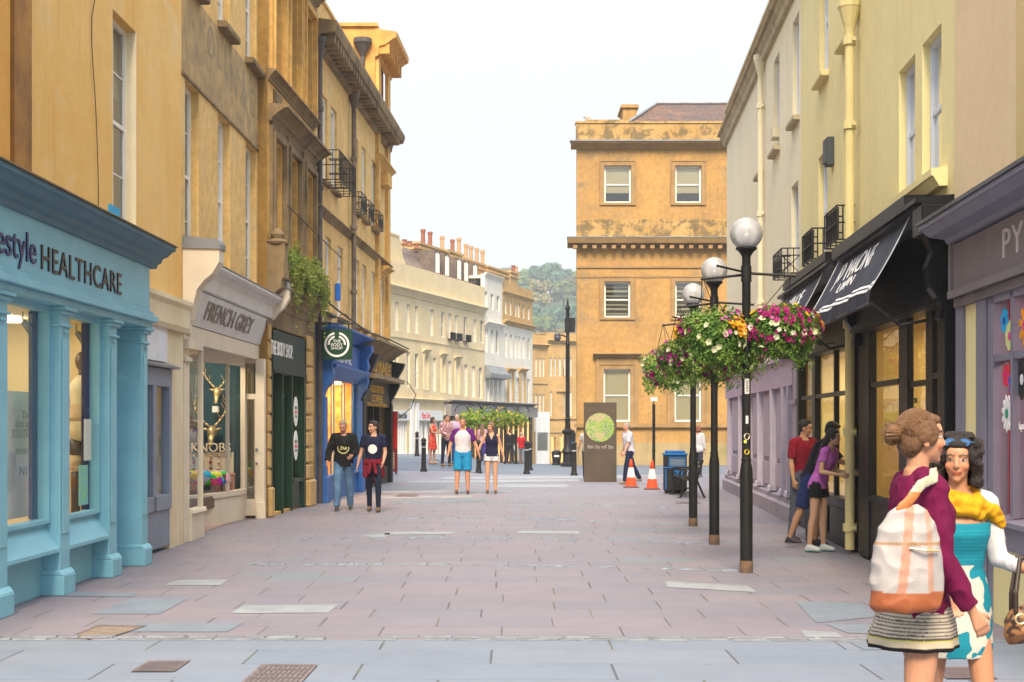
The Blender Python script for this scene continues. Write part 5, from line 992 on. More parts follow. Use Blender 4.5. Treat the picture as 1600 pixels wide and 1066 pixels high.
def guard(F, par, a, b, z0, z1, d1=.38, n=7, lattice=False, solid=False, m=None, name='window_guard'):
    mb = MB(F); r = .012
    for z_ in (z0, z1, (z0 + z1) / 2 if not lattice else z1 - .12): mb.tube([(a, 0, z_), (a, d1, z_), (b, d1, z_), (b, 0, z_)], r, 6)
    for i in range(n + 1): x = a + (b - a) * i / n; mb.tube([(x, d1, z0), (x, d1, z1)], r * .8, 6)
    for i in range(1, 3): mb.tube([(a, d1 * i / 3, z0), (a, d1 * i / 3, z1)], r * .8, 6); mb.tube([(b, d1 * i / 3, z0), (b, d1 * i / 3, z1)], r * .8, 6)
    if lattice:
        for i in range(n): x = a + (b - a) * i / n; x2 = a + (b - a) * (i + 1) / n; mb.tube([(x, d1, z0), (x2, d1, z1 - .12)], r * .7, 5); mb.tube([(x2, d1, z0), (x, d1, z1 - .12)], r * .7, 5)
        for (p, q) in (((a, 0), (a, d1)), ((b, 0), (b, d1))): mb.tube([(p[0], p[1], z0), (q[0], q[1], z1 - .12)], r * .7, 5); mb.tube([(q[0], q[1], z0), (p[0], p[1], z1 - .12)], r * .7, 5)
    for i in range(4): x = a + (b - a) * i / 3; mb.tube([(x, 0, z0), (x, d1, z0)], r * .8, 5)
    if solid: mb.box(a, b, d1 - .03, d1 - .02, z0 + .02, z1 - .02)
    return mb.build(name, m or M_ironr, par)
for (a, b) in up[:2]: guard(FM, e, a - .15, b + .15, 7.1, 7.75, .42, 8)
for (a, b) in up[2:]: guard(FM, e, a - .1, b + .1, 7.15, 7.6, .2, 4, True)
# strong-blue shopfront
M_cob = paint('cobalt_paint', (0.028, 0.12, 0.38), .35, .5, dirt=.2); M_crstr = plain('cream_stripe', (.68, .6, .38), .6)
sf = empty('shopfront', tuple(FM.p(33, .2)), 'cobalt blue shopfront with scrolled brackets and a lit orange window', 'shopfront')
mb = MB(FM); mb.box(30.5, 35.9, 0, .18, 3.0, 3.6); mb.mould(30.45, 36.0, cornice(3.6, 3.9, .5)); mb.mould(30.7, 35.8, [(0, 2.72), (.16, 2.72), (.3, 2.85), (.42, 2.98), (.42, 3.02), (0, 3.05)]); f = mb.build('fascia', M_cob, sf)
mb = MB(FM); mb.text('VIVIENNE', 31.4, 34.2, 3.28, .28, .18, .2); mb.build('lettering', M_white_t, f)
for a in (30.5, 35.55):
    mb = MB(FM); mb.box(a, a + .38, 0, .2, 0, 2.3); mb.box(a - .04, a + .42, 0, .26, 0, .55); mb.mould(a + .02, a + .36, [(0, 2.2), (.2, 2.2), (.16, 2.35), (.22, 2.5), (.32, 2.6), (.38, 2.8), (.34, 3.0), (.4, 3.15), (.36, 3.35), (.48, 3.55), (.48, 3.7), (0, 3.7)]); mb.build('bracket_pilaster', M_cob, sf, bevel=.01)
mb = MB(FM)
for a in (30.9, 32.4, 33.9, 35.4): mb.box(a, a + .10, -.01, .05, .5, 2.72)
mb.box(30.88, 35.55, -.1, .12, 0, .5); mb.box(30.88, 35.55, -.1, .18, .5, .56); mb.build('window_frame', M_cob, sf)
for a in (31.03, 32.34, 32.52, 33.84, 34.02): mb = MB(FM); mb.box(a, a + .05, .03, .06, .56, 2.7); mb.build('cream_stripe', M_crstr, sf)
mb = MB(FM); mb.quad((30.9, .0, .5), (35.5, .0, .5), (35.5, .0, 2.72), (30.9, .0, 2.72)); mb.build('display_window', M_shopg, sf)
room(FM, sf, 30.85, 35.5, -.8, -.02, .3, 2.75, surf('orange_shop_in', (.6, .26, .05), (.7, .5, .25), 5), 3, emit('lamp_cobalt', (1, .6, .22), 14))
# black coffee shopfront
sf = empty('shopfront', tuple(FM.p(38.5, .2)), 'black and gold shopfront under a stained awning box, at the far corner on the left', 'shopfront')
mb = MB(FM); mb.box(36.1, 42.0, 0, .2, 3.05, 3.5); mb.mould(36.0, 42.3, cornice(3.5, 3.95, .6)); mb.box(36.1, 41.9, .0, .55, 2.9, 3.02); f = mb.build('fascia', M_soot, sf)
M_gold = plain('gold_lettering', (.62, .35, .05), .5); mb = MB(FM); mb.text('ROYALE', 36.9, 41.2, 3.27, .3, .2, .23); mb.build('lettering', M_gold, f)
mb = MB(FM); mb.box(36.3, 41.8, .1, .14, 2.2, 2.9); pn = mb.build('sign_panel', M_blk, sf); mb = MB(FM); mb.text('ASSORTED', 37.6, 40.2, 2.68, .2, .14, .16); mb.text('COFFEE', 37.8, 40.0, 2.42, .2, .14, .16); mb.text('TEA & ROASTERS', 37.0, 40.8, 2.25, .09, .14, .16); mb.build('lettering', M_gold, pn)
for a in (36.15, 41.6):
    mb = MB(FM); mb.box(a, a + .35, 0, .2, 0, 2.3); mb.mould(a, a + .3, [(0, 2.2), (.2, 2.2), (.18, 2.4), (.3, 2.6), (.42, 2.85), (.38, 3.1), (.5, 3.3), (.58, 3.5), (0, 3.6)]); mb.build('bracket_pilaster', M_blk, sf, bevel=.01)
mb = MB(FM); [mb.box(a, a + .1, -.1, .08, 0, 2.2) for a in (37.4, 38.6, 39.8)]; mb.box(36.5, 41.6, -.1, .1, 0, .5); mb.build('window_frame', M_blk, sf)
mb = MB(FM); mb.box(36.4, 41.7, -.35, -.3, 0, 2.9); mb.build('interior', plain('brown_dark', (.05, .03, .02)), sf)
mb = MB(FM); mb.quad((36.5, -.02, .5), (41.6, -.02, .5), (41.6, -.02, 2.2), (36.5, -.02, 2.2)); mb.build('display_window', M_shopg, sf)
mb = MB(FM); mb.box(42.0, 42.04, .12, .32, 1.0, 2.1); mb.build('banner', paint('banner_red', (.6, .03, .02)), label='narrow red banner hanging at the far end of the black shopfront', cat='banner')
mb = MB(FM); mb.tube([(42.0, .6, 3.0), (42.2, .85, 2.6), (42.2, .7, 2.2), (42.0, .25, 1.8)], .012); mb.build('awning_cable', M_blk, sf)
mb = MB(FM); mb.box(32.9, 33.05, .02, .12, 4.6, 5.0); mb.build('alarm_box', paint('alarm_blue', (.02, .15, .6)), label='small bright blue alarm box between lower windows above the cobalt shop', cat='alarm box')
# wires
mb = MB()
for (a, b) in (((-4.3, 27.0, 5.9), (-4.0, 33.0, 5.6)), ((-4.5, 29.5, 5.35), (-4.0, 36, 5.5))): mb.tube([a, b], .012, 5)
mb.tube([FM.p(30.9, .05, 4.5), FM.p(31.8, .3, 4.25), FM.p(35, .5, 3.98), FM.p(38, .6, 4.0), FM.p(42, .65, 3.96)], .02, 6); mb.build('cable', M_blk, label='black cables strung along the stone fronts above the blue and black shops', cat='cable')
# menu board on the pavement
p = Vector((k(607) * 47, 47, gh(k(607) * 47, 47))); e = empty('menu_board', tuple(p), 'round-topped maroon menu board standing beyond the black shopfront', 'menu board'); F_ = Fr(0, 47, 1, 0, 1)
mb = MB(F_); x = p.x; mb.slab([(x - .3, p.z + .08), (x + .3, p.z + .08), (x + .3, p.z + .85)] + [(x + .3 * math.cos(a), p.z + .85 + .16 * math.sin(a)) for a in lin(0, PI, 8)] + [(x - .3, p.z + .85)], -.04, 0); b_ = mb.build('board', paint('maroon_board', (.18, .015, .02)), e)
mb = MB(F_); [mb.box(x - .2, x + .2, 0, .006, p.z + .2 + i * .08, p.z + .24 + i * .08) for i in range(7)]; mb.build('menu_lines', M_crstr, b_)
for sx in (-.25, .25): mb = MB(F_); mb.box(x + sx - .02, x + sx + .02, -.3, .02, p.z, p.z + .09); mb.build('foot', M_blk, e)
# ================================================================== RIGHT SIDE OF THE STREET
FR = Fr(3.41, 0, .061, 1, -1)
M_yel = surf('yellow_render', (0.76, 0.66, 0.34), (0.72, 0.61, 0.30), .5, .85, .15, 40, streak=(.52, .44, .25), samt=.35, fine=.06)
M_ivr = surf('ivory_render', (0.80, 0.72, 0.53), (0.77, 0.69, 0.49), .5, .85, .15, 40, streak=(.48, .40, .28), samt=.35, fine=.06)
M_pch = surf('peach_render', (0.70, 0.54, 0.34), (0.66, 0.50, 0.30), .5, .85, .15, 40, streak=(.50, .38, .22), samt=.3, fine=.06)
M_ochR = surf('tan_render', (0.60, 0.45, 0.20), None, .5, .85, .15, 40)
M_gut = surf('gutter_stone', (0.52, 0.44, 0.28), (0.40, .33, .22), 2, .85, .3, 30, streak=(.12, .1, .07), samt=.6)
M_frb = paint('sash_bluewhite', (0.62, 0.66, 0.74), .45)
def sr(px, d=0): return FR.s(px, d)
def rwin(e, hs, **kw):
    for h in hs: window(FR, e, *h, dep=.09, fm=M_frb, gm=M_glb, nx=2, ny=1, fw=.06, blind=M_blind, bl=random.choice((.3, .5, .6)), **kw)
# ivory building (far)
e = empty('rendered_building', tuple(FR.p(30)), 'ivory rendered building with few narrow windows at the far right, above the lilac shutters', 'building')
hI = [(23.9, 24.7, 6.95, 8.72), (26.5, 27.35, 6.95, 8.72), (29.1, 29.9, 6.95, 8.7), (24.0, 24.85, 4.3, 5.87)]
mb = MB(FR); wall(mb, 23.7, 37.3, 2.9, 9.35, hI, .3); mb.box(23.7, 37.3, -8, -7.8, 0, 9.35); mb.box(37.1, 37.3, -7.8, -.31, 0, 9.35); mb.box(23.72, 37.1, -7.8, -.31, 9.1, 9.3); mb.build('wall', M_ivr, e)
rwin(e, hI, sill=(M_gut, .12, .1))
mb = MB(FR); mb.mould(23.7, 37.5, [(0, 9.1), (.08, 9.1), (.1, 9.2), (.16, 9.26), (.18, 9.36), (.18, 9.4), (0, 9.45)]); mb.box(23.7, 37.4, -.3, .02, 9.45, 9.95); mb.box(23.7, 37.4, -.34, .06, 9.95, 10.02); mb.build('cornice', M_gut, e)
mb = MB(FR); mb.tube([(23.7, .21, 9.37), (37.5, .21, 9.37)], .04); mb.build('gutter', M_gut, e)
pipe(FR, e, 28.8, .09, 2.9, 9.3, M_ivr, .055, 9.0, (8.2, 6.0, 4.2))
mb = MB(FR); mb.box(26.7, 27.1, -.1, .1, 7.15, 7.35); mb.build('window_vent', M_reveal, e)
guard(FR, e, 23.85, 25.0, 4.26, 4.68, .3, 6, lattice=True)
# yellow building
e = empty('rendered_building', tuple(FR.p(18)), 'pale yellow rendered building with a yellow downpipe above the black awnings', 'building')
hY = [(20.97, 21.8, 4.15, 5.80), (18.85, 19.6, 4.15, 5.76), (15.16, 15.97, 4.2, 5.68), (14.0, 14.83, 4.2, 5.68), (20.9, 21.7, 6.95, 8.75), (18.85, 19.6, 6.95, 8.75), (15.16, 15.97, 6.95, 8.7), (14.0, 14.83, 6.95, 8.7)]
mb = MB(FR); wall(mb, 13.45, 23.68, 3.2, 10.2, hY, .3); mb.box(13.45, 23.68, -8, -7.8, 0, 10.2); mb.box(13.5, 23.6, -7.8, -.31, 9.8, 10.1); mb.box(23.5, 23.67, -7.8, -.31, 0, 10.1); mb.box(13.45, 13.6, -7.8, -.31, 0, 10.1); mb.box(13.6, 23.5, -7.8, -.31, 6.2, 6.4); mb.box(13.6, 23.5, -7.8, -.31, 3.7, 3.85)
mb.build('wall', M_yel, e); rwin(e, [hY[i] for i in (0, 1, 2, 3, 6, 7)]); rwin(e, hY[4:6], sill=(M_yel, .12, .1))
mb = MB(FR); mb.mould(13.75, 16.25, [(0, 4.02), (.08, 4.02), (.14, 4.12), (.16, 4.12), (.16, 4.19), (0, 4.21)]); mb.build('sill', M_yel, e)
mb = MB(FR); mb.mould(13.45, 23.7, [(0, 9.1), (.08, 9.1), (.1, 9.2), (.16, 9.26), (.18, 9.36), (.18, 9.42), (0, 9.47)]); mb.build('cornice', M_gut, e)
guard(FR, e, 18.7, 19.7, 4.15, 4.6, .24, 7, solid=True); guard(FR, e, 20.85, 21.85, 4.15, 4.6, .24, 7, solid=True)
M_ypipe = paint('yellow_pipe', (0.66, 0.57, 0.28), .4, dirt=.2)
pipe(FR, e, 18.42, .12, .06, 10, M_ypipe, .062, 7.0, (.35, 1.6, 3.0, 5.6, 6.7, 7.35))
mb = MB(FR); mb.box(20.35, 20.6, 0, .1, 5.45, 5.85); mb.box(20.38, 20.57, .1, .13, 5.48, 5.82); mb.build('alarm_box', plain('alarm_dark', (.07, .08, .09)), label='dark alarm box high between windows on the pale yellow wall', cat='alarm box')
# peach building + next
e = empty('rendered_building', tuple(FR.p(12.4)), 'blank peach rendered wall above the flower-decorated shop', 'building')
mb = MB(FR); mb.box(11.42, 13.44, -.3, .012, 3.3, 11); mb.box(11.42, 13.44, -6, -.3, 10.5, 11); mb.box(11.42, 13.44, -6, -5.8, 0, 10.5); mb.build('wall', M_pch, e)
e = empty('rendered_building', tuple(FR.p(9)), 'sliver of tan rendered wall at the upper right edge of the picture', 'building')
mb = MB(FR); mb.box(7.5, 11.4, -6, .03, 3.3, 11); mb.build('wall', M_ochR, e)
# ---- lilac shuttered shopfront
M_lil = paint('lilac_paint', (0.42, 0.35, 0.42), .5, .4, dirt=.2); M_lild = paint('lilac_shaded_recess', (0.34, 0.285, 0.35), .55, .4, dirt=.25); M_lilf = paint('lilac_fascia', (0.48, 0.36, 0.46), .5, .4, dirt=.12); M_lilw = paint('lilac_lit_edge', (0.52, 0.47, 0.56), .45)  # edge and recess lilacs carry painted light and painted shade
sf = empty('shopfront', tuple(FR.p(31)), 'lilac panelled shopfront with closed shutters on a stone base', 'shopfront')
mb = MB(FR); mb.box(24.4, 37.2, -.25, .05, 2.38, 2.86); mb.box(24.3, 37.25, -.2, .12, 2.86, 2.93); mb.build('fascia', M_lilf, sf)
mb = MB(FR); mb.box(23.9, 37.2, -.3, -.06, .3, 2.38); mb.build('shutter_panel', M_lild, sf)
mb = MB(FR); mb.mould(24.0, 37.25, [(-.2, 0), (.12, 0), (.12, .26), (.06, .3), (.06, .38), (-.2, .42)]); mb.build('stone_base', surf('lilac_base', (.33, .28, .33), (.25, .22, .25), 2, .8, .3), sf)
for a in (24.9, 25.7, 27.4, 29.6, 31.6, 33.6, 36.4):
    mb = MB(FR); mb.box(a, a + .32, -.06, .05, .42, 2.38); mb.build('shutter_pilaster', M_lil, sf, bevel=.01)
    mb = MB(FR); mb.box(a - .05, a, -.06, .07, .42, 2.38); mb.mould(a - .05, a + .34, [(0, .42), (.1, .42), (.08, .5), (.05, .52), (0, .52)]); mb.build('shutter_edge', M_lilw, sf)
for a, b in ((26.1, 27.25), (27.85, 29.4), (30.1, 31.4), (32.1, 33.4), (34.1, 36.2)):
    mb = MB(FR); mb.box(a, b, -.06, -.02, .5, .95); mb.box(a + .08, b - .08, -.06, -.025, 1.05, 2.3); mb.build('shutter_leaf', M_lil, sf, bevel=.008)
mb = MB(FR); mb.box(23.85, 24.4, -.2, .04, .3, 2.95); mb.box(23.85, 24.6, -.1, .08, 2.05, 2.12); mb.build('end_panel', M_lil, sf)
# ---- black shopfronts with awnings
M_blw = paint('black_gloss', (0.010, 0.010, 0.012), .28, .5, dirt=.15, dirtcol=(.03, .027, .025), var=.3)
M_amber = surf('amber_wall', (0.58, 0.44, 0.20), (0.50, .36, .14), 1.0, .8, .1); M_rg = glass('right_glass', (.95, .95, .92), .32, .01)
E_am = emit('amber_lamp', (1, .80, .45), 10)
M_aw = surf('awning_cloth', (0.018, 0.020, 0.035), (0.026, .03, .05), 3, .75, .3, 90, blot=(.05, .055, .07), bamt=.4, fine=.2); M_str = plain('awning_white', (.72, .72, .75), .7)
def awning(e, s0, s1, zt, zb, dt, db, seed):
    """cloth sheet sagging between wall box and front bar, with valance and white stripes"""
    def P(s_, t, off=0.0):
        sag = .035 * math.sin(t * PI) ; rip = .028 * math.sin((s_ - s0) * 5.5 + seed) * t + .012 * math.sin((s_ - s0) * 13 + seed * 2) * t
        return FR.p(s_, dt + (db - dt) * t + rip + off * .8, zt + (zb - zt) * t - sag + off * .6)
    def strip(m, a, b, t0, t1, off, name, par, th=.004):
        mb = MB(); n, q = max(2, int((b - a) * 8)), max(2, int((t1 - t0) * 14)); N = n + 1
        for o_ in (off, off - th): mb.v += [P(a + (b - a) * i / n, t0 + (t1 - t0) * j / q, o_) for j in range(q + 1) for i in range(N)]
        L_ = N * (q + 1)
        for j in range(q):
            for i in range(n): mb.f += [[j * N + i, j * N + i + 1, (j + 1) * N + i + 1, (j + 1) * N + i], [L_ + j * N + i, L_ + (j + 1) * N + i, L_ + (j + 1) * N + i + 1, L_ + j * N + i + 1]]; mb.mi += [0, 0]
        for i in range(n): mb.f += [[i, L_ + i, L_ + i + 1, i + 1], [q * N + i, q * N + i + 1, L_ + q * N + i + 1, L_ + q * N + i]]; mb.mi += [0, 0]
        for j in range(q): mb.f += [[j * N, (j + 1) * N, L_ + (j + 1) * N, L_ + j * N], [j * N + n, L_ + j * N + n, L_ + (j + 1) * N + n, (j + 1) * N + n]]; mb.mi += [0, 0]
        return mb.build(name, m, par, smooth=True)
    c = strip(M_aw, s0, s1, 0, 1, 0, 'cloth', e, .006)
    for a, b, t0, t1 in ((s0 + .02, s0 + .07, 0, 1), (s1 - .07, s1 - .02, 0, 1), (s0 + .07, s1 - .07, .86, .90), (s0 + .07, s1 - .07, .925, .97)): strip(M_str, a, b, t0, t1, .006, 'stripe', c)
    mb = MB(FR); n = int((s1 - s0) * 8)
    for i in range(n):
        a, b = s0 + (s1 - s0) * i / n, s0 + (s1 - s0) * (i + 1) / n; d = lambda s_: db + .028 * math.sin((s_ - s0) * 5.5 + seed) + .012 * math.sin((s_ - s0) * 13 + seed * 2)
        mb.quad((a, d(a), zb), (b, d(b), zb), (b, d(b) + .01, zb - .14), (a, d(a) + .01, zb - .14))
    mb.build('valance', M_aw, e)
    mb = MB(FR); mb.tube([(s0 - .02, db, zb - .13), (s1 + .02, db, zb - .13)], .02); mb.build('front_bar', M_blw, e)
    for a in (s0 + .05, s1 - .05): mb = MB(FR); mb.tube([(a, .1, zb - .3), (a, db * .55, zb - .35), (a, db, zb - .12)], .016); mb.build('arm', M_blw, e)
    return P
def shop_black(s0, s1, label, posts, ztop, glz, stall=.42, lamps=3, mural=None, deep=2.6):
    sf = empty('shopfront', tuple(FR.p((s0 + s1) / 2)), label, 'shopfront')
    mb = MB(FR); mb.box(s0, s1, -.1, .12, glz, ztop); mb.box(s0, s1, .12, .16, glz + .02, glz + .1); fa = mb.build('fascia', M_blw, sf)
    mb = MB(FR); mb.mould(s0, s1, cornice(ztop - .18, ztop + .12, .38)); mb.build('cornice', M_blw, sf)
    for a, b, pr in posts: mb = MB(FR); mb.box(a, b, -.05, pr, .03, glz); mb.build('post', M_blw, sf, bevel=.008)
    room(FR, sf, s0 + .05, s1 - .05, -deep, -.1, .05, glz + .05, M_amber, lamps, E_am)
    return sf
s1f = shop_black(18.62, 23.82, 'black shopfront with warm lit windows under the farther navy awning', [(23.55, 23.8, .06), (21.9, 22.2, .04), (20.2, 20.3, .02), (18.62, 18.75, .05)], 3.75, 2.75)
mb = MB(FR); mb.box(18.75, 21.9, -.1, .04, .0, .62); mb.box(18.75, 21.9, -.1, .06, .62, .68); mb.box(19.0, 20.3, .06, .075, .12, .52); mb.box(20.5, 21.8, .06, .075, .12, .52); mb.box(22.35, 23.45, -.1, .05, 0, .3); mb.build('stall_riser', M_blw, s1f, bevel=.005)
mb = MB(FR); mb.box(18.8, 23.45, -.04, .03, 2.1, 2.16); mb.build('transom', M_blw, s1f)
mb = MB(FR); mb.quad((18.7, -.02, .3), (23.6, -.02, .3), (23.6, -.02, 2.75), (18.7, -.02, 2.75)); mb.build('display_window', M_rg, s1f)
s2f = shop_black(13.46, 18.2, 'black shopfront with tall amber lit windows under the nearer navy awning', [(17.5, 18.2, .05), (15.45, 15.9, .02), (14.3, 14.6, .02), (13.46, 13.75, .10)], 3.75, 2.85)
mb = MB(FR); mb.box(15.9, 17.5, -.1, .03, .02, .75); mb.mould(15.9, 17.5, [(0, .75), (.06, .75), (.06, .8), (0, .83)]); mb.box(14.6, 15.45, -.12, -.02, .02, .45); mb.box(13.75, 14.3, -.12, .0, .02, .6); mb.build('stall_riser', M_blw, s2f, bevel=.005)
mb = MB(FR); mb.box(15.9, 17.5, -.05, .03, 2.15, 2.21); mb.box(14.6, 15.45, -.06, .0, 2.1, 2.16); mb.box(13.75, 14.3, -.06, .02, 2.15, 2.21); mb.build('transom', M_blw, s2f)
mb = MB(FR); mb.quad((13.7, -.04, .45), (17.5, -.04, .45), (17.5, -.04, 2.85), (13.7, -.04, 2.85)); mb.build('display_window', M_rg, s2f)
for a in (13.5, 18.0):
    mb = MB(FR); mb.mould(a, a + .2, [(0, 2.7), (.14, 2.7), (.12, 2.85), (.22, 3.0), (.26, 3.2), (.2, 3.35), (.32, 3.6), (0, 3.6)]); mb.build('bracket', M_blw, s2f, bevel=.008)
mb = MB(FR); mb.box(13.35, 13.75, 0, .34, 3.5, 3.78); mb.build('cornice_end', M_blw, s2f, bevel=.01)
M_pale = plain('pale_display', (.66, .6, .42), .7)
for a, b, z0, z1, d, lb in ((15.1, 15.85, .5, 1.0, -1.2, 'pale display counter behind the shop door under the nearer awning'), (16.5, 17.3, .5, 1.3, -1.6, 'pale display cabinet in the left window under the nearer awning'), (19.2, 21.6, .3, .9, -1.2, 'low display counter in the lit window beside the shoppers')):
    mb = MB(FR); mb.box(a, b, d, d + .5, z0 - .45, z1); mb.box(a - .03, b + .03, d - .03, d + .53, z1, z1 + .04); c_ = mb.build('display_counter', M_pale, label=lb, cat='counter'); mb = MB(FR)
    for i in range(5): x = a + (b - a) * (i + .5) / 5; mb.lathe((x, d + .3, z1 + .04), [(.035, 0), (.035, .1), (.015, .12), (.015, .15)], 8)
    mb.build('bottle', [M_ivory, M_gilt, M_man][int(a) % 3], c_, kind='stuff')
mb = MB(FR); mb.box(20.7, 21.3, -2.58, -2.55, 1.0, 2.3); mb.build('picture', surf('mural_green', (.15, .3, .12), (.5, .4, .08), 5), label='green and yellow mural on the back wall beyond the shoppers', cat='picture')
mb = MB(FR); mb.text('JO MALONE', 15.75, 15.2, 1.95, .06, -.035, -.03); mb.text('LONDON', 15.6, 15.3, 1.86, .035, -.035, -.03); mb.build('lettering', M_black_t, s2f)
a1 = empty('awning', tuple(FR.p(21.5, .3, 3.1)), 'the farther navy awning with white edge stripes, partly behind the flower baskets', 'awning')
P1 = awning(a1, 19.35, 23.6, 3.92, 3.14, .25, .62, 1.0)
a2 = empty('awning', tuple(FR.p(16.6, .3, 3.1)), 'the nearer and larger navy awning with white stripes along its sides and foot', 'awning')
P2 = awning(a2, 14.15, 18.55, 3.88, 3.04, .22, .66, 2.2)
for (e_, P_, lines) in ((a1, P1, (('JO MALONE', 22.5, 20.6, .42, .24), ('LONDON', 22.0, 21.0, .66, .13))), (a2, P2, (('JO MALONE', 17.75, 15.5, .34, .27), ('LONDON', 17.15, 16.1, .60, .14)))):
    for t_, sa_, sb_, tc_, h_ in lines:
        L_ = .9; mb = MB(); mb.text(t_, sa_, sb_, 0, h_, 0, .004, curve=lambda a, dd, z, P_=P_, tc_=tc_: P_(a, tc_ - z / .95, .007 + dd)); mb.build('lettering', M_str, e_)
mb = MB(FR); mb.box(14.3, 18.75, 0, .3, 3.9, 4.02); mb.build('awning_box', M_blw, a2); mb = MB(FR); mb.box(19.3, 23.7, 0, .3, 3.94, 4.06); mb.build('awning_box', M_blw, a1)
# ---- grey decorated shopfront, far right
M_mv = paint('mauve_grey_paint', (0.215, 0.205, 0.26), .45, .4, dirt=.15); M_mvf = paint('fascia_taupe', (0.20, 0.17, 0.175), .5, .4, dirt=.12)
sf = empty('shopfront', tuple(FR.p(11)), 'mauve-grey shopfront with taupe fascia and flower stickers at the right edge', 'shopfront')
mb = MB(FR); mb.box(7.5, 13.2, -.2, .1, 2.93, 3.36); mb.box(13.12, 13.2, .1, .13, 2.93, 3.4); mb.box(7.5, 13.2, .1, .14, 2.86, 2.93); mb.box(7.5, 13.2, -.2, .08, 2.78, 2.86); f = mb.build('fascia', M_mvf, sf)
mb = MB(FR); mb.mould(7.5, 13.22, [(0, 3.38), (.14, 3.38), (.16, 3.42), (.3, 3.44), (.38, 3.5), (.4, 3.5), (.4, 3.54), (0, 3.62)]); mb.build('cornice', M_mv, sf)
mb = MB(FR); mb.mould(7.5, 13.25, [(0, 3.625), (.42, 3.545), (.43, 3.57), (0, 3.66)]); mb.build('lead_flashing', M_lead, sf)
mb = MB(FR); mb.text('PYLONES', 11.5, 9.3, 3.16, .235, .10, .112, space=1.1); mb.build('lettering', plain('letter_taupe', (.5, .42, .40)), f)
mb = MB(FR); mb.box(12.58, 13.0, -.2, .02, .0, 2.8); mb.build('cream_panel', M_yel, sf); 
mb = MB(FR); mb.box(13.0, 13.25, -.1, .05, .0, 2.86); mb.build('pilaster', M_mv, sf); mb = MB(FR); mb.box(12.05, 12.58, -.1, .04, .0, 2.86); mb.box(12.2, 12.4, .04, .06, .0, 2.78); mb.build('pilaster', M_mv, sf, bevel=.005)
mb = MB(FR); mb.box(7.5, 12.05, -.15, .03, .0, .72); mb.build('stall_riser', M_yel, sf); mb = MB(FR); mb.mould(7.5, 12.06, [(-.1, .66), (.08, .66), (.08, .84), (.13, .86), (.13, .9), (-.1, .93)]); mb.build('sill_band', M_mv, sf)
mb = MB(FR)
for a in (11.98, 11.42, 10.6, 9.6): mb.box(a, a + .07, -.06, .05, .93, 2.78)
mb.box(7.5, 12.05, -.05, .04, 2.22, 2.28); mb.box(7.5, 12.05, -.06, .05, 2.72, 2.8); wf = mb.build('window_frame', M_mv, sf)
mb = MB(FR); mb.quad((7.5, -.01, .93), (12.0, -.01, .93), (12.0, -.01, 2.75), (7.5, -.01, 2.75)); mb.build('pane', glass('front_glass', (.96, .93, .93), .22, .0), wf)
room(FR, sf, 7.6, 12.3, -1.6, -.1, .3, 2.8, surf('red_shop_in', (.42, .015, .035), (.30, .01, .03), 2), 2, emit('lamp_red', (1, .75, .65), 9))
def petal_flower(s_, z_, r, n, cols, lab, w_=.32):
    mb = MB(FR)
    for i in range(n):
        a = 2 * PI * i / n + .2; ca, sa = math.cos(a), math.sin(a)
        mb.slab([(s_ + r * (t * ca - q * sa * w_), z_ + r * (t * sa + q * ca * w_)) for t, q in ((.15, -.3), (.5, -.75), (.85, -.8), (1, 0), (.85, .8), (.5, .75), (.15, .3))], .0, .006)
    f_ = mb.build('flower_sticker', cols[0], label=lab, cat='sticker'); mb = MB(FR); mb.slab([(s_ + r * .26 * math.cos(a), z_ + r * .26 * math.sin(a)) for a in lin(0, 2 * PI, 16)[:-1]], .007, .011); mb.build('flower_centre', cols[1], f_)
C = lambda n_, c_: plain('sticker_' + n_, c_, .5)
for q in ((11.82, 2.56, .11, 6, (C('cyan', (.0, .36, .7)), C('navy', (.02, .05, .4))), 'bright blue flower sticker at the top left of the red shop window', .42), (11.66, 2.42, .13, 9, (C('lime', (.68, .75, .3)), C('magenta', (.7, .02, .25))), 'pale lime spotted flower sticker under the blue flower', .34),
          (11.25, 2.48, .17, 8, (C('orange', (.85, .33, .01)), C('magenta', (.7, .02, .25))), 'orange flower sticker with a magenta centre in the red shop window', .2), (11.78, 2.1, .1, 6, (C('red', (.7, .02, .08)), C('magenta', (.7, .02, .25))), 'red flower sticker below the transom of the red shop window', .42),
          (11.6, 2.04, .11, 5, (C('royal', (.01, .05, .5)), C('red', (.7, .02, .08))), 'royal blue flower sticker beside the multicoloured one', .42), (11.32, 2.05, .17, 8, (C('multi', (.03, .03, .03)), C('white', (.8, .8, .8))), 'black outlined multicoloured flower sticker in the red shop window', .4),
          (11.74, 1.78, .16, 11, (C('white', (.8, .8, .8)), C('teal', (.02, .3, .2))), 'white daisy sticker with a teal centre in the red shop window', .2)): petal_flower(*q)
mb = MB(FR); mb.text('boutique de creation', 11.58, 10.8, 1.68, .06, .0, .006); mb.build('lettering', M_white_t, sf)
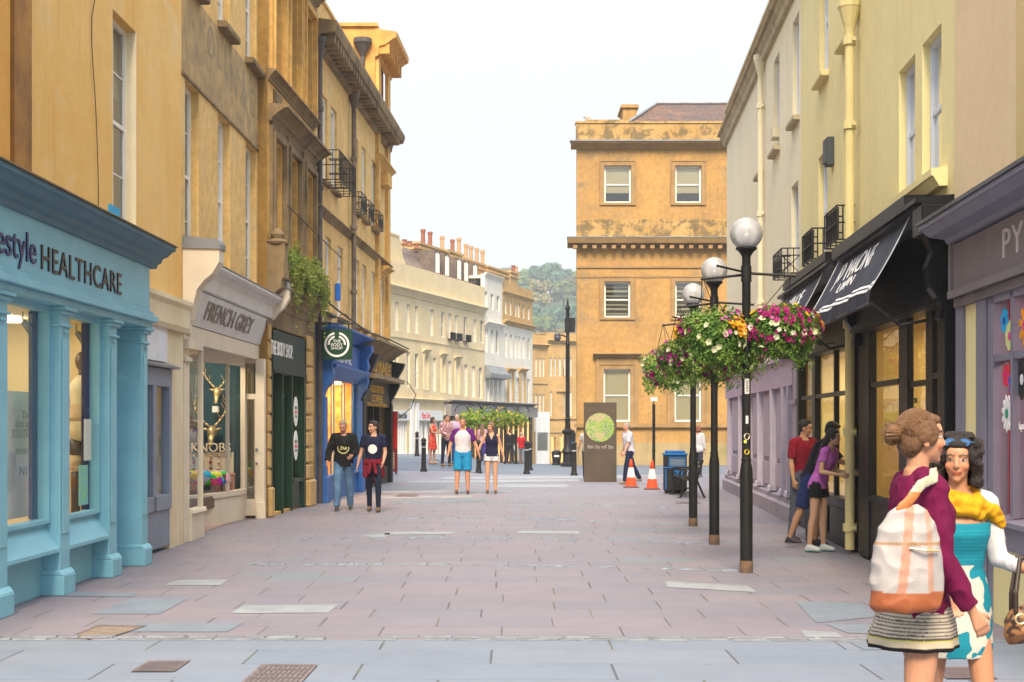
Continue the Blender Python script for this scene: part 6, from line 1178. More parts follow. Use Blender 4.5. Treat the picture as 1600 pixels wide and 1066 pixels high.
# ================================================================== STREET FURNITURE
M_lb = paint('lamp_black', (0.012, 0.012, 0.013), .35, .5, dirt=.2, dirtcol=(.04, .035, .03), var=.3); M_rustb = surf('rust_base', (.16, .09, .05), (.08, .06, .045), 8, .8, .4)
t = NT('globe'); tr = t.n('ShaderNodeBsdfTransparent'); tr.inputs[0].default_value = (.93, .94, .97, 1); gl_ = t.n('ShaderNodeBsdfGlossy'); gl_.inputs['Roughness'].default_value = .06; df = t.n('ShaderNodeMixShader'); d1_ = t.n('ShaderNodeBsdfTranslucent'); d2_ = t.n('ShaderNodeBsdfDiffuse'); d1_.inputs[0].default_value = d2_.inputs[0].default_value = (.9, .91, .94, 1); t.t.links.new(d1_.outputs[0], df.inputs[1]); t.t.links.new(d2_.outputs[0], df.inputs[2])
fr = t.n('ShaderNodeFresnel'); fr.inputs[0].default_value = 1.45; m1 = t.n('ShaderNodeMixShader'); m1.inputs[0].default_value = .58; m2 = t.n('ShaderNodeMixShader')
t.t.links.new(tr.outputs[0], m1.inputs[1]); t.t.links.new(df.outputs[0], m1.inputs[2]); t.t.links.new(fr.outputs[0], m2.inputs[0]); t.t.links.new(m1.outputs[0], m2.inputs[1]); t.t.links.new(gl_.outputs[0], m2.inputs[2]); t.t.links.new(m2.outputs[0], t.out.inputs[0]); M_globe = t.m
M_refl = plain('lamp_reflector', (.6, .6, .62), .3, metal=.7)
def petal_mat(n, a, b):
    return leaf_mat(n, a, b, a, 3, .5)
M_pet = [petal_mat('petal_purple', (.26, .008, .13), (.14, .004, .06)), petal_mat('petal_yellow', (.62, .33, .01), (.68, .42, .03)), petal_mat('petal_white', (.50, .52, .32), (.55, .55, .45)), petal_mat('petal_pink', (.5, .10, .35), (.4, .04, .25))]
M_bleaf = leaf_mat('basket_leaf', (.085, .20, .03), (.05, .13, .022), (.16, .27, .045), 6)
def leaf(mb, v, n, s_, el=1.3):
    q = n.to_track_quat('Z', 'Y') @ Quaternion((0, 0, 1), random.uniform(0, 6.28)); mb.add([v + q @ (Vector(w_) * s_) for w_ in ((-el, 0, 0), (-.3, -.6, .12), (.6, -.5, .1), (el, 0, -.15), (.6, .5, .1), (-.3, .6, .12))], [(0, 1, 2, 3, 4, 5)])
def basket(e_parent_label, cx, cy, cz, seed, R=.42, nl=3600, nf=150, zs=.30, ztop=None, group='flower baskets'):
    rnd = random.Random(seed); random.seed(seed); b = empty('flower_basket', (cx, cy, cz), e_parent_label, 'hanging basket', group)
    bumps = [(Vector((rnd.gauss(0, 1), rnd.gauss(0, 1), rnd.gauss(0, .8))).normalized(), rnd.uniform(.08, .3)) for _ in range(10)]
    def surfp(v):
        r_ = R * (.82 + sum(h * max(0, v.dot(n)) ** 6 for n, h in bumps)); return Vector((cx + v.x * r_, cy + v.y * r_, cz + v.z * r_ * (zs / .42) - (.0 if v.z > 0 else .08 * abs(v.z))))
    mb = MB()
    for i in range(nl):
        v = Vector((rnd.gauss(0, 1), rnd.gauss(0, 1), rnd.gauss(0, .9))).normalized(); p = surfp(v); p = Vector((cx, cy, cz)).lerp(p, rnd.uniform(.62, 1.04)); leaf(mb, p, (v + Vector((rnd.gauss(0, .5), rnd.gauss(0, .5), rnd.gauss(.2, .5)))).normalized(), rnd.uniform(.012, .026))
    for i in range(34):           # trailing stems
        a = rnd.uniform(0, 6.28); r_ = R * rnd.uniform(.6, 1.0); p = Vector((cx + r_ * math.cos(a), cy + r_ * math.sin(a), cz - zs * .5)); L_ = rnd.uniform(.12, .34)
        for j in range(26): q = p + Vector((rnd.gauss(0, .02) + .03 * math.sin(j * .4 + a), rnd.gauss(0, .02), -L_ * j / 26)); leaf(mb, q, Vector((rnd.gauss(0, 1), rnd.gauss(0, 1), .5)).normalized(), rnd.uniform(.01, .02))
    mb.build('foliage', M_bleaf, b)
    mb = MB()
    for kind, cnt, zr, s_ in (('purple', int(nf * .85), (-1, .75), .031), ('yellow', nf // 2, (.2, 1), .034), ('white', nf // 6, (-.6, .4), .040), ('pink', nf // 9, (-.5, .9), .03)):
        mb.m = ('purple', 'yellow', 'white', 'pink').index(kind); cl = [Vector((rnd.gauss(0, 1), rnd.gauss(0, 1), rnd.uniform(*zr))).normalized() for _ in range(3 if kind == 'yellow' else 10)]; n = 0
        while n < cnt:
            v = (rnd.choice(cl) + Vector((rnd.gauss(0, .2), rnd.gauss(0, .2), rnd.gauss(0, .16)))).normalized() if kind in ('yellow', 'purple', 'pink') else Vector((rnd.gauss(0, 1), rnd.gauss(0, 1), rnd.uniform(*zr))).normalized()
            if not zr[0] - .2 <= v.z <= zr[1] + .2: continue
            p = surfp(v) + v * .02; s2 = s_ * rnd.uniform(.75, 1.2); q = (v + Vector((rnd.gauss(0, .35), rnd.gauss(0, .35), .1))).normalized().to_track_quat('Z', 'Y')
            pts = [p - q @ Vector((0, 0, s2 * .35))]; m_ = 10
            for j in range(m_): rr = s2 * (1.0 if j % 2 else .78); pts.append(p + q @ Vector((rr * math.cos(2 * PI * j / m_), rr * math.sin(2 * PI * j / m_), s2 * (.12 if j % 2 else .02))))
            mb.add(pts, [(0, 1 + j, 1 + (j + 1) % m_) for j in range(m_)]); n += 1
    mb.build('blossom', M_pet, b, kind='stuff')
    return b
def lamp(x, y, lab, stickers=False):
    e = empty('street_lamp', (x, y, 0), lab, 'street lamp', 'globe lamps with flower baskets')
    mb = MB(); mb.lathe((x, y, 0), [(.072, .12), (.073, 1.14), (.066, 1.2), (.052, 1.28), (.05, 1.3), (.049, 3.6), (.055, 3.62), (.09, 3.67), (.12, 3.69), (.12, 3.71), (.08, 3.72)], 24); mb.lathe((x, y, 1.27), [(.05, 0), (.058, .01), (.058, .03), (.05, .04)], 20); mb.build('post', M_lb, e, smooth=True, auto=True)
    mb = MB(); mb.lathe((x, y, 0), [(.076, 0), (.076, .125), (.073, .14)], 24); mb.build('base', M_rustb, e, smooth=True, auto=True)
    mb = MB(); mb.ball((x, y, 3.87), .185, 32, 20); mb.build('globe', M_globe, e, smooth=True)
    mb = MB(); mb.lathe((x, y, 3.72), [(.055, 0), (.06, .12), (.07, .14)], 16); mb.lathe((x, y, 3.87), [(.05, 0), (.075, .1), (.02, .13)], 16); mb.build('lamp_insert', M_refl, e, smooth=True)
    mb = MB(); mb.tube([(x - .02, y, 3.42), (x + .56, y, 3.385)], .016); mb.tube([(x - .52, y - .02, 3.35), (x - .02, y, 3.4)], .016); mb.tube([(x - .02, y, 3.43), (x - .38, y - .3, 3.47)], .013); mb.cone((x, y, 3.32), (x, y, 3.5), .06, .06, 16); mb.build('basket_arm', M_lb, e)
    return e
XL = [(2.674, 16.07), (2.854, 19.87), (3.023, 23.5)]
lamp(*XL[0], 'nearest and tallest looking of the three globe lamps, with stickers on its post'); lamp(*XL[1], 'middle one of the three globe lamps on black posts'); lamp(*XL[2], 'farthest of the three globe lamps, beside the black bench')
def chains(e, cx, cy, cz, xh, zh):
    mb = MB()
    for a in (0.5, 2.6, 4.7): mb.tube([(xh, cy, zh), (cx + .2 * math.cos(a), cy + .2 * math.sin(a), cz + .18)], .005, 5)
    mb.build('chain', M_lb, e)
    mb = MB(); mb.ball((cx, cy, cz - .02), (.22, .22, .17), 14, 8); mb.build('bowl', plain('bowl_dark', (.02, .035, .012)), e)
for i, (x, y) in enumerate(XL):
    for sg in (-1, 1):
        lab = ('lush %s basket of purple, yellow and white petunias hanging from the %s globe lamp' % (('left-hand', 'right-hand')[(sg + 1) // 2], ('nearest', 'middle', 'farthest')[i]))
        cx, cz = x + (sg * .335 - .01 if i == 0 else (sg * .40 - (.04 if sg < 0 else .08))), (2.78 if sg > 0 else 2.69) - .02 * i
        b = basket(lab, cx, y, cz, 31 + i * 2 + sg, R=.40 if i == 0 else .40, nl=5600 if i == 0 else 3000, nf=190 if i == 0 else 150, zs=.32); chains(b, cx, y, cz, x + sg * .5, 3.38)
def on_post(x, y, z, w_, h_, m, lab, txt=None, tm=None, rad=.05, disc=False, vert=False):
    mb = MB(); n = 6; F_ = Fr(x, y, 1, 0, 1)
    A = lin(-1.57 - w_ / rad / 2, -1.57 + w_ / rad / 2, n); q = []
    if disc:
        A = [-1.57 + w_ / rad / 2 * math.cos(b) for b in lin(0, 2 * PI, 16)[:-1]]; Z = [z + h_ / 2 * math.sin(b) for b in lin(0, 2 * PI, 16)[:-1]]; mb.add([Vector((x + (rad + .002) * math.cos(a), y + (rad + .002) * math.sin(a), zz)) for a, zz in zip(A, Z)], [list(range(16))])
    else:
        for i in range(n): mb.add([Vector((x + (rad + .002) * math.cos(a), y + (rad + .002) * math.sin(a), zz)) for a, zz in ((A[i], z - h_ / 2), (A[i + 1], z - h_ / 2), (A[i + 1], z + h_ / 2), (A[i], z + h_ / 2))], [(0, 1, 2, 3)])
    o = mb.build('post_sticker', m, label=lab, cat='sticker')
    if txt:
        vs, fs = text_geo(txt); X1 = max(v[0] for v in vs); Y1 = max(v[1] for v in vs); mb = MB()
        mb.add([Vector((x + (.5 - v[1] / Y1) * w_ * .62, y - rad - .004 - .003 * (v[2] > 0), z + (v[0] / X1 - .5) * h_ * .85)) for v in vs], fs); mb.build('lettering', tm, o)
x, y = XL[0]; S_ = lambda n_, c_: plain('poststk_' + n_, c_, .5)
on_post(x, y, zpy(604, y), .05, .17, S_('white', (.6, .6, .6)), 'vertical white lettered sticker high on the nearest lamp post', 'VANS', M_black_t)
on_post(x - .0, y, zpy(656, y), .03, .09, S_('grey', (.5, .5, .52)), 'small pale rectangular sticker on the nearest lamp post below the lettered one')
on_post(x, y, zpy(682, y), .07, .075, S_('cream', (.68, .6, .45)), 'round cream sticker on the nearest lamp post', disc=True); on_post(x, y, zpy(706, y), .06, .06, S_('gold', (.72, .5, .03)), 'round gold sticker on the nearest lamp post, lowest of all', disc=True); on_post(x - .02, y, zpy(690, y), .035, .04, S_('lime', (.6, .7, .1)), 'tiny lime sticker between the round ones on the nearest lamp post', disc=True)
# bollards
def bollard(px, py, lab, h=1.15, Yf=None, r=.085):
    Y = Yf or K * EYE / (py - HZ); x = k(px) * Y; z = gh(x, Y); e = empty('bollard', (x, Y, z), lab, 'bollard', 'black bollards along the street'); r *= h / 1.15
    mb = MB(); mb.lathe((x, Y, z), [(r * 1.45, 0), (r * 1.45, .04), (r * 1.15, .09), (r * 1.1, .14), (r, .2), (r * .88, h * .80), (r * 1.05, h * .81), (r * 1.05, h * .84), (r * .85, h * .85), (r * .85, h * .89), (r * 1.1, h * .90), (r * 1.1, h * .93), (r * .8, h * .97), (r * .3, h), (.005, h)], 18); mb.build('post', M_lb, e, smooth=True, auto=True)
    mb = MB(); mb.lathe((x, Y, z), [(r * .93, h * .70), (r * .96, h * .71), (r * .96, h * .73), (r * .9, h * .74)], 18, False); mb.build('band', plain('band_grey', (.25, .26, .3)), e)
bollard(662, 742, 'second bollard from the left, in front of the pale kerb line'); bollard(748, 741.5, 'bollard standing behind the couple in the middle'); bollard(823, 740.5, 'bollard right of the walking couple, in front of the lit shops'); bollard(897, 743, 'bollard just left of the brown map totem')
bollard(651.5, 720, 'smaller farther bollard, leftmost of all, before the white shop', 1.0, 57); bollard(828, 733, 'farther bollard half hidden behind the one right of the couple', 1.1, 53)
# map totem
M_tot = surf('bronze_totem', (0.085, 0.060, 0.045), (0.065, .05, .038), 2, .5, .15, 50, metal=.3, streak=(.10, .08, .06), samt=.4)
Yt = 42.0; F_ = Fr(0, Yt, 1, -.06, 1); xo = k(912) * Yt; zt_ = zpy(629, Yt)
e = empty('map_totem', (k(937) * Yt, Yt, 0), 'tall brown metal map totem with a round green city map', 'map totem')
def ts(px): return k(px) * Yt
mb = MB(F_); mb.box(ts(912), ts(963), -.14, 0, 0, zt_); mb.build('panel', M_tot, e, bevel=.006)
t = NT('city_map'); co = t.coord(); v = t.n('ShaderNodeTexVoronoi', feature='DISTANCE_TO_EDGE'); t.set(v, 'Vector', co); v.inputs['Scale'].default_value = 13; n1 = t.noise(co, 5, 6, .7, .5)
col = t.mix(t.ramp(n1, .42, .58), (.16, .28, .03), (.05, .18, .12)); col = t.mix(t.ramp(t.noise(co, 2.5, 2), .5, .6), col, (.30, .25, .16)); col = t.mix(t.math('LESS_THAN', v.outputs['Distance'], .06), col, (.35, .34, .13)); t.principled(col, .5); M_map = t.m
cx_, cz_ = ts(937), zpy(668, Yt); mb = MB(F_); mb.slab([(cx_ + .43 * math.cos(a), cz_ + .43 * math.sin(a)) for a in lin(0, 2 * PI, 40)[:-1]], .0, .008); mb.build('round_map', M_map, e)
mb = MB(F_)
for i, t_ in enumerate(('Bath', 'City', 'of', 'Spa')): mb.text(t_, ts(918.5 + i * 10.5), ts(926.5 + i * 10.5), zpy(698, Yt), .1, 0, .006)
mb.build('lettering', plain('totem_text', (.35, .32, .30)), e)
# cones
M_or = paint('cone_orange', (0.75, 0.075, 0.02), .5, dirt=.2); M_cw = plain('cone_white', (.62, .60, .60), .4)
def cone_(px, py, lab):
    Y = K * EYE / (py - HZ); x = k(px) * Y; e = empty('traffic_cone', (x, Y, 0), lab, 'traffic cone', 'traffic cones'); h = .76
    mb = MB(); mb.lathe((x, Y, 0), [(.155, .035), (.115, .28)], 20, False); mb.lathe((x, Y, 0), [(.07, .54), (.028, h), (.015, h + .01)], 20); mb.build('body', M_or, e, smooth=True)
    mb = MB(); mb.lathe((x, Y, 0), [(.117, .28), (.07, .545)], 20, False); mb.build('reflective_sleeve', M_cw, e, smooth=True)
    mb = MB(); mb.box(x - .2, x + .2, Y - .2, Y + .2, 0, .035); mb.lathe((x, Y, .035), [(.18, 0), (.155, .02)], 20); mb.build('base', plain('cone_base', (.16, .06, .05)), e, bevel=.01)
cone_(986, 762, 'orange and white traffic cone, left one, at the feet of the man in white'); cone_(1019, 765, 'orange and white traffic cone, right one, in front of the sign pole')
# recycling bin
M_bin = paint('bin_black', (0.014, 0.015, 0.018), .4); M_binb = paint('bin_blue', (0.01, 0.11, 0.33), .4, dirt=.1); Yb = 34.8; F_ = Fr(0, Yb, 1, -.05, 1)
def bs(px): return k(px) * Yb
e = empty('litter_bin', (bs(1055), Yb, 0), 'black double street bin with bright blue aperture surrounds, behind the bench', 'litter bin')
a, b = bs(1037), bs(1072); z1 = zpy(708, Yb)
mb = MB(F_); mb.box(a, b, -.55, 0, .06, z1 - .06); mb.box(a + .03, b - .03, -.52, -.03, 0, .06); mb.build('body', M_bin, e, bevel=.02)
mb = MB(F_); mb.box(a - .02, b + .02, -.57, .02, z1 - .06, z1); mb.box(a + .04, b - .04, -.5, -.05, z1, z1 + .06); mb.box(a - .02, b + .02, -.57, .015, .62, .66); mb.build('lid', M_binb, e, bevel=.015)
mb = MB(F_); o0, o1, oz0, oz1 = a + .14, b - .06, z1 - .30, z1 - .12
for q in ((o0, o1, oz1, oz1 + .03), (o0, o1, oz0 - .03, oz0), (o0 - .03, o0, oz0 - .03, oz1 + .03), (o1, o1 + .03, oz0 - .03, oz1 + .03)): mb.box(q[0], q[1], 0, .02, q[2], q[3])
mb.box(o0 + .1, o0 + .32, .0, .006, .45, .58); mb.box(a + .02, a + .05, 0, .008, .1, .6); mb.build('blue_trim', M_binb, e)
mb = MB(F_); mb.box(o0, o1, -.01, .004, oz0, oz1); mb.build('slot', plain('slot_grey', (.1, .14, .2)), e)
# bench seen from its end
Yn = 32.6; e = empty('bench', (k(1082) * Yn, Yn + .8, 0), 'black slatted bench with curled iron end frames, seen end-on', 'bench'); xa, xb = k(1063) * Yn, k(1093) * Yn
for yy in (Yn, Yn + 1.6):
    mb = MB(); r_ = .024; zs_ = .44
    mb.tube([(xa, yy, 0), (xa + .05, yy, .2), (xa, yy, zs_), (xb - .06, yy, zs_ - .03), (xb + .03, yy, .2), (xb + .12, yy, .0)], r_, 8); mb.tube([(xb - .06, yy, zs_ - .03), (xb, yy, .65), (xb + .08, yy, .88)], r_, 8)
    mb.tube([(xa, yy, zs_), (xa - .02, yy, .6), (xa + .04, yy, .67), (xb + .0, yy, .66)], r_, 8); mb.tube([(xa + .06, yy, .5)] + [(xa + .14 + .07 * math.cos(a), yy, .55 + .07 * math.sin(a)) for a in lin(3, 8, 8)], .012, 6); mb.tube([(xa - .08, yy, .0), (xa, yy, .02), (xa + .08, yy, .12), (xb - .05, yy, .16)], .018, 6); mb.build('end_frame', M_lb, e)
for i in range(6): x = xa + .02 + i * (xb - xa - .08) / 6; mb = MB(); mb.box(x, x + .05, Yn, Yn + 1.6, .455, .48); mb.build('seat_slat', M_lb, e)
for i in range(4): z_ = .56 + i * .09; x = xb - .02 + (z_ - .5) * .22; mb = MB(); mb.box(x, x + .02, Yn, Yn + 1.6, z_, z_ + .06); mb.build('back_slat', M_lb, e)
# sign pole
Yp = 42.5; x = k(1021.5) * Yp; e = empty('sign_pole', (x, Yp, 0), 'thin black pole with a small white plate on top, behind the right traffic cone', 'sign pole')
mb = MB(); mb.cone((x, Yp, 0), (x, Yp, zpy(632, Yp)), .045); mb.cone((x, Yp, .9), (x, Yp, .95), .055); mb.build('pole', M_lb, e); mb = MB(); mb.box(x - .1, x + .1, Yp - .06, Yp - .04, zpy(627, Yp), zpy(621, Yp)); mb.build('plate', M_cw, e); mb = MB(); mb.cone((x, Yp, zpy(632, Yp)), (x, Yp, zpy(620, Yp)), .02); mb.build('bracket', M_lb, e)
# tall post with cameras
Yq = 58.0; x = k(887) * Yq; z0 = gh(x, Yq); zt_ = zpy(466, Yq); e = empty('camera_post', (x, Yq, z0), 'tall ornate black post with a dome camera, in front of the corner building', 'camera post')
mb = MB(); mb.lathe((x, Yq, z0), [(.30, 0), (.30, .1), (.2, .18), (.19, .5), (.26, .6), (.22, .68), (.15, .8), (.15, 1.3), (.24, 1.4), (.24, 1.46), (.12, 1.55), (.10, 1.9), (.13, 1.95), (.09, 2.0), (.085, 5.0), (.10, 5.05), (.075, 5.1), (.07, zt_ - z0 - .5), (.1, zt_ - z0 - .45), (.1, zt_ - z0 - .38), (.04, zt_ - z0 - .25), (.05, zt_ - z0 - .2), (.005, zt_ - z0)], 16); mb.build('post', M_lb, e, smooth=True, auto=True)
zb_ = zpy(519, Yq); mb = MB(); mb.box(x + .06, x + .3, Yq - .12, Yq + .12, zb_, zpy(497, Yq)); mb.box(x - .12, x + .07, Yq - .1, Yq + .1, zb_, zpy(497, Yq)); mb.build('antenna_box', M_lb, e, bevel=.02)
mb = MB(); zc_ = zpy(524, Yq); mb.tube([(x, Yq, zc_ - .1), (x - .25, Yq, zc_ + .02), (x - .42, Yq, zc_)], .03); ar = mb.build('camera_arm', M_lb, e); mb = MB(); mb.ball((x - .42, Yq, zc_ - .1), .15, 16, 10); mb.cone((x - .42, Yq, zc_ - .02), (x - .42, Yq, zc_ + .08), .14, .1, 16); mb.build('dome_camera', plain('cam_grey', (.06, .06, .08), .3), ar, smooth=True)
mb = MB(); mb.tube([(x - .12, Yq, 3.7), (x - .18, Yq, 3.75), (x - .18, Yq, 4.1)], .015); mb.build('hook', M_lb, e)
for px, Y_, w_, z1, lab in ((869.5, 60, .21, .62, 'low black litter bin at the far kerb left of the camera post'), (893.5, 59, .16, 1.5, 'tall black cabinet behind the camera post')):
    x = k(px) * Y_; z_ = gh(x, Y_); e = empty('litter_bin' if px < 880 else 'cabinet', (x, Y_, z_), lab, 'litter bin' if px < 880 else 'cabinet')
    mb = MB(); mb.lathe((x, Y_, z_), [(w_ * .9, 0), (w_ * .9, .05), (w_ * .8, .08), (w_, z1 * .8), (w_ * 1.05, z1 * .82), (w_ * 1.05, z1 * .88), (w_ * .6, z1)], 14 if px < 880 else 4); mb.build('body', M_bin, e); mb = MB(); mb.box(x - w_ * .5, x + w_ * .5, Y_ - w_ - .03, Y_ - w_ * .7, z_ + z1 * .55, z_ + z1 * .68); mb.build('slot' if px < 880 else 'panel', M_cw if px < 880 else M_binb, e)
# far planters on hooped stands
for i, (px, py) in enumerate(((733, 655), (752, 653), (770, 656), (789, 655), (806, 656))):
    Y_ = 59.0 + i * .6; x = k(px) * Y_; zc_ = zpy(py, Y_); z_ = gh(x, Y_); lab = 'hooped planter of yellow-green flowers across the far road, ' + ('leftmost', 'second from the left', 'in the middle of five', 'second from the right', 'rightmost')[i]
    e = empty('planter_stand', (x, Y_, z_), lab, 'planter', 'hooped planters across the road'); mb = MB(); mb.cone((x, Y_, z_), (x, Y_, zc_ + .3), .05)
    for sg in (-1, 1): mb.tube([(x, Y_, zc_ + .3)] + [(x + sg * (.3 - .3 * math.cos(a)), Y_, zc_ + .3 + .3 * math.sin(a)) for a in lin(0, PI, 8)], .02, 6)
    mb.build('stand', M_blk, e); mb = MB(); rnd = random.Random(i + 50); random.seed(i)
    for _ in range(900):
        v = Vector((rnd.gauss(0, .21), rnd.gauss(0, .2), rnd.gauss(0, .16))); leaf(mb, Vector((x, Y_, zc_)) + v, Vector((rnd.gauss(0, 1), rnd.gauss(-.5, 1), rnd.gauss(.4, 1))).normalized(), rnd.uniform(.03, .055))
    mb.build('foliage', leaf_mat('planter_leaf', (.15, .25, .035), (.09, .17, .025), (.22, .26, .04), 3), e)
    mb = MB()
    for _ in range(12): v = Vector((rnd.gauss(0, .27), rnd.gauss(-.1, .2), rnd.gauss(0, .18))); leaf(mb, Vector((x, Y_, zc_)) + v * 1.1, Vector((rnd.gauss(0, .4), -1, .3)).normalized(), .05, 1)
    mb.build('blossom', M_pet[1] if i != 1 else leaf_mat('petal_violet', (.12, .08, .4), (.2, .12, .5), (.1, .08, .4)), e)
# ================================================================== PEOPLE
def vc_mat(name, rough, bump_s, bump_f, spec=.3, sub=0.0, aniso=False, var=.18):
    t = NT(name); a = t.n('ShaderNodeVertexColor'); a.layer_name = 'Col'; co = t.coord('Object', (1, 1, .12) if aniso else (1, 1, 1)); f = t.noise(co, bump_s, 4, .65)
    col = t.mix(var, a.outputs[0], t.mix(f, (.3, .3, .3), (1.7, 1.7, 1.7)), 'MULTIPLY'); h = f
    if not aniso: h = t.math('ADD', f, t.math('MULTIPLY', t.noise(co, 9, 3), 2.0))
    t.principled(col, rough, 0, spec, t.bump(h, bump_f, .004 if not aniso else .01), sub=sub); return t.m
M_skin = vc_mat('skin', .5, 90, .15, .3, .05, var=.14); M_cloth = vc_mat('cloth', .85, 260, .5, .15, var=.3); M_hair = vc_mat('hair', .5, 220, .8, .35, aniso=True, var=.55); M_leather = vc_mat('leather', .5, 120, .3, .4)
class Sh:                       # a bag of tapered pieces that is fused into one skin
    def __init__(s): s.mb = MB()
    def cap(s, a, b, r0, r1, f0=True, f1=True, sq=1.0, ref=(0, 1, 0), seg=14):
        a, b = Vector(a), Vector(b); ax = (b - a); L = ax.length; z = ax.normalized(); x = Vector(ref).cross(z)
        if x.length < .05: x = Vector((1, 0, 0)).cross(z)
        x.normalize(); y = z.cross(x); rings = []
        if f0: rings += [(-r0 * math.cos(t), r0 * math.sin(t)) for t in (.15, .6, 1.05)]
        rings += [(0, r0), (L, r1)]
        if f1: rings += [(L + r1 * math.cos(t), r1 * math.sin(t)) for t in (1.05, .6, .15)]
        pts = []
        for h, r in rings: pts += [a + z * h + (x * math.cos(2 * PI * i / seg) + y * math.sin(2 * PI * i / seg) * sq) * r for i in range(seg)]
        n = len(rings); s.mb.add(pts, [(j * seg + i, j * seg + (i + 1) % seg, (j + 1) * seg + (i + 1) % seg, (j + 1) * seg + i) for j in range(n - 1) for i in range(seg)] + [list(range(seg))[::-1], list(range((n - 1) * seg, n * seg))]); return s
    def ell(s, c, r, R=None, seg=16, rings=10):
        m = MB(); m.ball((0, 0, 0), r, seg, rings); c = Vector(c); s.mb.add([c + (R @ v if R else v) for v in m.v], m.f); return s
    def loft(s, rings, seg=22):          # rings: (centre, rx, ry, R)
        pts = []
        for c, rx, ry, R in rings:
            for i in range(seg): a = 2 * PI * i / seg; v = Vector((rx * math.cos(a), ry * math.sin(a), 0)); pts.append(Vector(c) + (R @ v if R else v))
        n = len(rings); s.mb.add(pts, [(j * seg + i, j * seg + (i + 1) % seg, (j + 1) * seg + (i + 1) % seg, (j + 1) * seg + i) for j in range(n - 1) for i in range(seg)] + [list(range(seg))[::-1], list(range((n - 1) * seg, n * seg))]); return s
    def skin(s, name, vox, smooth, mat, colf, parent=None, wr=0.0, wf=14, wsc=(1, 1, 1), cut=None):
        me = bpy.data.meshes.new('tmp'); me.from_pydata([tuple(v) for v in s.mb.v], [], s.mb.f); o = bpy.data.objects.new('tmp', me); COL.objects.link(o)
        bm = bmesh.new(); bm.from_mesh(me); bmesh.ops.recalc_face_normals(bm, faces=bm.faces); bm.to_mesh(me); bm.free()
        r = o.modifiers.new('r', 'REMESH'); r.mode = 'VOXEL'; r.voxel_size = vox;
        dg = bpy.context.evaluated_depsgraph_get(); dg.update(); m2 = bpy.data.meshes.new_from_object(o.evaluated_get(dg)); bpy.data.objects.remove(o); bpy.data.meshes.remove(me)
        nv = len(m2.vertices); co = np.empty(nv * 3, 'f'); m2.vertices.foreach_get('co', co); co = co.reshape(-1, 3); ed = np.empty(len(m2.edges) * 2, 'i'); m2.edges.foreach_get('vertices', ed); ed = ed.reshape(-1, 2)
        deg = np.bincount(ed.ravel(), minlength=nv).astype('f')[:, None]
        for _ in range(smooth):
            acc = np.stack([np.bincount(ed[:, 0], co[ed[:, 1], c], nv) + np.bincount(ed[:, 1], co[ed[:, 0], c], nv) for c in range(3)], 1); co = (co + acc / np.maximum(deg, 1)) * .5
        m2.vertices.foreach_set('co', co.astype('f').ravel()); m2.update()
        m2.name = name; m2.materials.clear(); m2.materials.append(mat)
        if wr:
            nn = [v.normal.copy() for v in m2.vertices]; cc_ = [v.co.copy() for v in m2.vertices]
            for i_, c_ in enumerate(cc_):
                p = Vector((c_.x * wsc[0], c_.y * wsc[1], c_.z * wsc[2])); w = mnoise.noise(p * wf + Vector((7, 3, 1))); w = (1 - abs(w) * 2.2) * .6 + .5 * mnoise.noise(p * wf * .45)
                c_ += nn[i_] * (w * wr)
            m2.vertices.foreach_set('co', [x for c_ in cc_ for x in c_]); m2.update()
        ca = m2.color_attributes.new('Col', 'FLOAT_COLOR', 'POINT'); arr = np.ones((len(m2.vertices), 4), 'f')
        for i, c_ in enumerate([v.co.copy() for v in m2.vertices]): arr[i, :3] = [x * .70 for x in colf(c_)]
        ca.data.foreach_set('color', arr.ravel()); m2.polygons.foreach_set('use_smooth', [True] * len(m2.polygons)); m2.update()
        ob = bpy.data.objects.new(name, m2); COL.objects.link(ob)
        if parent is not None: ob.parent = parent
        return ob
def rot(ax, deg): return Matrix.Rotation(math.radians(deg), 3, ax)
def solid(c): return lambda p: c
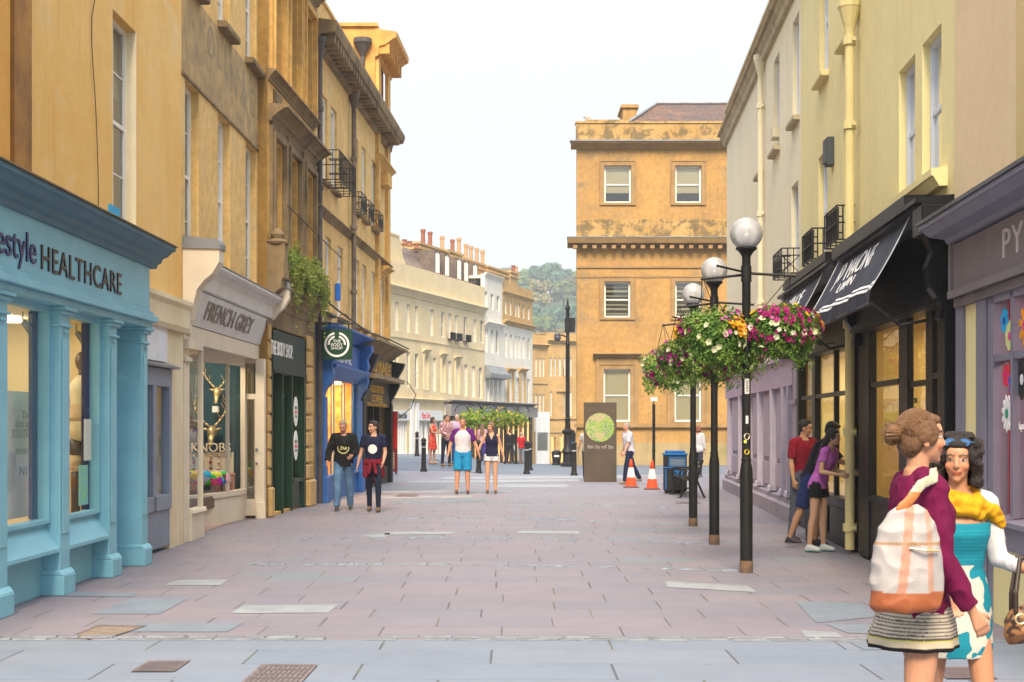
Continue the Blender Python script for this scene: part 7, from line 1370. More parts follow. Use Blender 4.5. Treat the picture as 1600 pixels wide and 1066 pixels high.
class Person:
    def __init__(s, px, Y, h, yaw, label, fem=False, lean=0, twist=0, side=0, head=(0, 0), legs=((8, 0, 3), (-8, 0, 3)), arms=((0, 8, 12, 0), (0, 8, 12, 0)), skin=(.60, .33, .22), build=1.0, z=0.0, hand=((30,), (30,)), zoff=None, vox=.008, px_is_x=False, pelvis=None, name='person'):
        s.h = h; s.k = h / 1.75; s.fem = fem; s.b = build; s.skinc = skin; s.vox = vox; s.label = label
        s.yaw = yaw; s.x = k(px) * Y; s.Y = Y; s.z = z; RT = rot('Z', twist) @ rot('X', lean) @ rot('Y', side); s.RT = RT
        J = s.J = {}; P = Vector((0, 0, .95)) if pelvis is None else Vector(pelvis); J['P'] = P; sw = .155 if fem else .18
        J['waist'] = P + RT @ Vector((0, 0, .13)); J['chest'] = P + RT @ Vector((0, 0, .34)); J['neck'] = P + RT @ Vector((0, .005, .53)); RH = s.RH = RT @ rot('Z', head[0]) @ rot('X', head[1] - lean * .6)
        J['head'] = J['neck'] + RT @ Vector((0, -.005, .05)) + RH @ Vector((0, -.012, .10))
        for i, sg in ((0, 1), (1, -1)):            # 0 left (+x), 1 right (-x)
            n = 'LR'[i]; hp = P + Vector((sg * .088, 0, -.03)); a, b, o = [math.radians(q) for q in legs[i]]
            d = Vector((sg * math.sin(o), -math.sin(a), -math.cos(a))).normalized(); kn = hp + d * .43; d2 = Vector((sg * math.sin(o) * .5, -math.sin(a - b), -math.cos(a - b))).normalized(); an = kn + d2 * .43; J['hip' + n], J['knee' + n], J['ank' + n] = hp, kn, an; s.__dict__['fd' + n] = (a - b)
            sh = P + RT @ Vector((sg * sw, .0, .465)); J['sh' + n] = sh
            if isinstance(arms[i][0], (tuple, list)): el, wr = Vector(arms[i][0]), Vector(arms[i][1]); el = sh + (el - sh).normalized() * .28; wr = el + (wr - el).normalized() * .25
            else:
                a, o, b, inn = [math.radians(q) for q in arms[i]]; d = RT @ Vector((sg * math.sin(o), -math.sin(a) * math.cos(o), -math.cos(a) * math.cos(o))); el = sh + d * .28
                d2 = RT @ Vector((sg * (math.sin(o) * math.cos(b) - math.sin(inn)), -math.sin(a + b), -math.cos(a + b))); wr = el + d2.normalized() * .25
            J['el' + n], J['wr' + n] = el, wr
        dz = -min(J['ankL'].z, J['ankR'].z) + .08
        for q in J: J[q] = (J[q] + Vector((0, 0, dz)))
        s.curl = hand; s.make()
    def tl(s, pts, g=0.0, gy=None):            # torso rings from (height, rx, ry, yoff)
        gy = g if gy is None else gy; P = s.J['P']; return [(P + s.RT @ Vector((0, yo, z)) if z > 0 else P + Vector((0, yo, z)), (rx * s.b + g), (ry * s.b + gy), s.RT if z > 0 else None) for z, rx, ry, yo in pts]
    def torso(s):
        if s.fem: return [(-.13, .10, .08, .01), (-.08, .155, .105, .01), (-.01, .165, .112, .01), (.07, .142, .10, 0), (.14, .118, .085, 0), (.22, .125, .09, 0), (.31, .138, .105, -.012), (.37, .142, .105, -.015), (.43, .15, .085, 0), (.48, .125, .065, .005), (.515, .07, .055, .008), (.55, .05, .05, .01)]
        return [(-.13, .10, .085, .01), (-.08, .145, .105, .01), (0, .155, .112, .01), (.08, .145, .105, 0), (.15, .14, .10, 0), (.24, .150, .108, 0), (.34, .165, .115, 0), (.41, .172, .108, 0), (.46, .165, .085, .005), (.50, .11, .07, .008), (.53, .068, .06, .01), (.56, .058, .058, .01)]
    def hands(s, S, n, sg):
        J = s.J; w = J['wr' + n]; f = (w - J['el' + n]).normalized(); i = 'LR'.index(n); c = s.curl[i]; curl = c[0]
        pn = Vector(c[1]) if len(c) > 1 else s.RT @ Vector((-sg, 0, 0)); pn = (pn - f * pn.dot(f)).normalized(); sd = f.cross(pn)
        if len(c) > 2: sd = sd * c[2]
        elif sd.dot(Vector((0, -1, 0))) < 0: sd = -sd        # thumb side forward
        fr = .0085 if s.vox < .006 else .0098; q = .9 if s.fem else 1.0
        for t in (-.026, -.009, .009, .026): S.cap(w, w + f * .082 * q + sd * t * q, .018, .0125, seg=10)
        for t, L in ((-.030, .058), (-.010, .072), (.010, .078), (.030, .070)):
            L *= q; b = w + f * .085 * q + sd * t * q; a1 = math.radians(curl * .6); a2 = math.radians(curl * 1.5); d1 = f * math.cos(a1) + pn * math.sin(a1); d2 = f * math.cos(a2) + pn * math.sin(a2); m = b + d1 * L * .5; S.cap(b - f * .01, m, fr * 1.05, fr, seg=8); S.cap(m, m + d2 * L * .5, fr, fr * .8, seg=8)
        b = w + f * .028 + sd * .024; d = (f * .75 + sd * .62 + pn * .35).normalized(); m = b + d * .04 * q; S.cap(b - sd * .008, m, .013, fr * 1.1, seg=8); S.cap(m, m + (f * .9 + sd * .25 + pn * .35).normalized() * .032 * q, fr * 1.1, fr * .85, seg=8)
    def make(s):
        J = s.J; S = Sh(); b = s.b; S.loft(s.tl(s.torso())); fm = .9 if s.fem else 1.0
        S.cap(J['neck'] - s.RT @ Vector((0, 0, .06)), J['head'] + s.RH @ Vector((0, .015, -.05)), .054 * fm, .05 * fm)
        for n, sg in (('L', 1), ('R', -1)):
            S.cap(J['sh' + n], J['sh' + n].lerp(J['neck'], .6), .052 * fm * b, .04 * fm); S.cap(J['sh' + n], J['el' + n], .050 * fm * b, .037 * fm * b); m = J['el' + n].lerp(J['wr' + n], .3); S.cap(J['el' + n], m, .037 * fm * b, .039 * fm * b); S.cap(m, J['wr' + n], .039 * fm * b, .024 * fm)
            s.hands(S, n, sg); hp, kn, an = J['hip' + n], J['knee' + n], J['ank' + n]; S.cap(hp, kn, .083 * b, .053 * b); m = kn.lerp(an, .3) + Vector((0, .012, 0)); S.cap(kn, m, .052 * b, .053 * b); S.cap(m, an, .053 * b, .033); s.foot(S, n, 0.0)
        H, R = J['head'], s.RH; e = lambda c, r: S.ell(H + R @ Vector(c), r, R); hs = .95 if s.fem else 1.0
        e((0, .012, .018), (.073 * hs, .090, .098)); e((0, -.028, -.03), (.058 * hs, .062, .078)); e((0, -.040, -.068), (.040 * hs, .045, .042)); e((0, -.066, -.093), (.020, .020, .018)); e((0, -.055, .03), (.056 * hs, .036, .045))
        for q in (-1, 1):
            e((q * .076 * hs, .01, -.015), (.009, .019, .030)); e((q * .036, -.062, -.03), (.022, .022, .022)); e((q * .031, -.0745, .002), (.0135, .011, .009)); e((q * .031, -.079, .020), (.020, .010, .006)); e((q * .009, -.098, -.034), (.008, .009, .008))
        S.cap(H + R @ Vector((0, -.083, .012)), H + R @ Vector((0, -.104, -.028)), .0085, .0115, seg=8); S.cap(H + R @ Vector((-.015, -.086, -.058)), H + R @ Vector((.015, -.086, -.058)), .0075, .0075, seg=8); S.cap(H + R @ Vector((-.013, -.085, -.067)), H + R @ Vector((.013, -.085, -.067)), .0075, .0075, seg=8)
        Ri = R.transposed(); sk = s.skinc; lip = (sk[0] * .8, sk[1] * .42, sk[2] * .45); dark = (.03, .02, .015); red = (sk[0] * 1.02, sk[1] * .82, sk[2] * .78)
        def colf(p):
            if (p - H).length < .16:
                q = Ri @ (p - H); ax = abs(q.x)
                if q.y < -.05:
                    if abs(q.z + .062) < .0095 and ax < .024: return lip if abs(q.z + .0625) > .0018 else dark
                    if abs(ax - .031) < .0145 and abs(q.z - .002) < .006: return dark if abs(ax - .031) < .0055 else ((.55, .52, .5) if abs(q.z - .002) < .0042 else dark)
                    if abs(ax - .032) < .019 and abs(q.z - .022 - (.004 - abs(ax - .034) * .2)) < .0045: return s.__dict__.get('brow', (.09, .05, .03))
                    if abs(ax - .04) < .018 and abs(q.z + .035) < .02: return red
            return sk
        s.brow = tuple(c * .8 for c in getattr(s, 'hairc', (.1, .06, .035)))
        s.o = S.skin('person', s.vox, 4, M_skin, colf); s.o.location = (s.x, s.Y, s.z); s.o.rotation_euler = (0, 0, math.radians(s.yaw)); s.o.scale = (s.k,) * 3; tag(s.o, s.label, 'person')
    def foot(s, S, n, g, sole=0):
        an = s.J['ank' + n]; a = s.__dict__['fd' + n]; pt = max(0, (an.z - .08)) * 1.6; F_ = Vector((0, -math.cos(pt), -math.sin(pt) * .9)); U = Vector((0, -F_.z * -1, math.cos(pt))) if False else Vector((0, 0, 1)); hl = an + Vector((0, .028, -.045)); S.cap(an, hl, .034 + g, .032 + g); toe = hl + F_ * .17 + Vector((0, 0, .004)); mid = hl + F_ * .09 + Vector((0, 0, .014)); S.cap(hl, mid, .033 + g, .036 + g, seg=12); S.cap(mid, toe, .036 + g, .028 + g, seg=12); S.cap(an, mid, .033 + g, .034 + g)
    # ---- clothing
    def top(s, name, col, sleeve=.5, long=-.06, g=.016, neck=.50, arms_g=.016, wr=.005, sk=None, flare=0.0, vox=None, mat=None):
        S = Sh(); T = [t for t in s.torso() if long <= t[0] <= neck]; t0 = min(s.torso(), key=lambda t: abs(t[0] - long))
        T = [(long, t0[1] + flare, t0[2] + flare, t0[3])] + [t for t in T if t[0] > long + .01]; S.loft(s.tl(T, g, g)); J = s.J; fm = .9 if s.fem else 1.0
        if sleeve > 0:
            for n in 'LR':
                sh, el, w = J['sh' + n], J['el' + n], J['wr' + n]; S.cap(sh, sh.lerp(J['neck'], .55), (.054 * fm * s.b + arms_g), .045 * fm + g * .5); L = min(1, sleeve); S.cap(sh, sh.lerp(el, L), .051 * fm * s.b + arms_g, (.040 * fm * s.b + arms_g * (1.3 if sleeve < 1 else 1)), True, sleeve > 1)
                if sleeve > 1: S.cap(el, el.lerp(w, sleeve - 1), .042 * s.b * fm + arms_g, .028 * fm + arms_g, True, False)
        elif sleeve == 0:
            for n in 'LR': S.cap(J['sh' + n].lerp(J['neck'], .22), J['sh' + n].lerp(J['neck'], .6), .058 * fm, .05 * fm, False, True)
        return S.skin(name, vox or s.vox, 3, mat or M_cloth, col if callable(col) else solid(col), s.o, wr, 13, (1, 1, .8))
    def bottom(s, name, col, length=1.0, g=.014, wr=.005, high=.1, legg=None, flare=0.0):
        S = Sh(); T = [t for t in s.torso() if t[0] <= high]; S.loft(s.tl(T, g, g)); J = s.J; lg = g if legg is None else legg
        for n in 'LR':
            hp, kn, an = J['hip' + n], J['knee' + n], J['ank' + n]; t = min(1, length * 2); S.cap(hp, hp.lerp(kn, t), .084 * s.b + g, (.083 + (.053 - .083) * t) * s.b + lg + flare, True, length > .5)
            if length > .5: S.cap(kn, kn.lerp(an, (length - .5) * 2), .053 * s.b + lg, .038 + lg + flare, True, False)
        return S.skin(name, s.vox, 3, M_cloth, col if callable(col) else solid(col), s.o, wr, 12, (1, 1, .7))
    def shoes(s, col, sole=(.6, .6, .6), g=.007):
        for n in 'LR':
            S = Sh(); s.foot(S, n, g); zz = s.J['ank' + n].z - .08; S.skin('shoe', s.vox, 2, M_leather, lambda p, zz=zz: sole if p.z < zz + .022 else col, s.o)
    def hair(s, col, kind='short', seed=0):
        S = Sh(); H, R = s.J['head'], s.RH; e = lambda c, r: S.ell(H + R @ Vector(c), r, R); hs = .95 if s.fem else 1.0; s.o['_h'] = 1; del s.o['_h']
        if kind == 'short': e((0, .022, .034), (.079 * hs, .090, .094)); e((0, -.022, .085), (.058, .062, .035)); e((0, .05, -.01), (.07, .055, .06))
        elif kind == 'crop': e((0, .020, .030), (.0765 * hs, .088, .094)); e((0, -.01, .078), (.055, .060, .034))
        elif kind == 'quiff': e((0, .022, .036), (.080, .090, .095)); e((.01, -.04, .095), (.055, .05, .034)); e((0, .05, -.015), (.072, .055, .06))
        else:
            e((0, .020, .026), (.079 * hs, .090, .094)); e((0, -.02, .072), (.060, .066, .034)); e((0, .05, -.02), (.070, .052, .065))
            for q in (-1, 1): e((q * .066, .0, .02), (.020, .05, .055))
            if kind == 'bun': e((0, .125, .022), (.040, .036, .040)); e((.01, .128, -.002), (.030, .030, .028)); e((0, .10, .015), (.030, .03, .03)); S.cap(H + R @ Vector((0, .14, .05)), H + R @ Vector((.01, .152, .062)), .012, .007)
            if kind == 'topbun': e((0, .07, .10), (.04, .04, .036))
            if kind == 'bob':
                for q in (-1, 1): e((q * .072, .015, -.045), (.026, .055, .065))
                e((0, .06, -.05), (.08, .05, .07))
            if kind == 'curly':
                rr = random.Random(seed)
                for i in range(120):
                    a = rr.uniform(-.35, PI + .35); zz = rr.uniform(-.13, .10); v = Vector((math.cos(a) * .098, math.sin(a) * .095 + .012, zz)); e(v * rr.uniform(.85, 1.08), (rr.uniform(.012, .026), rr.uniform(.012, .026), rr.uniform(.018, .03)))
                for i in range(10): a = rr.uniform(0, PI); e((math.cos(a) * .05, .03 + math.sin(a) * .03, .115), (.03, .03, .025))
            if kind == 'long':
                for q in (-.045, 0, .045): S.cap(H + R @ Vector((q, .065, -.02)), s.J['neck'] + s.RT @ Vector((q * 1.3, .085, -.10)), .045, .035); S.cap(s.J['neck'] + s.RT @ Vector((q * 1.3, .085, -.10)), s.J['neck'] + s.RT @ Vector((q * 1.2 + .01, .11, -.27)), .036, .018)
        return S.skin('hair', max(.0045, s.vox * .8), 2, M_hair, lambda p: tuple(c * (.75 + .6 * abs(mnoise.noise(p * 30))) for c in col), s.o, .004, 40)
    def skirt(s, name, col, rings, wr=.006, folds=0, vox=None, fold_a=.02):
        S = Sh(); P = s.J['P']; seg = 48; pts = []; n = len(rings)
        for j, (z, rx, ry, yo) in enumerate(rings):
            for i in range(seg): a = 2 * PI * i / seg; f = 1 + (fold_a * 8 * (1 - j / (n - 1)) * math.sin(a * folds + j * .3) * .5 if folds else 0); pts.append(P + (s.RT @ Vector((rx * math.cos(a) * f, ry * math.sin(a) * f + yo, z)) if z > .02 else Vector((rx * math.cos(a) * f, ry * math.sin(a) * f + yo, z))))
        S.mb.add(pts, [(j * seg + i, j * seg + (i + 1) % seg, (j + 1) * seg + (i + 1) % seg, (j + 1) * seg + i) for j in range(n - 1) for i in range(seg)] + [list(range(seg))[::-1], list(range((n - 1) * seg, n * seg))])
        return S.skin(name, vox or s.vox, 2, M_cloth, col if callable(col) else solid(col), s.o, wr, 10, (1, 1, .4))
    def patch(s, name, pts_f, col, mat=None):
        return None
def disc_on(P, name, cx, cz, r, col, y=-.145, ring=None):       # printed badge on a shirt front, on the chest surface
    mb = MB(); N_ = 26; c = P.J['P'] + P.RT @ Vector((cx, 0, cz)); 
    def q(rr, a): x = cx + rr * math.cos(a); z = cz + rr * math.sin(a); yy = -math.sqrt(max(.0, 1 - (x / .20) ** 2)) * abs(y); return P.J['P'] + P.RT @ Vector((x, yy, z))
    A = [2 * PI * i / N_ for i in range(N_)]; rs = ring or (0.001, r)
    mb.add([q(rs[0], a) for a in A] + [q((rs[0] + rs[1]) / 2, a) for a in A] + [q(rs[1], a) for a in A], [(j * N_ + i, j * N_ + (i + 1) % N_, (j + 1) * N_ + (i + 1) % N_, (j + 1) * N_ + i) for j in range(2) for i in range(N_)])
    o = mb.build(name, col, P.shirt, origin=None) if False else mb.build('tmp', col, None, origin=(0, 0, 0)); o.name = name; o.parent = P.o; return o
DEN = (.10, .19, .34); NAVY = (.012, .015, .05)
def strands(P, cols, kind, n, seed):        # loose hair strands over the fused hair volume
    t = NT('hair_strand'); g = t.n('ShaderNodeNewGeometry'); wn = t.n('ShaderNodeTexWhiteNoise', noise_dimensions='1D'); t.set(wn, 'W', g.outputs['Random Per Island']); t.principled(t.mix(wn.outputs[0], cols[0], cols[1]), .42, 0, .45)
    rr = random.Random(seed); H, R = P.J['head'], P.RH; mb = MB(); E = Vector((.0745, .0875, .0935)) * 1.04; C0 = Vector((0, .020, .026))
    for i in range(n):
        if kind == 'bun':
            a = rr.uniform(-2.35, 2.35); f = Vector((math.sin(a), -math.cos(a) * .62, rr.uniform(-.35, .95))).normalized(); b = Vector((rr.uniform(-.3, .3), 1, rr.uniform(-.25, .35))).normalized(); pts = []
            for j in range(9):
                q = j / 8; d = (f * (1 - q) + b * q + Vector((0, 0, .35 * math.sin(q * PI)))).normalized(); pts.append(C0 + Vector((d.x * E.x, d.y * E.y, d.z * E.z)) * rr.uniform(.995, 1.03))
            if i % 5 == 0: u = rr.uniform(0, 6.28); pts = [Vector((.0 + .041 * math.cos(u + q * .7) * math.sin(q * .35 + .3), .125 + .037 * math.sin(u + q * .7) * math.sin(q * .35 + .3), .02 + .041 * math.cos(q * .35 + .3))) for q in range(8)]
            if i % 29 == 0: pts = [pts[-1] * 1.0, pts[-1] + Vector((rr.gauss(0, .015), .02, rr.uniform(-.02, .03))), pts[-1] + Vector((rr.gauss(0, .03), .045, rr.uniform(-.05, .03)))]
        else:
            a = rr.uniform(-.5, PI + .5); r0 = rr.uniform(.7, 1.0); L = rr.uniform(.16, .25); x0, y0 = math.cos(a), math.sin(a); ph = rr.uniform(0, 6.28); w_ = rr.uniform(.006, .012); pts = []
            for j in range(16):
                q = j / 15; z = .115 - L * q; s_ = min(1, .35 + q * 2.2) * (1 + .35 * q); pts.append(Vector((x0 * .086 * s_ * r0 + w_ * math.cos(ph + j * 1.15), .022 + y0 * .088 * s_ * r0 + w_ * math.sin(ph + j * 1.15), z)))
        mb.tube([tuple(H + R @ q) for q in pts], rr.uniform(.0008, .0016), 3)
    o = mb.build('hair_strands', t.m, None, origin=(0, 0, 0), smooth=True, kind='stuff'); o.parent = P.o
# --- two men walking on the left
p = Person(537, 27.8, 1.79, 4, 'man in a black printed hoodie and faded blue jeans walking on the left', head=(-14, 22), lean=4, legs=((-10, 4, 3), (16, 12, 3)), arms=((12, 16, 60, 30), (6, 20, 35, 10)), skin=(.58, .30, .20), build=1.06)
p.shirt = p.top('hoodie', lambda q: (.012, .012, .013), 1.92, -.10, .028, .52, .024, .010); p.bottom('jeans', lambda q: tuple(c * (1.0 + .9 * max(0, mnoise.noise(q * 5))) for c in DEN), .99, .018, .006, .06, .022); p.shoes((.05, .05, .055), (.65, .65, .63)); p.hair((.32, .25, .17), 'crop')
M_pg = plain('print_gold', (.42, .38, .18), .8); M_pw = plain('print_white', (.62, .60, .58), .8)
disc_on(p, 'print_ring', 0, .27, .12, M_pg, -.148, (.092, .115)); disc_on(p, 'print_figure', -.035, .27, .035, M_pg, -.149); disc_on(p, 'print_figure', .035, .27, .035, M_pg, -.149)
S = Sh(); J = p.J; S.cap(J['neck'] + Vector((-.09, .03, -.02)), J['neck'] + Vector((.09, .03, -.02)), .045, .045); S.cap(J['neck'] + Vector((0, .09, -.04)), J['neck'] + Vector((0, .09, -.10)), .07, .05, sq=.6); S.skin('hood', .009, 3, M_cloth, solid((.014, .014, .015)), p.o, .006)
p = Person(584, 27.4, 1.76, -4, 'man in navy t-shirt with a maroon jacket tied round his waist', head=(-48, 0), legs=((14, 12, 2), (-8, 8, 2)), arms=((6, 10, 38, 10), (-2, 14, 14, 0)), skin=(.60, .33, .22))
p.shirt = p.top('t_shirt', NAVY, .62, -.05, .018, .51, .02, .007); p.bottom('jeans', (.012, .018, .04), .99, .008, .004, .06, .008); p.shoes((.16, .10, .05), (.1, .07, .05)); p.hair((.03, .02, .015), 'quiff'); disc_on(p, 'print_disc', 0, .26, .088, M_pw, -.150)
S = Sh(); P0 = p.J['P']; S.loft([(P0 + Vector((0, 0, .06)), .175, .13, None), (P0 + Vector((0, 0, -.02)), .185, .14, None)])
for sg in (-1, 1): S.cap(P0 + Vector((sg * .12, -.02, .02)), P0 + Vector((sg * .15, -.02, -.24)), .08, .07, sq=.8); S.cap(P0 + Vector((sg * .03, -.135, .03)), P0 + Vector((sg * .07, -.16, -.20)), .035, .03)
S.cap(P0 + Vector((0, .1, 0)), P0 + Vector((0, .13, -.3)), .12, .11, sq=.4); S.ell(P0 + Vector((0, -.15, .03)), (.04, .03, .035)); S.skin('tied_jacket', .008, 3, M_cloth, solid((.20, .012, .03)), p.o, .012, 14)
# --- couple holding hands
p = Person(723, 34.5, 1.86, 0, 'man in a white and purple raglan t-shirt and bright blue shorts, holding hands', head=(0, 0), legs=((6, 6, 3), (10, 4, 4)), arms=((2, 22, 6, 0), (-4, 20, 22, 6)), skin=(.55, .27, .17), build=1.12)
p.shirt = p.top('raglan_shirt', lambda q, J=p.J: (.10, .012, .16) if abs(q.x) > min(.185, .055 + (J['neck'].z - q.z) * .85) or q.z > J['neck'].z - .03 else (.62, .60, .68), .8, -.05, .014, .51, .016, .005); p.bottom('shorts', (.012, .24, .50), .46, .022, .008, .04, .03, .012); p.hair((.16, .09, .05), 'crop'); p.shoes((.12, .04, .03), (.1, .05, .04), .002)
p = Person(768, 34.7, 1.74, 0, 'woman in a navy sleeveless top and tiny white shorts, holding hands', True, head=(-40, 4), legs=((4, 4, 1), (8, 10, 1)), arms=((0, 16, 10, 0), (4, 26, 6, 0)), skin=(.60, .32, .20))
p.top('sleeveless_top', lambda q, J=p.J: (.60, .33, .22) if (q.y < 0 and q.z > J['neck'].z - .16 and abs(q.x) < (q.z - J['neck'].z + .16) * .42) else (.014, .014, .045), 0, -.04, .018, .50, 0, .006, flare=.015); p.bottom('shorts', (.62, .62, .68), .16, .016, .004, .02, .02, .01); p.hair((.24, .13, .06), 'topbun'); p.shoes((.12, .06, .04), (.1, .05, .04), .002)
# --- group of three beyond the bollards
gz = lambda px, Y: gh(k(px) * Y, Y)
p = Person(676, 50.5, 1.68, 62, 'woman in a red-orange dress on the far pavement', True, head=(10, 0), legs=((2, 2, 1), (-2, 2, 1)), arms=((30, 6, 60, 10), (25, 6, 62, 10)), skin=(.60, .33, .22), z=gz(676, 50.5)); dr = lambda q: (.75, .05, .02) if mnoise.noise(q * 22) < .28 else (.75, .35, .25)
p.skirt('dress', dr, [(-.42, .20, .17, .01), (-.25, .19, .15, .01), (-.02, .175, .125, .01), (.08, .15, .11, 0), (.14, .13, .10, 0), (.31, .155, .122, -.01), (.43, .16, .10, 0), (.50, .09, .07, 0)]); p.hair((.06, .03, .02), 'bob'); p.shoes((.5, .3, .2), (.4, .25, .18), .003)
p = Person(697, 50, 1.80, 38, 'man in a red and white checked shirt and dark trousers on the far pavement', head=(20, -3), legs=((2, 2, 4), (-2, 2, 4)), arms=((20, 12, 40, 20), (18, 12, 50, 20)), skin=(.58, .31, .20), z=gz(697, 50))
ck = lambda q: (.30, .02, .04) if (int(math.floor(q.x * 22 + q.y * 22) + math.floor(q.z * 22)) % 2) else (.62, .5, .5)
p.top('checked_shirt', ck, 1.9, -.08, .022, .52, .02, .007); p.bottom('trousers', (.02, .025, .05), .99, .014, .005); p.shoes((.28, .16, .06), (.2, .12, .05)); p.hair((.05, .03, .02), 'short')
p = Person(714, 51.5, 1.80, 10, 'balding man in a pale pink shirt at the back of the group of three', legs=((2, 2, 4), (-2, 2, 4)), arms=((0, 8, 12, 0), (0, 8, 12, 0)), skin=(.64, .36, .26), z=gz(714, 51.5)); p.top('shirt', (.52, .38, .56), 1.9, -.08, .022, .52, .02, .006); p.bottom('trousers', (.03, .07, .25), .99, .014, .005); p.shoes((.1, .06, .04))
p = Person(754, 56, 1.62, 170, 'person in pink seen through the gap between the walking couple', True, z=gz(754, 56), skin=(.6, .33, .22)); p.top('shirt', (.55, .30, .36), .6, -.06, .02); p.bottom('trousers', (.05, .03, .25), .99, .016); p.hair((.2, .11, .05), 'long'); p.shoes((.1, .1, .1))
p = Person(815, 70, 1.62, 175, 'grey-haired person in a red shirt seen from behind, far off by the lit shops', z=gz(815, 70) , vox=.01); p.top('shirt', (.42, .015, .03), .8, -.08, .025); p.bottom('trousers', (.15, .2, .28), .99, .016); p.hair((.42, .40, .38), 'short'); p.shoes((.1, .1, .1))
p = Person(804, 71, 1.50, 175, 'person in a pale mint top beside the far red shirt', True, z=gz(804, 71), vox=.01); p.top('shirt', (.5, .6, .58), 1.8, -.08, .025); p.bottom('trousers', (.3, .42, .42), .99, .016); p.hair((.3, .25, .2), 'bob'); p.shoes((.1, .1, .1))
p = Person(797, 66, 1.66, 190, 'person in black far off between the couple and the right bollard', z=gz(797, 66), vox=.01); p.top('shirt', (.02, .02, .025), 1.8, -.08, .025); p.bottom('trousers', (.02, .02, .03), .99, .016); p.hair((.05, .03, .02), 'short'); p.shoes((.1, .1, .1))
# --- by the totem and the bench
p = Person(983, 40.3, 1.77, -72, 'grey-haired man in a white t-shirt and navy trousers stepping towards the map totem', lean=6, side=0, head=(0, 2), legs=((16, 8, 2), (-20, 12, 2)), arms=((22, 8, 12, 0), (-2, 10, 30, 0)), skin=(.60, .32, .22), build=1.08); p.top('t_shirt', (.60, .58, .68), .85, -.10, .022, .52, .02, .008); p.bottom('trousers', (.014, .02, .06), .99, .018, .006, .06, .024); p.shoes((.25, .18, .12), (.3, .25, .2)); p.hair((.38, .34, .28), 'crop')
p = Person(918, 43.4, 1.68, 165, 'person standing behind the brown map totem, only an arm in sight', arms=((8, 18, 10, 0), (4, 26, 30, -10)), skin=(.58, .32, .22)); p.top('t_shirt', (.5, .5, .5), .5); p.bottom('trousers', (.05, .05, .08)); p.hair((.1, .06, .04)); p.shoes((.1, .1, .1))
p = Person(1091, 46.0, 1.66, 150, 'auburn-haired person in a white top behind the farthest globe lamp', True, head=(0, 10), skin=(.62, .36, .26)); p.top('blouse', (.66, .64, .68), 1.7, -.12, .03, .50, .03, .008); p.bottom('trousers', (.05, .05, .08)); p.hair((.28, .08, .05), 'bob'); p.shoes((.1, .1, .1))
# --- three looking into the lit window
p = Person(1253, 20.3, 1.75, 30, 'young man in maroon t-shirt and glasses looking into the shop window', head=(38, 6), lean=4, legs=((3, 3, 3), (-4, 4, 3)), arms=((0, 8, 14, 4), (2, 9, 16, 6)), skin=(.55, .31, .18), vox=.007); p.top('t_shirt', (.25, .012, .03), .8, -.10, .018, .515, .018, .007); p.bottom('trousers', (.10, .11, .15), .99, .016, .006); p.shoes((.06, .03, .05), (.3, .3, .32)); p.hair((.012, .009, .008), 'short')
H, R = p.J['head'], p.RH; mb = MB()
for q in (-1, 1): mb.tube([tuple(H + R @ Vector((q * .032 + .022 * math.cos(a), -.092, .004 + .016 * math.sin(a)))) for a in lin(0, 2 * PI, 12)], .0022, 5); mb.tube([tuple(H + R @ Vector(v)) for v in ((q * .054, -.09, .008), (q * .078, .0, .004))], .0022, 5)
mb.tube([tuple(H + R @ Vector(v)) for v in ((-.01, -.098, .008), (.01, -.098, .008))], .0022, 5); o = mb.build('glasses', M_blk, None, origin=(0, 0, 0)); o.parent = p.o
p = Person(1268, 19.4, 1.78, 60, 'man in a black t-shirt and blue shorts bending towards the lit shop window', lean=24, head=(22, 14), legs=((6, 10, 4), (-14, 8, 4)), arms=((58, 6, 48, 0), (38, 6, 50, 0)), skin=(.52, .29, .17), vox=.007); p.top('t_shirt', (.012, .013, .022), .85, -.10, .02, .515, .02, .008); p.bottom('shorts', (.018, .03, .12), .47, .022, .007, .06, .03, .01); p.shoes((.03, .015, .03), (.5, .5, .52)); p.hair((.012, .009, .008), 'short')
p = Person(1279, 18.7, 1.66, 52, 'woman in lilac t-shirt and black shorts leaning to the shop window', True, lean=20, head=(12, -2), legs=((3, 4, 3), (-3, 5, 3)), arms=((22, 6, 84, 6), (14, 8, 88, 8)), skin=(.60, .36, .23), vox=.007)
p.top('t_shirt', (.48, .13, .50), .5, -.08, .014, .50, .014, .007, flare=.01); p.bottom('shorts', (.012, .012, .016), .2, .014, .005, .02, .018, .008); p.shoes((.62, .66, .68), (.05, .50, .42), .009); p.hair((.018, .012, .011), 'long')
# --- foreground women
VX = .0052
p = Person(1432, 5.9, 1.735, 97, 'woman with a brown bun in a long plum cardigan walking right in the foreground', True, lean=1, head=(4, -2), legs=((14, 4, 2), (-6, 2, 2)), arms=((10, 8, 30, 0), (2, 12, 30, 8)), skin=(.60, .29, .17), vox=VX, build=1.0, hand=((30,), (38,)))
p1 = p; PZ = p.J['P'].z
p.top('cardigan', lambda q: (.15, .006, .05), 1.93, -.125, .022, .525, .014, .016, flare=.025)
def stripes(q):
    z = q.z - PZ + .20; t = z / .10
    return (.012, .010, .012) if t < .16 else ((.60, .50, .36) if t < .42 else ((.55, .50, .10) if t < .50 else ((.10, .08, .07) if t < .56 else ((.55, .48, .38) if (t * 7) % 1 < .6 else (.12, .09, .09)))))
p.skirt('skirt', stripes, [(-.20, .195, .185, .02), (-.15, .19, .18, .02), (-.10, .185, .165, .01), (-.02, .18, .14, .01), (.06, .15, .12, 0)], .004, 9, fold_a=.012)
p.hair((.20, .095, .04), 'bun'); strands(p, ((.24, .12, .05), (.09, .04, .018)), 'bun', 1100, 3); p.shoes((.15, .08, .05), (.1, .06, .04))
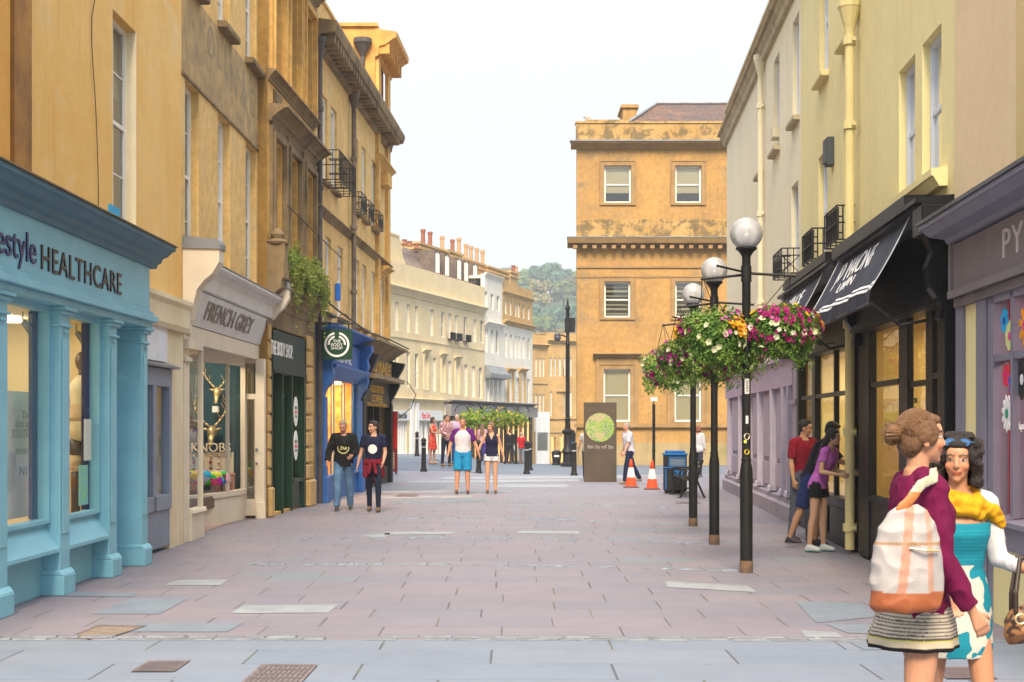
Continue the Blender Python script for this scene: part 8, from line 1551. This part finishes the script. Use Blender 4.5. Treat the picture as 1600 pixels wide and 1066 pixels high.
S = Sh(); J = p.J; S.loft([(J['neck'] + p.RT @ Vector((0, -.028, -.13)), .055, .06, p.RT), (J['neck'] + p.RT @ Vector((0, -.02, -.05)), .062, .075, p.RT)]); S.skin('print_blouse', VX, 2, M_cloth, lambda q: (.55, .42, .32) if mnoise.noise(q * 60) > 0 else (.35, .08, .12), p.o, .003)
mb = MB(); H, R = p.J['head'], p.RH; mb.ball(tuple(H + R @ Vector((-.078, -.005, .012))), (.006, .012, .006)); o = mb.build('hair_slide', M_gilt, None, origin=(0, 0, 0), smooth=True); o.parent = p.o
# her shoulder bag
def local(P, v): return P.o.matrix_basis @ Vector(v)
p.o.matrix_basis  # location/rotation already set
e = empty('shoulder_bag', tuple(local(p, p.J['hipR'] + Vector((-.2, .12, -.15)))), 'large pale striped tote bag with orange trim on the plum-clad woman', 'bag')
SH = local(p, p.J['shR'] + Vector((0, 0, .062))); 
def bagpt(u, v, w): # u along +x world (0..1) , v up, w toward the camera
    return Vector((at(1362 + 100 * u, 0, 5.62).x + (v - .5) * .0, 5.60 - w * .15, zpy(955 - 168 * v, 5.6)))
S = Sh(); rg = []
for v, wd, dp in ((0, .84, .85), (.05, .98, 1.0), (.3, 1.02, .95), (.55, .96, .8), (.78, .80, .55), (.93, .5, .3), (1.0, .26, .15)):
    c = bagpt(.5 + .06 * v, v, .0); rg.append((c, .142 * wd, .072 * dp, None))
S.loft(rg, 32); bz0 = rg[0][0].z; bz1 = rg[-1][0].z; bx_ = rg[0][0].x
def bagc(q):
    t = (q.z - bz0) / (bz1 - bz0); xx = q.x - bx_
    if t < .19: return (.36, .10, .03)
    if .62 < t < .65: return (.35, .2, .1)
    if abs(xx + .045 - t * .06) < .018: return (.50, .24, .16)
    if abs(xx - .085) < .012: return (.48, .28, .20)
    return (.42, .38, .37)
o = S.skin('body', .006, 3, M_leather, bagc, None, .012, 11); o.location = -Vector(e.location); o.parent = e
S = Sh(); a = bagpt(.42, .95, .1); b = bagpt(.8, .95, .1); pts = [a, a.lerp(SH, .3) + Vector((-.015, -.045, 0)), a.lerp(SH, .62) + Vector((-.025, -.075, .015)), SH + Vector((-.02, -.062, -.012)), SH + Vector((-.005, -.02, .014)), SH + Vector((.01, .04, .006)), SH + Vector((.01, .07, -.04))]
for i in range(6): S.cap(pts[i], pts[i + 1], .024, .024, sq=.3)
o = S.skin('strap', .006, 3, M_leather, lambda q: (.50, .17, .04) if q.z < a.z + .07 else (.55, .50, .36), None); o.location = -Vector(e.location); o.parent = e
mb = MB(); y_ = 5.6 - .085; xa_, xb_ = bx_ + .0, bx_ + .12; z_ = bz0 + (bz1 - bz0) * .6; mb.tube([(xa_, y_ + .02, z_), (bx_ + .06, y_, z_ - .008), (xb_, y_ + .03, z_ - .012)], .0045); mb.build('zip', M_gilt, e)
p = Person(1494, 6.55, 1.625, 6, 'dark curly-haired woman in a teal and white dress with a yellow scarf', True, lean=2, head=(-28, 0), legs=((12, 8, 2), (-8, 6, 2)), arms=((10, 8, 66, -26), (0, 12, 26, 8)), skin=(.56, .26, .14), vox=VX, build=.98, hand=((22, (0, 0, -1)), (30,)))
p2 = p; PZ2 = p.J['P'].z; TE = (.012, .24, .33)
def drs(q):
    t = q.z - PZ2
    if t > .16: return TE if (q.z * 55) % 1 > .18 else (.02, .32, .42)
    n_ = mnoise.noise(q * 9) + .5 * mnoise.noise(q * 21); return TE if n_ > .12 else (.66, .63, .54)
p.skirt('dress', drs, [(-.30, .185, .15, .02), (-.24, .19, .155, .02), (-.1, .185, .14, .015), (0, .18, .128, .01), (.08, .155, .112, 0), (.14, .132, .10, 0), (.22, .142, .108, 0), (.31, .158, .13, -.015), (.37, .158, .122, -.012)], .005, 7, fold_a=.006)
p.hair((.022, .013, .011), 'curly', 5); strands(p, ((.05, .03, .022), (.012, .008, .007)), 'curly', 620, 4)
S = Sh(); J = p.J
for n, sg in (('L', 1), ('R', -1)): S.cap(J['sh' + n], J['el' + n], .054, .046); S.cap(J['el' + n], J['el' + n].lerp(J['wr' + n], .55), .044, .036, True, False); S.cap(J['sh' + n], J['sh' + n].lerp(J['neck'], .4), .055, .045)
S.loft([(J['P'] + p.RT @ Vector((0, .045, .30)), .155, .085, p.RT), (J['P'] + p.RT @ Vector((0, .045, .46)), .16, .065, p.RT)]); S.skin('shrug', VX, 3, M_cloth, solid((.66, .64, .66)), p.o, .006, 15)
S = Sh(); N0 = J['neck'] + p.RT @ Vector((0, -.005, -.02))
for (rx, ry, dz, r, ph) in ((.085, .085, .0, .032, 0), (.10, .10, -.028, .034, .4), (.118, .108, -.058, .03, .9)):
    pts = [N0 + Vector((rx * math.cos(a + ph), ry * math.sin(a + ph) , dz + .016 * math.sin(2 * a + ph) - (.03 if math.sin(a + ph) < -.3 else 0))) for a in lin(0, 2 * PI, 18)]
    for i in range(18): S.cap(pts[i], pts[i + 1], r, r)
S.cap(N0 + Vector((.06, -.08, -.05)), N0 + Vector((.15, -.075, -.085)), .04, .036); S.cap(N0 + Vector((.15, -.075, -.085)), N0 + Vector((.20, -.05, -.15)), .036, .024)
S.skin('scarf', VX, 3, M_cloth, lambda q: (.72, .36, .012) if mnoise.noise(q * 30) < .2 else (.60, .28, .01), p.o, .012, 22)
H, R = J['head'], p.RH; mb = MB()
for q in (-1, 1): mb.slab([(q * .034 + .028 * math.cos(a), .088 + .02 * math.sin(a)) for a in lin(0, 2 * PI, 12)[:-1]], 0, .004)
mb.v = [H + R @ Vector((v.x, v.y - .062, v.z)) for v in [Vector((w_.x, w_.y * 1, w_.z)) for w_ in mb.v]]; mb.tube([tuple(H + R @ Vector((-.08, .0, .085))), tuple(H + R @ Vector((-.06, -.06, .09))), tuple(H + R @ Vector((.06, -.06, .09))), tuple(H + R @ Vector((.08, .0, .085)))], .004)
o = mb.build('sunglasses', paint('sunglass_blue', (.05, .14, .30), .15), None, origin=(0, 0, 0)); o.parent = p.o; p.shoes((.2, .1, .06), (.1, .06, .04))
# her handbag hangs from the left forearm
W_ = local(p, J['elL'].lerp(J['wrL'], .55)); e = empty('handbag', tuple(W_ + Vector((.02, -.02, -.34))), 'brown leopard print handbag hanging from the forearm of the woman in teal', 'bag')
S = Sh(); c = W_ + Vector((.055, -.04, -.235)); Rb = rot('Y', -14); S.loft([(c + Rb @ Vector((0, 0, z_)), rx, ry, Rb) for z_, rx, ry in ((-.085, .10, .035), (-.075, .15, .055), (-.03, .158, .062), (.03, .14, .05), (.065, .11, .03), (.075, .09, .018))], 30)
o = S.skin('body', .006, 3, M_leather, lambda q: (.05, .022, .012) if mnoise.noise(q * 42) > .12 else ((.30, .13, .04) if mnoise.noise(q * 16) > -.15 else (.14, .06, .025)), None, .006, 16); o.location = -Vector(e.location); o.parent = e
for dy, dx in ((-.03, -.07), (.03, .07)):
    S = Sh(); q0 = c + Rb @ Vector((-.09, dy, .06)); q1 = c + Rb @ Vector((.09, dy, .06)); A = [q0, q0 + Vector((.0, 0, .09)), W_ + Vector((-.01, dy * .6, .042)), W_ + Vector((.03, dy * .6, .042)), q1 + Vector((0, 0, .09)), q1]
    for i in range(5): S.cap(A[i], A[i + 1], .012, .012, sq=.6)
    o = S.skin('strap', .005, 2, M_leather, solid((.035, .018, .012)), None); o.location = -Vector(e.location); o.parent = e
mb = MB()
for s_ in (-.09, -.02, .09): cc_ = c + Rb @ Vector((s_, -.062, .035)); mb.tube([tuple(cc_ + Vector((.022 * math.cos(a), -.004, .022 * math.sin(a)))) for a in lin(0, 2 * PI, 14)], .004, 6)
mb.build('ring', M_gilt, e)
# ================================================================== HAZE over the whole place
t = NT('haze'); pv = t.n('ShaderNodeVolumePrincipled'); pv.inputs['Color'].default_value = (.80, .88, 1.0, 1); pv.inputs['Density'].default_value = .0006; pv.inputs['Anisotropy'].default_value = 0.0
t.t.links.new(pv.outputs[0], t.out.inputs['Volume'])
mb = MB(); mb.box(-1250, 1250, -700, 1300, -6, 110); mb.build('haze', t.m, kind='stuff')
